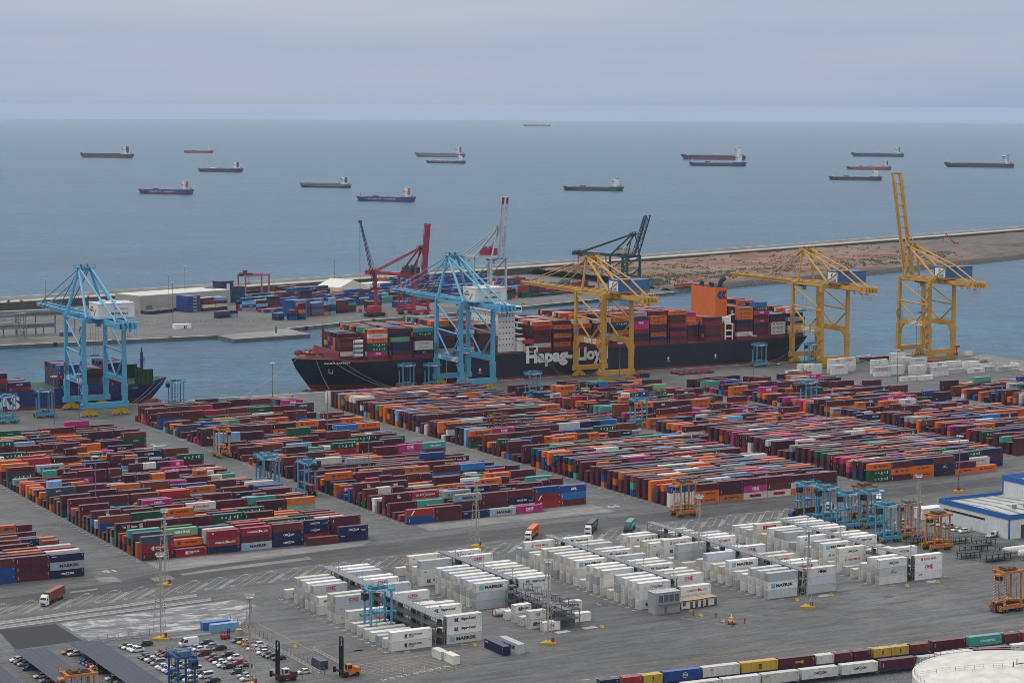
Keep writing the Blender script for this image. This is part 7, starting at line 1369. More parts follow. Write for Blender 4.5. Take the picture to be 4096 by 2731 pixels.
# ---- control building and cabins in front of the third reefer group
t = empty('control_building', (381, 589.8, 0), 0, 'two storey grey control building with a glazed upper front', 'building')
mb = MB(); mb.box(0, 9.6, 0, 4.6, 0, 7.0); mb.build('walls', mat('zinc_cladding', (.33, .34, .35), rough=.5, metal=.2, dirt=.25, scale=.5), t); mb = MB(); mb.box(-.15, 9.75, -.15, 4.75, 7.0, 7.2); mb.build('roof', mat('roof_pale', (.45, .46, .47)), t)
for k in range(4): mb = MB(); mb.box(1.2+k*2.1, 2.9+k*2.1, -.06, -.01, 3.9, 6.2); mb.build('window', mat('grey_glass', (.10, .115, .14), rough=.2), t)
mb = MB(); mb.box(3.5, 4.5, -.06, -.01, .1, 2.2); mb.build('door', mat('door_grey', (.14, .14, .15)), t); mb = MB(); mb.box(1.0, 9.6, -1.1, -.01, 3.25, 3.35); rail(mb, (1.0, -1.1, 3.35), (9.6, -1.1, 3.35), step=1.3, t=.05); mb.build('balcony', GAL, t); mb = MB(); q = [(0, 0, 7.2), (9.6, 0, 7.2), (9.6, 4.6, 7.2), (0, 4.6, 7.2)]; [rail(mb, q[i], q[(i+1) % 4], step=1.6, t=.05) for i in range(4)]; mb.build('roof_rail', GAL, t)
t = empty('site_cabins', (390.8, 591.6, 0), 0, 'row of cream cabins with brown doors beside the control building', 'cabins')
CRM = mat('cabin_cream', (.60, .57, .48), rough=.6); BRN = mat('cabin_brown', (.055, .02, .022), rough=.5)
for x0, n, y0 in ((0, 4, 0), (11.0, 2, .6)):
    for k in range(n): mb = MB(); mb.box(x0+k*2.6, x0+k*2.6+2.58, y0, y0+5.5, .25, 2.9); mb.build('cabin', CRM, t); mb = MB(); mb.box(x0+k*2.6-.05, x0+k*2.6+2.62, y0-.3, y0+5.6, 2.9, 3.0); mb.box(x0+k*2.6-.05, x0+k*2.6+2.62, y0-.33, y0-.301, 2.8, 3.02, 1); mb.build('roof', [mat('roof_tan', (.36, .27, .2)), BRN], t)
for x, y0 in ((.5, 0), (5.0, 0), (7.0, 0), (9.2, 0), (11.6, .6), (15.0, .6)): mb = MB(); mb.box(x, x+.95, y0-.05, y0-.01, .3, 2.4); mb.box(x+.2, x+.75, y0-.07, y0-.051, 1.3, 2.2, 1); mb.build('door', [BRN, mat('grey_glass', (.10, .115, .14), rough=.2)], t)
d = Decal(); d.rect(0, 1.1, 0, 1.4, (.05, .14, .34)); [d.disc(.25+.3*k, .9, .12, (.7, .7, .72), 8) for k in range(3)]; d.rect(.2, .9, .3, .5, (.7, .7, .72)); d.obj('notice', t, (2.1, -.03, 1.2), (1, 0, 0), (0, 0, 1))
fence('guard_rail', (380.3, 588.2), (389.5, 588.2), .8, 'low galvanised guard rail in front of the control building', GAL, 1.6)
# small yellow lift, red posts
t = empty('yellow_lift', (396, 568.0, 0), R(60), 'yellow work lift with blue frame inside the coned area', 'work lift'); mb = MB(); mb.box(-1.4, 1.4, -.9, .9, .5, 1.2); mb.cbox(.2, 0, 1.6, 1.6, 1.0, .8, rz=.4); mb.beam((-1, 0, 1.2), (1.8, 0, 2.6), .35); mb.build('body', BARY, t); [(lambda m_: m_.build('wheel', TYRE, t))(_m) for _m in [(lambda z_: (z_.tube((sx*1.0, sy*.8, .4), (sx*1.0, sy*1.1, .4), .4, 10), z_)[1])(MB()) for sx in (-1, 1) for sy in (-1, 1)]]
for i, (x, y) in enumerate(((391.6, 583.5), (396.2, 577.2), (394.5, 565.5), (400.3, 566.8))): mb = MB(); mb.box(-.35, .35, -.35, .35, 0, .12); mb.tube((0, 0, .12), (0, 0, 1.7), .17, 8); mb.cbox(0, 0, 1.2, .5, .4, .5); o = mb.build('fire_hydrant', mat('hydrant_red', (.40, .03, .02), rough=.5)); o.location = (x, y, .004); tag(o, ['red hydrant nearest the cabins', 'red hydrant in the middle of the coned area', 'red hydrant at the near left of the coned area', 'red hydrant at the near right of the coned area'][i], 'hydrant', 'red hydrants in the coned area')
# ---- workshop with blue parapet
BLUT = mat('parapet_blue', (.02, .115, .34), rough=.45, dirt=.15); CLAD = mat('white_cladding', (.58, .60, .60), rough=.5, dirt=.12, scale=.4)
t = empty('workshop', (569.5, 632, 0), 0, 'white clad workshop hall with a blue parapet and ribbed roof', 'workshop building')
mb = MB(); mb.box(0, 33, 0, 41, 0, 7.6); [mb.box(-.05, -.001, k*1.0, k*1.0+.5, .3, 7.55) for k in range(41)]; [mb.box(k*1.0, k*1.0+.5, -.05, -.001, .3, 7.55) for k in range(33)]; mb.build('walls', CLAD, t)
mb = MB(); mb.box(-.25, .15, -.25, 41.25, 7.61, 9.6); mb.box(.151, 32.9, -.25, .15, 7.61, 9.6); mb.box(.151, 32.6, 40.85, 41.25, 7.61, 9.6); mb.box(-.12, .4, -.12, .4, 0, 7.6); mb.build('parapet', BLUT, t)
mb = MB(); mb.quad((.16, .16, 8.3), (32.9, .16, 8.3), (32.9, 20.5, 9.1), (.16, 20.5, 9.1)); mb.quad((.16, 20.5, 9.1), (32.9, 20.5, 9.1), (32.9, 40.8, 8.3), (.16, 40.8, 8.3)); ro = mb.build('roof', mat('roof_sheet', (.42, .42, .40), rough=.5, dirt=.35, scale=.25), t)
for k in range(5): mb = MB(); x = 3+k*6; mb.quad((x, 1.2, 8.36), (x+1.6, 1.2, 8.36), (x+1.6, 19.5, 9.08), (x, 19.5, 9.08)); mb.quad((x, 21.5, 9.08), (x+1.6, 21.5, 9.08), (x+1.6, 39.8, 8.38), (x, 39.8, 8.38)); adopt(mb.build('rooflight', mat('rooflight_grey', (.13, .13, .125), rough=.4)), ro)
for x in (13, 19): mb = MB(); mb.box(x, x+1.3, 12, 13.3, 8.7, 10.2); mb.box(x-.1, x+1.4, 11.9, 13.4, 10.2, 10.4); adopt(mb.build('roof_vent', GAL), ro)
mb = MB(); mb.box(6, 11, -.12, -.052, 0, 5.2); mb.build('gate', mat('gate_dark', (.05, .045, .045)), t); mb = MB(); mb.box(-.1, -.052, 6, 7.2, 0, 2.2); mb.build('door', mat('door_grey', (.14, .14, .15)), t); mb = MB(); mb.box(-.1, -.052, 14, 38, 5.2, 6.0); mb.build('window_strip', GLASS, t)
mb = MB(); mb.box(33.0, 76, .2, 41, 0, 14.3); [mb.box(32.95, 32.999, k+.4, k+.9, 9.3, 14.2) for k in range(40)]; mb.build('high_hall', CLAD, t); mb = MB(); mb.box(32.7, 33.1, -.1, 41.3, 14.31, 16.5); mb.box(33.101, 76, 40.9, 41.3, 14.31, 16.5); mb.box(33.101, 76, -.1, .3, 14.31, 16.5); mb.box(32.8, 33.4, 40.7, 41.2, 9.2, 14.3); mb.build('high_parapet', BLUT, t)
mb = MB(); mb.box(566, 577.5, 679, 684.5, 0, 4.2); mb.box(565.8, 577.7, 678.8, 684.7, 4.2, 4.45); tag(mb.build('plant_room', SHIPW), 'small white flat roofed building behind the workshop', 'building')
for i, (x, y, c, k, lab) in enumerate(((563.6, 668.5, 'w', 'suv', 'white car parked by the workshop, rearmost'), (564.2, 665.3, 'w', 'car', 'white car second by the workshop wall'), (563.5, 660.6, 's', 'van', 'silver van by the workshop wall'), (562.6, 654.6, 'w', 'car', 'white car fourth along the workshop wall'), (563.4, 651.2, 'w', 'suv', 'white tall car nearest the flatbed by the workshop'), (552, 676, 'w', 'van', 'white van in front of the small flat roofed building'))): car(x, y, c, k, lab, z=.004)
t = empty('flatbed_truck', (566.5, 638.4, 0), R(20), 'small white flatbed truck by the near corner of the workshop', 'truck'); mb = MB(); mb.box(1.2, 2.9, -.95, .95, .5, 2.1); mb.build('cab', WC_, t); mb = MB(); mb.box(2.901, 2.93, -.8, .8, 1.3, 1.95); mb.build('windscreen', GLASS, t); mb = MB(); mb.box(-3.2, 1.15, -1.0, 1.0, .75, .95); [mb.box(-3.2, 1.1, s*1.0-.04, s*1.0+.04, .951, 1.3) for s in (-1, 1)]; mb.build('flatbed', WC_, t); mb = MB(); mb.box(.5, 1.1, -.5, .5, 1.0, 1.9); mb.build('load', DKM, t)
for xx in (-2.2, 2.1):
    for s in (-1, 1): mb = MB(); mb.tube((xx, s*.7, .42), (xx, s*1.0, .42), .42, 10); mb.build('wheel', TYRE, t)
t = empty('jib_crane', (536.2, 656.5, 0), 0, 'yellow jib crane column behind the salmon carrier', 'jib crane'); mb = MB(); mb.tube((0, 0, 0), (0, 0, 13), .55, 10); mb.build('column', BOGY, t); mb = MB(); mb.box(-.4, 8.5, -.25, .25, 12.2, 13); mb.box(3.8, 5.2, -.4, .4, 11.7, 12.19, 0); mb.build('jib', BOGY, t)
# black storage racks, stairs and white gas tanks beside the workshop
BR = mat('rack_black', (.028, .03, .034), rough=.5, dirt=.3, scale=.8)
for i, (x, y, w, d_, h) in enumerate(((528, 640, 14, 3, 2.4), (541, 634, 12, 3, 2.4), (548, 626, 10, 3, 2.4), (536, 619, 12, 3, 2.6), (547, 612, 9, 3, 2.6), (528, 611, 9, 3, 2.4), (532, 602, 12, 4, 3.0))):
    mb = MB(); mb.box(x, x+w, y, y+d_, h-.15, h); [mb.box(x+a-.1, x+a+.1, y+b-.1, y+b+.1, .004, h-.151) for a in np.linspace(.3, w-.3, 5) for b in (.3, d_-.3)]; mb.box(x+1, x+w-1, y+.3, y+d_-.3, .8, .95); rail(mb, (x, y, h), (x+w, y, h), step=1.6, t=.05); rail(mb, (x, y+d_, h), (x+w, y+d_, h), step=1.6, t=.05)
    tag(mb.build('steel_platform', BR), f'black steel spreader platform, {ORD[i]} counted from the rear beside the orange carrier', 'platform', 'black platforms beside the workshop')
for i, (x, y, lab) in enumerate(((545, 606.5, 'white horizontal gas tank, the rear one'), (547, 600.5, 'white horizontal gas tank, the long front one'))):
    t = empty('gas_tank', (x, y, 0), 0, lab, 'gas tank', 'white gas tanks'); mb = MB(); mb.tube((-.2, 0, 2.6), (12, 0, 2.6), 1.35, 14); mb.tube((-.8, 0, 2.6), (-.2, 0, 2.6), .8, 14, r2=1.35); mb.build('tank', TANKW, t); mb = MB(); [mb.box(q, q+.3, -1, 1, 0, 1.5) for q in (1, 6, 11)]; mb.build('saddle', CONC, t)
# ---- railway
def railway():
    d = Vector((math.cos(-.087), math.sin(-.087), 0)); n = Vector((-d.y, d.x, 0)); o1 = Vector((372.7, 511.0, 0)); o2 = Vector((372.0, 497.6, 0)); rz = -.087
    mb = MB()
    for o in (o1, o2):
        for g in (-.75, .75): a = o-d*80+n*(g+1.25); b = o+d*130+n*(g+1.25); mb.beam(a+Vector((0, 0, .08)), b+Vector((0, 0, .08)), .08, .15)
    tag(mb.build('railway_tracks', mat('rail_steel', (.05, .045, .04), rough=.5, metal=.5)), 'two railway tracks crossing the bottom right', kind='structure')
    mb = MB()
    for o in (o1, o2): a, b = o-d*80+n*-1.2, o+d*130+n*-1.2; mb.add([a+Vector((0, 0, .02)), b+Vector((0, 0, .02)), b+n*5+Vector((0, 0, .02)), a+n*5+Vector((0, 0, .02))], [(0, 1, 2, 3)])
    tag(mb.build('track_bed', mat('ballast', (.05, .045, .045), rough=.95, dirt=.5, scale=1.5)), 'dark stained track bed under the wagons', kind='structure')
    WGB = mat('wagon_blue', (.02, .04, .10), rough=.6, dirt=.4)
    R1 = [(317.5, 20, 'navy', None), (324.8, 20, 'red', None), (331.3, 20, 'yellow', 'msc'), (337.9, 40, 'blue', 'cosco'), (350.6, 40, 'dirty', 'oocl'), (363.4, 40, 'yellow', 'msc'), (376.1, 40, 'maroon', 'caru'), (388.9, 20, 'dirty', 'oocl'), (395.4, 20, 'brown', None), (401.8, 20, 'maroon', 'line'), (409.0, 20, 'yellow', 'msc'), (415.3, 20, 'yellow', 'msc'), (422.4, 20, 'brown', None), (430.0, 40, 'maroon', 'line'), (443.4, 40, 'teal', 'china'), (456.6, 20, 'brown', 'line'), (463.2, 20, 'red', None), (470, 40, 'maroon', None)]
    R2_ = [(336.2, 40, 'dirty', None), (349.2, 40, 'ivory', None), (362.0, 40, 'dirty', 'seaco'), (375.1, 40, 'ivory', 'cmacgm'), (388.7, 40, 'ivory', 'cmacgm'), (402.2, 40, 'maroon', 'line'), (415.6, 20, 'pale', 'maersk'), (422.4, 40, 'ivory', None), (436.0, 40, 'brown', None), (449.4, 40, 'ivory', 'seaco')]
    for ro, (o, lst) in enumerate(((o1, R1), (o2, R2_))):
        for i, (x, ft, ck, kd) in enumerate(lst):
            L = L40 if ft == 40 else L20; c = o+d*(x-2.6-372.7+L/2)+n*1.25; w = f' {WORDS[kd]}' if kd in WORDS else ''
            trk = 'far' if ro == 0 else 'near'
            container(c.x, c.y, 1.16, L, HS if ft == 20 else HC, ck, kd, f'{COLWORD[ck]}{w} {"short " if ft == 20 else ""}container on a wagon of the {trk} track, {ORD[i]} from the left', 'containers on railway wagons', rz=rz)
            t = empty('flat_wagon', (c.x, c.y, 0), rz, f'flat wagon under the {COLWORD[ck]}{w} container, {ORD[i]} on the {trk} track', 'railway wagon', 'flat railway wagons')
            mb = MB(); mb.box(-L/2-.2, L/2+.2, -1.15, 1.15, .85, 1.14); mb.box(-L/2+1, L/2-1, -.4, .4, .5, .849); mb.build('frame', WGB, t)
            for sx in (-1, 1):
                mb = MB(); [mb.tube((sx*L*.36+k, s*.62, .47), (sx*L*.36+k, s*.76, .47), .32, 8) for k in (-.7, .7) for s in (-1, 1)]; mb.box(sx*L*.36-1.1, sx*L*.36+1.1, -.95, .95, .5, .75); mb.build('bogie', BLKM, t)
railway()
# ---- big white oil tank in the corner
def oil_tank(cx, cy, r, h):
    t = empty('oil_tank', (cx, cy, 0), 0, 'huge white oil tank with a domed roof in the lower right corner', 'oil tank'); mb = MB(); mb.tube((0, 0, 0), (0, 0, h), r, 72); mb.build('shell', mat('tank_shell', (.62, .61, .58), rough=.5, dirt=.2, scale=.1), t)
    mb = MB(); n = 72; rings = 6; vs = [(0, 0, h+r*.10)]; fs = []
    for k in range(1, rings+1): q = k/rings; vs += [(r*q*1.004*math.cos(2*math.pi*i/n), r*q*1.004*math.sin(2*math.pi*i/n), h+.03+r*.10*(1-q*q)) for i in range(n)]
    fs += [(0, 1+i, 1+(i+1) % n) for i in range(n)]
    for k in range(rings-1): fs += [(1+k*n+i, 1+(k+1)*n+i, 1+(k+1)*n+(i+1) % n, 1+k*n+(i+1) % n) for i in range(n)]
    mb.add(vs, fs); mb.build('dome_roof', mat('tank_roof', (.58, .555, .50), rough=.55, dirt=.28, scale=.25), t)
    mb = MB(); q = [(r*.985*math.cos(a), r*.985*math.sin(a), h+.15) for a in np.linspace(0, 2*math.pi, 73)]
    for i in range(72): rail(mb, q[i], q[i+1], step=2.5, t=.06, h=1.1)
    mb.build('edge_rail', mat('rail_cream', (.5, .48, .43)), t)
    mb = MB(); pts = [(r*k*math.cos(R(150)), r*k*math.sin(R(150)), h+r*.10*(1-k*k)+.1) for k in np.linspace(.05, .97, 12)]; [rail(mb, pts[i], pts[i+1], step=2, t=.06) for i in range(11)]; mb.build('roof_stair', mat('rail_cream', (.5, .48, .43)), t); mb = MB(); [mb.tube((x, y, h+r*.095), (x, y, h+r*.095+1.6), .12, 6) for x, y in ((-3, 2), (0, 4), (3, -1), (-1, -3), (2, 2))]; mb.box(-4, 4, -.1, .1, h+r*.12+.6, h+r*.12+.8); mb.build('roof_fittings', REDF, t)
oil_tank(397.0, 432.0, 30.0, 14.0)
# ================================================================ painted markings on the ground
PW_ = mat('road_paint_white', (.42, .42, .41), rough=.8, dirt=.55, scale=.8); PY_ = mat('road_paint_yellow', (.42, .29, .05), rough=.8, dirt=.5, scale=.8)
def strip(mb, a, b, w, z=.014):
    a = Vector((*a, z)); b = Vector((*b, z)); d = (b-a).normalized(); n = Vector((-d.y, d.x, 0))*w/2; mb.add([a-n, b-n, b+n, a+n], [(0, 1, 2, 3)])
def ground_text(mb, txt, x, y, h, ang=0, z=.016, bold=.03):
    v, f = glyphs(txt, bold); c, s = math.cos(ang), math.sin(ang); mb.add([(x+h*(a*c-b*s), y+h*(a*s+b*c), z) for a, b in v], f)
def markings():
    w = MB(); yl = MB(); pale = MB(); A_ = R(49); dx, dy = math.cos(A_), math.sin(A_)
    k = 0; x = 186.0
    while x < 560:
        y = 691.3+(x-195)*.060
        if k % 1 == 0:
            nx, ny = dy*1.65, -dx*1.65; p = Vector((x+1.2, y, 0)); q = p+Vector((dx, dy, 0))*16.5
            for s in (-1, 1): strip(w, (p.x+s*nx, p.y+s*ny), (q.x+s*nx, q.y+s*ny), .16)
            strip(w, (p.x-nx, p.y-ny), (p.x+nx, p.y+ny), .16); strip(w, (q.x-nx, q.y-ny), (q.x+nx, q.y+ny), .16)
            ground_text(w, str(16+k), p.x-1.2, p.y-2.0, 1.3, 0); ground_text(w, str(16+k), q.x-.8, q.y+.9, 1.3, 0)
            for j in range(24): m = p+Vector((dx, dy, 0))*(j*.72-1)+Vector((nx, ny, 0))*2.5; strip(yl if k % 2 else w, (m.x, m.y), (m.x+dx*.35, m.y+dy*.35), .5)
            if k % 3 or x > 390: m = p+Vector((nx, ny, 0))*2.9; e = m+Vector((dx, dy, 0))*15; pale.add([(m.x-.9, m.y, .010), (m.x+.9, m.y, .010), (e.x+.9, e.y, .010), (e.x-.9, e.y, .010)], [(0, 1, 2, 3)])
        x += 9.82; k += 1
    # block numbers on the lanes
    for t_, x_, y_, h_ in (('51', 243, 735, 4.2), ('55', 357, 768, 4.2), ('35', 355, 880, 4.2), ('5', 357, 1005, 4.2), ('64', 468, 760, 4.2), ('5', 467, 1020, 4), ('95', 470, 880, 4)): ground_text(w, t_, x_, y_, h_, R(0))
    for bk, (x0, nb, px, y0, y1, prof) in BLOCKS.items():
        for r in range(0, int((y1-y0)/PITCH_Y)+1):
            ground_text(w, str(10+r % 80), x0-2.6, y0+r*PITCH_Y-.4, 1.1)
        strip(w, (x0-.7, y0-1), (x0-.7, y1), .12)
    for g, (xl, xr, y0, py, a, b) in REEF.items():
        for r in range(19): ground_text(w, f'{r+1:02d}', xl-2.5, y0+r*py-.4, 1.25); ground_text(w, f'{r+1:02d}', xr+13.2, y0+r*py-.4, 1.1)
        ground_text(w, '09', xl+3, y0-3.2, 1.5); ground_text(w, '13', xr+4, y0-3.2, 1.5)
        strip(w, (xl-3, y0-4.5), (xr+16, y0-4.5), .1)
    # bays with numbers in the front concrete
    for k in range(11): strip(w, (264+k*2.65, 577.0+k*.15), (271.5+k*2.65, 557+k*.15), .12)
    strip(w, (262, 576.6), (291, 578.4), .14)
    for k, t_ in enumerate(('24', '23', '22', '21', '20', '19', '18', '17', '16')): ground_text(w, t_, 266.5+k*2.9, 557.5+k*.6, 1.5)
    for k in range(12): strip(yl, (258+k*3.1, 573-k*.7), (260.6+k*3.1, 568-k*.7), .12); strip(yl, (260.6+k*3.1, 573-k*.7), (258+k*3.1, 568-k*.7), .12)
    strip(yl, (262.0, 640), (262.9, 597), .25); strip(yl, (258, 556), (300, 558), .14)
    for a, b in (((466, 575), (479, 558)), ((478, 579), (490, 562)), ((490, 583), (503, 566))): strip(yl, a, b, .18)
    strip(w, (386, 582), (398, 560), .14); strip(w, (398, 588), (415, 566), .14); strip(w, (455, 589.5), (470, 574), .12); strip(w, (503, 590), (520, 572), .12)
    for x_, y_ in ((340, 584), (350.5, 584.8), (445, 586.8), (492, 587)): strip(w, (x_, y_), (x_+5, y_+.3), 2.6, .010)
    strip(yl, (330, 540), (470, 524), .15); strip(yl, (540, 660), (565, 600), .25)
    for k in range(20): strip(yl, (262+k*1.0, 677+k*.3), (262.5+k*1.0, 677.2+k*.3), .4)
    # car park bays
    for xr_, y0, y1 in ((212.9, 590, 630), (224.2, 578, 622), (229.6, 574, 624), (241, 578, 624), (245.5, 600, 622), (195.2, 586, 632), (178, 598, 631), (205.6, 642, 668)):
        n = int((y1-y0)/2.4)
        for k in range(n+1): strip(w, (xr_-.1, y0+k*2.4), (xr_+4.6, y0+k*2.4), .11)
    for x_ in (206.5, 211): strip(w, (x_, 668), (x_+2.5, 643.5), .1)
    ground_text(w, '67', 189.5, 624, 1.8); ground_text(w, '12', 243, 583, 1.4); ground_text(w, '11', 243.5, 588, 1.4)
    tag(pale.build('worn_paving', LIGHTC), 'pale worn strips between the lorry bays', kind='structure')
    tag(w.build('white_road_markings', PW_), 'white painted lines, bay numbers and lorry bays on the ground', kind='structure'); tag(yl.build('yellow_road_markings', PY_), 'yellow painted lines and hatching on the ground', kind='structure')
    kb = MB(); kw = MB()
    for k in range(74):
        x = 316+k*2.2; y = 530.6-(x-321)*.088; (kw if k % 2 else kb).add([(x, y-.3, .02), (x+2.15, y-.5, .02), (x+2.15, y+.3, .02), (x, y+.5, .02)], [(0, 1, 2, 3)])
    tag(kw.build('kerb_line_white', PW_), 'white pieces of the chequered line along the railway', kind='structure'); tag(kb.build('kerb_line_red', mat('kerb_red', (.22, .12, .095), rough=.85)), 'dull red pieces of the chequered line along the railway', kind='structure')
markings()
def stains():
    rnd = random.Random(21); mb = MB()
    for k in range(150):
        zone = rnd.choice([(390, 480, 745, 762), (270, 330, 572, 640), (300, 520, 545, 582), (350, 376, 760, 1090), (466, 489, 760, 1090), (230, 600, 722, 745), (500, 560, 600, 650)])
        x, y = rnd.uniform(zone[0], zone[1]), rnd.uniform(zone[2], zone[3]); L, w = rnd.uniform(1.5, 7), rnd.uniform(.3, 1.1); n = 9
        mb.add([(x+L*.5*math.cos(6.283*i/n)*rnd.uniform(.6, 1.2), y+w*math.sin(6.283*i/n)*rnd.uniform(.5, 1.3), .0075) for i in range(n)], [tuple(range(n))])
    tag(mb.build('oil_stains', mat('oil_stain', (.055, .055, .058), rough=.6, dirt=.3)), 'dark oil stains and drip marks on the concrete', kind='structure')
stains()
# small things along the quay
tag(sheet('hatch_lid_base', [[(700, 1128), (700.1, 1128), (700.1, 1128.1)]], .006, GROUND, 'x'), None) if False else None
def quay_bits():
    t = empty('hatch_lid', (754, 1128, 0), R(2), 'maroon ship hatch lid lying on the quay', 'hatch lid'); mb = MB(); mb.box(-13, 13, -5, 5, .3, 1.1); [mb.box(x, x+.3, -5.2, 5.2, 0, 1.3) for x in np.linspace(-13, 12.7, 9)]; mb.build('lid', MAROON, t)
    for i, (x, y, L, ck, kd, l) in enumerate(((477, 1126, L40, 'brown', None, 0), (428, 1116, L40, 'navy', None, 0), (428, 1116, L40, 'maroon', None, 1), (441, 1116, L40, 'maroon', 'hmm', 0), (441, 1116, L40, 'grey', None, 1), (897, 1140, L40, 'white', 'yang', 0), (884, 1141, L40, 'maroon', None, 0), (893, 1131, L40, 'maroon', None, 0), (906, 1132, L40, 'maroon', 'line', 0), (583, 1128, L20, 'white', None, 0), (716, 1124, L20, 'navy', None, 0), (709, 1124, L20, 'crimson', 'dal', 0), (838, 1115, L20, 'green', None, 0), (921, 1098, L20*1.5, 'crimson', 'mol', 0), (975, 1127, L20, 'white', None, 0))): mass(x, y, l*2.62, L, 2.6, ck, kd)
    # stacked white reefers at the far ends of the yard
    W_ = [(501, 1106, 2), (501, 1101.5, 1), (514, 1106, 1), (514, 1102, 1), (527, 1107, 2), (540, 1108, 1), (806, 1093, 1), (818, 1097, 2), (820, 1092, 2), (836, 1090, 3), (847, 1093, 3), (833, 1083, 2), (858, 1075, 3), (851, 1063, 2), (864, 1066, 2), (876, 1060, 2), (893, 1100, 3), (880, 1079, 3), (887, 1072, 3), (898, 1066, 2), (912, 1068, 2), (925, 1076, 1), (930, 1056, 1), (850, 1036, 1), (862, 1036, 1), (868, 1086, 2), (905, 1085, 1), (936, 1066, 1), (921, 1062, 2), (915, 1050, 1), (938, 1050, 1), (902, 1054, 1), (884, 1048, 2)]
    for x, y, n in W_:
        for l in range(n): mass(x, y, l*2.91, L40, 2.9, RN.choice(['white', 'ivory', 'pale', 'ivory']), RN.choice(['one', 'wan', None, None, 'yang', 'bluelogo']) if l == n-1 else None)
    # spreader frames in heaps
    for i, (x, y, lab) in enumerate(((625, 1092, 'heap of pale green spreader frames on the quay in the middle'), (441, 1128, 'row of pale green spreader frames by the left ship bow'), (880, 1127, 'heap of pale green frames beside a yellow crane'), (953, 1092, 'heap of pale blue frames at the quay end'))):
        mb = MB(); rnd = random.Random(i)
        for k in range(16): a = rnd.uniform(-.3, .3); cx, cy, z = x+rnd.uniform(-8, 8), y+rnd.uniform(-3.5, 3.5), rnd.uniform(.2, 1.3); d = Vector((math.cos(a), math.sin(a), 0))*3; mb.beam(Vector((cx, cy, z))-d, Vector((cx, cy, z))+d, .22); mb.beam((cx, cy-1.1, z), (cx, cy+1.1, z), .22); mb.tube((cx, cy, max(.1, z-.25)), (cx, cy, z+.25), .4, 6)
        tag(mb.build('spreader_frames', mat('spreader_green', (.16, .30, .28), dirt=.3) if i < 3 else mat('spreader_blue', (.16, .32, .42), dirt=.3)), lab, 'spreader frames')
    fence('quay_fence', (960, 1153), (985, 1128), 1.3, 'thin fence round the corner of the quay', GAL); fence('quay_fence', (985, 1128), (985, 1000), 1.3, 'thin fence along the right end of the quay', GAL)
    sheet('quay_end_strip', [[(969, 1119), (985.5, 1127), (989.5, 1122), (989.5, 800), (945, 800), (948, 1040)]], .004, LIGHTC, 'pale concrete strip at the right end of the quay')
    for k in range(16): barrier(BM1 if k % 4 else BM2, 966-k*1.35, 1112-k*5.1, R(75), 'pale barrier of the row along the right end of the quay', 'barriers at the quay end')
    t = empty('mobile_plant', (962, 1126, 0), 0, 'red and pink machine parked at the quay corner', 'machine'); mb = MB(); mb.box(-3, 2, -1.5, 1.5, .6, 3.0); mb.box(-1, 1.5, -1.4, 1.4, 3.0, 6.2); mb.box(0, 3.5, -1.4, 1.4, 6.2, 7.4); mb.build('body', REDC, t)
    mb = MB(); mb.box(-3, 3, -1.1, 1.1, .5, 2.4); mb.box(-2.4, -.5, -1.12, 1.12, 2.4, 3.0); o = mb.build('site_cabin', SHIPW); o.location = (958, 1063, 0); tag(o, 'small white cabin on the strip at the quay end', 'cabin')
    t = empty('reach_stacker', (905, 1092, 0), R(20), 'red reach stacker standing by the far white reefers', 'reach stacker'); mb = MB(); mb.box(-3, 3, -1.4, 1.4, .8, 2.0); mb.box(-1, .8, -.8, .8, 2.0, 3.6); mb.beam((-2.8, 0, 3.2), (4.5, 0, 3.0), .7); mb.build('body', mat('stacker_red', (.45, .05, .03)), t); [(lambda z_: (z_.tube((sx*2, sy*1.0, .8), (sx*2, sy*1.6, .8), .8, 10), z_.build('wheel', TYRE, t)))(MB()) for sx in (-1, 1) for sy in (-1, 1)]
    # fenders and bollards
    fm = MB(); fm.box(-.9, .9, -.6, .6, -2.2, -.2); fo = None
    for x in range(300, 960, 18):
        o = fm.build('quay_fender', TYRE) if fo is None else bpy.data.objects.new('quay_fender', fo.data)
        if fo is None: fo = o
        else: C.objects.link(o)
        o.location = (x, 1149.5+.0027*(x+500)+.62, 0); tag(o, 'black rubber fender on the quay wall', 'fender', 'rubber fenders along the near quay')
    bm = MB(); bm.tube((0, 0, 0), (0, 0, .5), .3, 8); bm.tube((0, 0, .5), (0, 0, .7), .42, 8); bo = None
    for x in range(300, 960, 24):
        o = bm.build('bollard', BOGY) if bo is None else bpy.data.objects.new('bollard', bo.data)
        if bo is None: bo = o
        else: C.objects.link(o)
        o.location = (x, 1148.4+.0027*(x+500), .004); tag(o, 'yellow mooring bollard on the quay edge', 'bollard', 'mooring bollards along the near quay')
quay_bits()
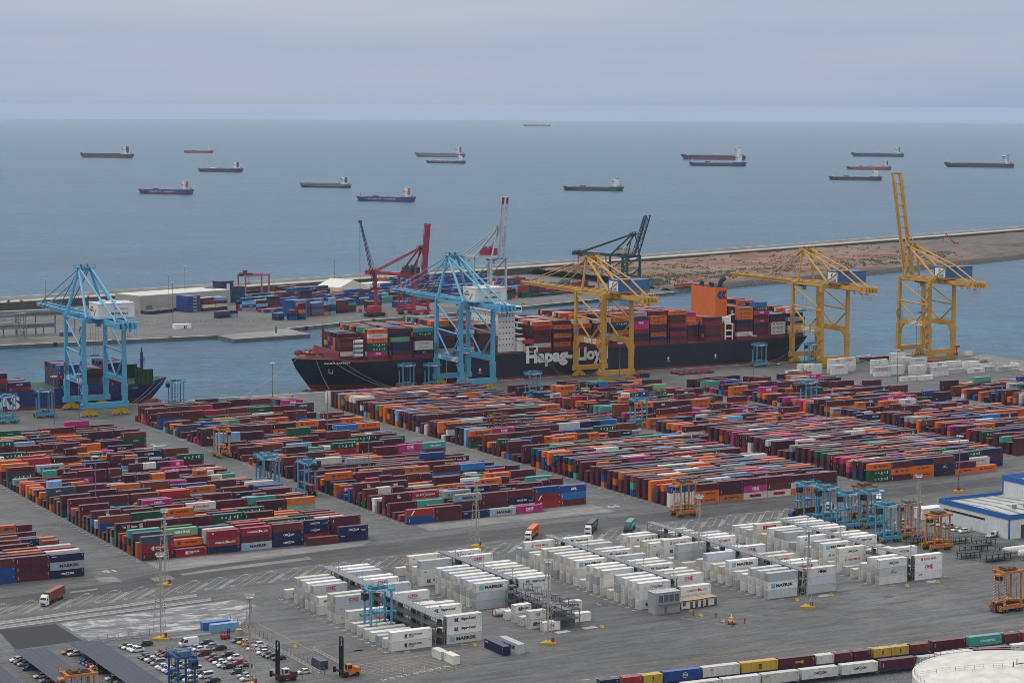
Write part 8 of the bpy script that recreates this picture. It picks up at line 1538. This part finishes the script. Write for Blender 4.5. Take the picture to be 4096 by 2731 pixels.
# two people in high visibility clothing by the workshop
def person(x, y, ang, top, label):
    me = bpy.data.meshes.new('person'); V = [(0, 0, .98), (0, 0, 1.2), (0, 0, 1.45), (0, 0, 1.56), (0, 0, 1.74), (0, .1, .93), (.03, .11, .5), (0, .11, .05), (.14, .11, .03), (0, -.1, .93), (.12, -.1, .52), (-.05, -.11, .05), (.09, -.11, .03), (0, .2, 1.43), (.02, .25, 1.15), (.12, .24, .9), (0, -.2, 1.43), (.0, -.26, 1.16), (.1, -.25, .92)]
    E = [(0, 1), (1, 2), (2, 3), (3, 4), (0, 5), (5, 6), (6, 7), (7, 8), (0, 9), (9, 10), (10, 11), (11, 12), (2, 13), (13, 14), (14, 15), (2, 16), (16, 17), (17, 18)]
    me.from_pydata(V, E, []); o = bpy.data.objects.new('person', me); C.objects.link(o); m = o.modifiers.new('skin', 'SKIN'); r = [.15, .15, .16, .06, .11, .10, .075, .05, .045, .10, .075, .05, .045, .075, .05, .04, .075, .05, .04]
    for i, s in enumerate(me.skin_vertices[0].data): s.radius = (r[i], r[i]); s.use_root = i == 0
    o.modifiers.new('smooth', 'SUBSURF').levels = 1; o.location = (x, y, .05); o.rotation_euler = (0, 0, ang); me.materials.append(mat('hivis_'+top, dict(yellow=(.55, .62, .03), orange=(.62, .16, .02))[top])); tag(o, label, 'person', 'people near the workshop'); return o
person(565.5, 657.6, R(200), 'yellow', 'person in a yellow high visibility jacket between the parked white cars'); person(568.2, 652.0, R(90), 'yellow', 'person in yellow clothing standing close to the workshop wall')
# gulls over the front concrete
def gull(x, y, z, rz, label):
    t = MB(); t.add([(-.35, 0, 0), (0, .07, .05), (.3, 0, .03), (0, -.07, .05), (0, 0, -.06)], [(0, 1, 3), (1, 2, 3), (0, 4, 1), (1, 4, 2), (2, 4, 3), (3, 4, 0)])
    for s in (-1, 1): t.add([(.15, s*.05, .04), (-.12, s*.05, .04), (-.02, s*.45, .22), (.14, s*.42, .22), (-.12, s*.85, .12), (-.02, s*.86, .13)], [(0, 1, 2, 3), (3, 2, 4, 5), (3, 2, 1, 0), (5, 4, 2, 3)])
    o = t.build('gull', mat('gull_white', (.6, .6, .6))); o.location = (x, y, z); o.rotation_euler = (.25, .1, rz); o.scale = (1.15,)*3; tag(o, label, 'bird', 'gulls in flight')
gull(352, 578, 9, R(40), 'white gull flying over the concrete right of the open rack'); gull(392.5, 585.5, 5.2, R(160), 'white gull flying in front of the cabins')
# ================================================================ the far terminal
FU, FV = Vector((math.cos(FARANG), math.sin(FARANG), 0)), Vector((-math.sin(FARANG), math.cos(FARANG), 0)); FO = Vector((637, 1494, 0))
def fp(u, v, z=0): return FO+FU*u+FV*v+Vector((0, 0, z))
def far_stacks():
    rnd = random.Random(4); PF = ['maroon', 'brown', 'brown', 'rust', 'blue', 'blue', 'blue', 'navy', 'navy', 'navy', 'bright', 'sky', 'green', 'teal', 'orange', 'red', 'darkmaroon', 'grey']
    from mathutils import noise as mn
    def blk(u, v, n, rows, tiers, cols=None, kd=None, L=L40):
        for i in range(n):
            for r in range(rows):
                h = tiers if isinstance(tiers, int) else rnd.randint(*tiers)
                for l in range(h):
                    ck = (cols[min(l, len(cols)-1)] if cols and r == 0 else (rnd.choice(cols) if cols else rnd.choice(PF))); p = fp(u+i*(L+.35)+L/2, v+r*2.62)
                    mass(p.x, p.y, l*2.6, L, 2.58, ck, kd if (r < 2 or l == h-1) else None, rz=FARANG, letters=(r == 0 or (kd and l == h-1)))
    # the stacks along the front, left to right
    blk(34, 52, 1, 3, 2, ['navy', 'blue', 'maroon'], L=L20); blk(42, 46, 1, 2, 3, ['blue', 'navy', 'brown'], L=L20); blk(49, 44, 1, 2, 5, ['navy', 'blue', 'orange', 'maroon'], L=L20)
    blk(59, 58, 1, 7, 5, ['blue'], 'emb'); blk(73.5, 58, 1, 3, 4, ['rust', 'bright', 'rust', 'bright']); blk(87, 60, 1, 3, 3, ['orange', 'green', 'maroon'], L=L20); blk(95, 61, 1, 3, 5, ['sky', 'navy', 'blue', 'sky', 'sky'], L=L20); blk(104, 63, 1, 4, 4, ['navy', 'brown', 'brown', 'brown']); blk(118, 66, 1, 4, 4, ['brown', 'green', 'teal', 'blue'], L=L20*1.5); blk(137, 60, 1, 3, 3, ['maroon', 'brown']); blk(172, 62, 1, 4, 2, ['blue'], 'emb')
    blk(23, 150, 1, 6, 5, ['blue'], 'emb'); blk(38, 150, 2, 4, (3, 4), ['maroon', 'cream', 'brown', 'sky', 'rust']); blk(4, 160, 1, 5, 1, ['navy', 'slate']); blk(-10, 158, 1, 4, 1, ['navy', 'slate']); blk(14, 168, 1, 3, 1, ['brown', 'grey', 'maroon']); blk(10, 96, 1, 2, 2, ['navy', 'slate', 'blue']); blk(24, 96, 1, 2, 2, ['sky', 'maroon'], L=L20)
    # long rows behind
    for gi, v in enumerate((84, 106, 128, 152, 176, 200, 220)):
        for r in range(4):
            for i in range(34):
                u = 62+i*12.6+(gi % 2)*4
                if v >= 215 and u < 170 or (u > 258 and u < 295 and v > 195) or (gi == 0 and not (190 < u < 400)) or (u > 330 and v > 190 and u > 400): continue
                if u > 424 or (u < 90 and v in (152, 176)): continue
                if 210 < u < 258 and 176 <= v: continue      # the white tent
                q = mn.noise(Vector((u*.018, v*.05, 3))); h = max(0, min(5, int(round(2.0+2.6*q+rnd.gauss(0, .55)))))
                em = mn.noise(Vector((u*.03, v*.03, 9))) > .12 or (u > 240 and v > 140)
                base = rnd.choice(PF)
                for l in range(h):
                    ck = 'blue' if em and rnd.random() < .8 else (base if rnd.random() < .5 else rnd.choice(PF)); p = fp(u+6.1, v+r*2.62)
                    mass(p.x, p.y, l*2.6, L40, 2.58, ck, 'emb' if (ck == 'blue' and r == 0) else None, rz=FARANG, letters=(r == 0 and l >= h-2))
    for v in (60, 64, 68):
        for i in range(14):
            u = 244+i*12.8
            if rnd.random() < .3: continue
            for l in range(rnd.randint(1, 4)): p = fp(u, v); mass(p.x, p.y, l*2.6, L40, 2.58, rnd.choice(['brown', 'maroon', 'red', 'red', 'navy', 'slate', 'green']), None, rz=FARANG, letters=False)
far_stacks()
FCL = mat('far_cladding', (.33, .32, .30), rough=.8, dirt=.15, scale=.1)
t = empty('warehouse', (0, 0, 0), 0, 'long pale grey windowless warehouse by the breakwater', 'warehouse')
P4 = [(574.5, 1700), (584.5, 1669), (672, 1695), (662, 1728)]
mb = MB(); mb.prism(P4, 0, 12.2); mb.build('walls', FCL, t); mb = MB(); mb.prism([(x+.0, y) for x, y in P4], 12.21, 12.5); mb.build('roof', mat('far_roof', (.52, .51, .47), rough=.7, dirt=.12, scale=.1), t); mb = MB(); p = Vector((584.5, 1669, 0)); d = Vector((87.5, 26, 0)).normalized(); n = Vector((d.y, -d.x, 0)); a, b = p+d*6+n*.06, p+d*12+n*.06; mb.add([a, b, b+Vector((0, 0, 4.5)), a+Vector((0, 0, 4.5))], [(0, 1, 2, 3)]); mb.build('gate', mat('gate_grey', (.16, .155, .15)), t)
t = empty('office_block', tuple(fp(86, 196)), FARANG, 'dark navy office block with a white stair strip near the breakwater', 'office building')
NB = mat('office_navy', (.02, .035, .075), rough=.4); mb = MB(); mb.box(0, 16, 0, 14, 0, 13); mb.box(17, 33, 0, 14, 0, 13); mb.box(9, 22, 1.5, 13, 0, 17.5); mb.box(8.5, 22.5, 1.2, 13.2, 17.5, 18); mb.build('walls', NB, t); mb = MB(); mb.box(13.5, 16.6, -.25, -.01, 0, 16); mb.build('stair_strip', SHIPW, t)
for x0 in (0.6, 22.6):
    for k in range(8 if x0 < 5 else 7):
        for z in (3, 8): mb = MB(); mb.box(x0+k*1.45, x0+k*1.45+1.05, -.1, -.01, z, z+3.4); mb.build('window', mat('office_glass', (.035, .07, .15), rough=.2), t)
def rtg(u, v, label, w=26, h=17.5):
    t = empty('yard_gantry', tuple(fp(u, v)), FARANG, label, 'gantry crane', 'rubber tyred gantries on the far terminal'); PK_ = mat('gantry_pink', (.42, .12, .15), rough=.5, dirt=.2)
    for x in (-w/2, w/2):
        for y in (-5, 5): mb = MB(); mb.box(x-.55, x+.55, y-.5, y+.5, 1.4, h); mb.build('leg', PK_, t); mb = MB(); [mb.tube((x-.4, y+k, .7), (x+.4, y+k, .7), .7, 8) for k in (-.8, .8)]; mb.build('wheels', TYRE, t)
        mb = MB(); mb.box(x-.5, x+.5, -7, 7, 1.0, 1.9); mb.build('sill_beam', PK_, t)
    for y in (-5, 5): mb = MB(); mb.box(-w/2-1, w/2+1, y-.6, y+.6, h, h+1.6); mb.build('girder', PK_, t)
    mb = MB(); mb.box(-w/2+1, -w/2+8, -5.5, 5.5, h+1.6, h+3.0); mb.box(-w/2+2, -w/2+5, -1, 1, h+3, h+5); mb.beam((-w/2+2, 0, h+5), (-w/2+7, 0, h+5), .4); mb.build('trolley', DKM, t); mb = MB(); mb.box(-w/2+3, -w/2+9, -1.2, 1.2, h-6.5, h-5.6); [mb.beam((-w/2+x, y, h-5.6), (-w/2+x, y, h+1.6), .12) for x in (4, 8) for y in (-.8, .8)]; mb.build('spreader', REDC, t)
rtg(158, 232, 'pink gantry crane in the far container yard, the left one')
for w_, lab in (((1140, 1916), 'pink gantry crane behind the apex of the nearest yellow crane'),):
    q = Vector((*w_, 0))-FO; rtg(q.dot(FU)-38, q.dot(FV)-52, lab, w=30)
# white tent warehouse
t = empty('tent_warehouse', tuple(fp(222, 192)), FARANG, 'white ridged tent warehouse among the far stacks', 'tent'); mb = MB(); TW = mat('tent_white', (.62, .60, .56), rough=.7, dirt=.1)
mb.ext([(0, 0), (32, 0), (32, 6), (16, 12), (0, 6)], 0, 30, axis='y'); mb.build('canvas', TW, t); mb = MB(); [mb.beam((0, y, 6.05), (16, y, 12.05), .25) for y in range(0, 31, 5)]; mb.build('ribs', SHIPW, t)
mb = MB(); q = fp(276, 205); mb.cbox(q.x, q.y, 3.5, 26, 14, 7, rz=FARANG); tag(mb.build('storage_shed', TW), 'low white storage shed beside the tent warehouse', 'shed'); mb = MB(); q = fp(92, 236); mb.cbox(q.x, q.y, 3, 62, 12, 6, rz=FARANG); tag(mb.build('storage_shed', FCL), 'long low grey shed under the left pink gantry', 'shed')
# mobile harbour crane
t = empty('mobile_harbour_crane', (735, 1549, 0), FARANG, 'mobile harbour crane with red tower and tall dark lattice jib', 'mobile crane')
mb = MB(); mb.box(-9, 9, -2.6, 2.6, 1.2, 3.0); [mb.box(x-.8, x+.8, -6.5, 6.5, 1.4, 2.2) for x in (-6, 6)]; [mb.tube((x, y-.5, .8), (x, y+.5, .8), .8, 8) for x in np.linspace(-8, 8, 9) for y in (-2.2, 2.2)]; [mb.box(x-1.2, x+1.2, y-1.2, y+1.2, .01, .4) for x in (-6, 6) for y in (-6.5, 6.5)]; mb.build('carrier', BLKM, t)
mb = MB(); mb.box(-5.5, 4.5, -3, 3, 3.0, 8.5); mb.box(-7.5, -5.501, -2.8, 2.8, 3.4, 7.4); mb.build('machinery_house', REDC, t); mb = MB(); mb.beam((1.5, 0, 8.4), (0.2, 0, 36), 2.4, 2.2, w2=1.7); mb.box(-1.4, 1.6, -1.5, 1.5, 34.5, 37); mb.build('tower', REDC, t)
mb = MB(); mb.lattice((1.2, 0, 21), (-14.5, 0, 74), 2.6, 20, r=.2, sides=4, w2=1.0); mb.build('jib', BLKM, t); mb = MB(); mb.cbox(-15, 0, 75, 2.6, 1.4, 2.4); mb.build('jib_head', mat('jib_head', (.09, .08, .07)), t); mb = MB(); [mb.tube((0, y, 37), (-14.5, y*.6, 75), .07, 4) for y in (-.8, -.3, .3, .8)]; [mb.tube((-15.4, y, 74), (-15.2, y, 7), .06, 4) for y in (-.4, .4)]; mb.build('rope', BLKM, t); mb = MB(); mb.box(-16.2, -14.2, -1, 1, 3.8, 7); mb.build('hook_block', REDC, t)
# lamp masts, beacon and small things on the far quay
for x, y, h, lab in ((587.6, 1610.9, 34, 'tall lamp mast left of the EMB stacks, the nearer of a pair'), (564.8, 1540.3, 34, 'tall lamp mast in the middle of the bare far quay'), (636, 1705, 33, 'tall lamp mast in front of the pale warehouse'), (503, 1655, 30, 'lamp mast by the breakwater behind the left crane'), (812, 1795, 28, 'lamp mast standing before the breakwater behind the far yard'), (885, 1815, 28, 'lamp mast beside the red crane boom'), (690, 1645, 24, 'lamp mast among the far container rows'), (990, 1800, 30, 'lamp mast behind the pale grey crane'), (1000, 1690, 30, 'lamp mast in the right part of the far yard')): light_mast(x, y, h, lab, n=6, group='tall lamp masts')
t = empty('harbour_beacon', (612.5, 1456.7, .006), 0, 'small green harbour beacon on the jetty', 'beacon'); mb = MB(); mb.tube((0, 0, 0), (0, 0, 1), 1.6, 10); mb.build('plinth', SHIPW, t); mb = MB(); mb.tube((0, 0, 1), (0, 0, 5.2), .9, 10, r2=.7); mb.tube((0, 0, 5.2), (0, 0, 6.4), .45, 8); mb.build('tower', mat('beacon_green', (.02, .22, .10)), t)
fm = MB(); fm.box(-1.2, 1.2, -.8, .8, -2.2, .25); fo = None
for x, y in [(370+k*42, 1474.0) for k in range(5)]+[(655+k*34, 1494+6+k*13.2) for k in range(12)]:
    o = fm.build('quay_fender', TYRE) if fo is None else bpy.data.objects.new('quay_fender', fo.data)
    if fo is None: fo = o
    else: C.objects.link(o)
    o.location = (x, y-.9, 0); tag(o, 'black rubber fender on the far quay wall', 'fender', 'rubber fenders along the far quay')
# grey steel pipe gangway and columns at the left
t = empty('passenger_walkway', (0, 0, 0), 0, 'raised grey covered walkway on columns along the far quay at the left', 'walkway'); WK = mat('walkway_grey', (.20, .215, .23), rough=.6, dirt=.2, scale=.2)
mb = MB(); mb.box(340, 492, 1533, 1539, 13, 17.5); mb.box(340, 470, 1526, 1532, 5.5, 8.8); mb.build('gallery', WK, t); mb = MB(); mb.box(340, 492, 1532.9, 1532.99, 14, 15.8); mb.box(340, 470, 1525.9, 1525.99, 6.3, 8.0); mb.build('windows', mat('grey_glass', (.10, .115, .14), rough=.2), t)
for k in range(11): mb = MB(); mb.tube((344+k*14.4, 1536, 0), (344+k*14.4, 1536, 13), .55, 8); mb.build('column', WK, t)
for k in range(9): mb = MB(); mb.tube((346+k*14.6, 1529, 0), (346+k*14.6, 1529, 5.5), .45, 8); mb.build('column', WK, t)
t = empty('boarding_tower', (441, 1508, 0), 0, 'grey lattice boarding bridge tower at the left of the far quay', 'boarding bridge')
for x in (-2.5, 2.5):
    for y in (-3, 3): mb = MB(); mb.beam((x, y, 0), (x*.7, y*.7, 19), .55); mb.build('leg', WK, t)
mb = MB(); mb.lattice((-2, 0, 16), (-75, 0, 13), 4.2, 14, r=.22, sides=4); mb.lattice((-2, 0, 10), (-75, 0, 8), 3.6, 14, r=.2, sides=4); [mb.beam((-2.5, -3, z), (2.5, 3, z+4), .3) for z in (2, 7, 12)]; [mb.box(-2.6, 2.6, -3.1, 3.1, z, z+.3) for z in (6, 12, 18)]; mb.build('bridge', WK, t)
fence('quay_fence', (470, 1492), (573, 1500), 2, 'pale fence line along the bare far quay, nearer', CONC, 4); fence('quay_fence', (500, 1570), (612, 1520), 2, 'pale fence line slanting across the bare far quay', CONC, 4); fence('quay_fence', (520, 1592), (640, 1545), 2, 'dark fence line beside the far container yard', GALD, 4); fence('quay_fence', (470, 1560), (566, 1552), 2, 'pale fence line behind the far walkway', CONC, 4)
mb = MB(); mb.box(0, 13, 0, 5, 0, 3.4); mb.box(7, 7.8, -.05, -.01, .2, 2.2, 1); mb.box(8.3, 9.1, -.05, -.01, .2, 2.2, 1); o = mb.build('gatehouse', [SHIPW, GLASS]); o.location = (561, 1525, 0); o.rotation_euler = (0, 0, R(5)); tag(o, 'small white gatehouse on the bare far quay', 'gatehouse')
mb = MB(); mb.box(0, 9, 0, 3, 0, 2.8); o = mb.build('storage_box', mat('box_blue', (.03, .08, .2))); o.location = (470, 1512, 0); tag(o, 'small dark blue box on the far quay behind the left crane', 'box')
# palms before the wall
def palm(x, y, label):
    t = empty('palm_tree', (x, y, 0), random.Random(int(x)).uniform(0, 6), label, 'palm tree', 'palm trees before the breakwater'); mb = MB(); h = 9; mb.tube((0, 0, 0), (.3, 0, h), .32, 7, r2=.24); mb.build('trunk', mat('palm_bark', (.09, .065, .045), rough=.9, dirt=.4), t)
    mb = MB(); rnd = random.Random(int(x*3))
    for k in range(34):
        a = rnd.uniform(0, 6.283); e = rnd.uniform(-.5, 1.1); L = rnd.uniform(2.0, 3.0); p = Vector((.3, 0, h)); d = Vector((math.cos(a)*math.cos(e), math.sin(a)*math.cos(e), math.sin(e))); q = p+d*L*.6; s = q+Vector((d.x*L*.5, d.y*L*.5, -L*.35)); n = Vector((-math.sin(a), math.cos(a), 0))*.28
        mb.add([p-n*.3, p+n*.3, q+n, q-n, s], [(0, 1, 2, 3), (3, 2, 4)])
    mb.build('crown', mat('palm_green', (.045, .06, .028), rough=.8, dirt=.4), t)
for k, (x, y) in enumerate(((497, 1700), (515, 1698), (487, 1702), (540, 1705), (556, 1712), (470, 1690))): palm(x, y, ['first palm from the left picture edge before the breakwater wall', 'palm standing left of the crane boom tip', 'palm at the very left edge before the wall', 'palm behind the left crane stays', 'palm left of the pale warehouse', 'palm cut by the left picture edge'][k])
# excavator and spoil on the fill, boats by the revetment
t = empty('excavator', (1722, 2018, 2.6), R(150), 'red long arm excavator working on the fill at the right', 'excavator'); mb = MB(); mb.box(-3, 3, -2.2, 2.2, .9, 3.4); mb.box(1.2, 3, -.6, .9, 3.4, 4.6); mb.build('cab', mat('excavator_red', (.34, .04, .035)), t); mb = MB(); [mb.box(-3.4, 3.4, y-.5, y+.5, 0, .9) for y in (-1.8, 1.8)]; mb.build('tracks', BLKM, t); mb = MB(); mb.beam((2.5, 0, 3), (12, 0, 14), 1.0); mb.beam((12, 0, 14), (17, 0, 2), .7); mb.build('arm', mat('excavator_red', (.34, .04, .035)), t)
for i, (x, y, lab) in enumerate(((1090, 1668, 'red service boat hull lying by the revetment end'), (1083, 1650, 'white pickup trucks parked near the revetment end'))):
    if i == 0: mb = MB(); mb.box(0, 26, 0, 4, 0, 1.6); [mb.box(k*4, k*4+2.6, .5, 3.5, 1.6, 2.4) for k in range(6)]; o = mb.build('pontoon', REDC); o.location = (1086, 1652, 3); o.rotation_euler = (0, 0, .25); tag(o, 'dark red pontoon lying on the shore at the end of the far quay', 'pontoon')
for i, x in enumerate((1069, 1074.5)): car(x, 1660, 'w', 'van', ['white van at the right end of the far quay, left', 'white van at the right end of the far quay, right'][i])
# the wall of the far quay and the tank farm sheet: pond on the fill
mb = MB(); n = 24; mb.add([(1800+46*math.cos(6.283*i/n)*(1+.12*math.sin(3*i)), 1985+21*math.sin(6.283*i/n), .35) for i in range(n)], [tuple(range(n))]); tag(mb.build('pond', sea.data.materials[0]), 'shallow pale pond in the hollow of the fill', kind='structure')
mass_build()
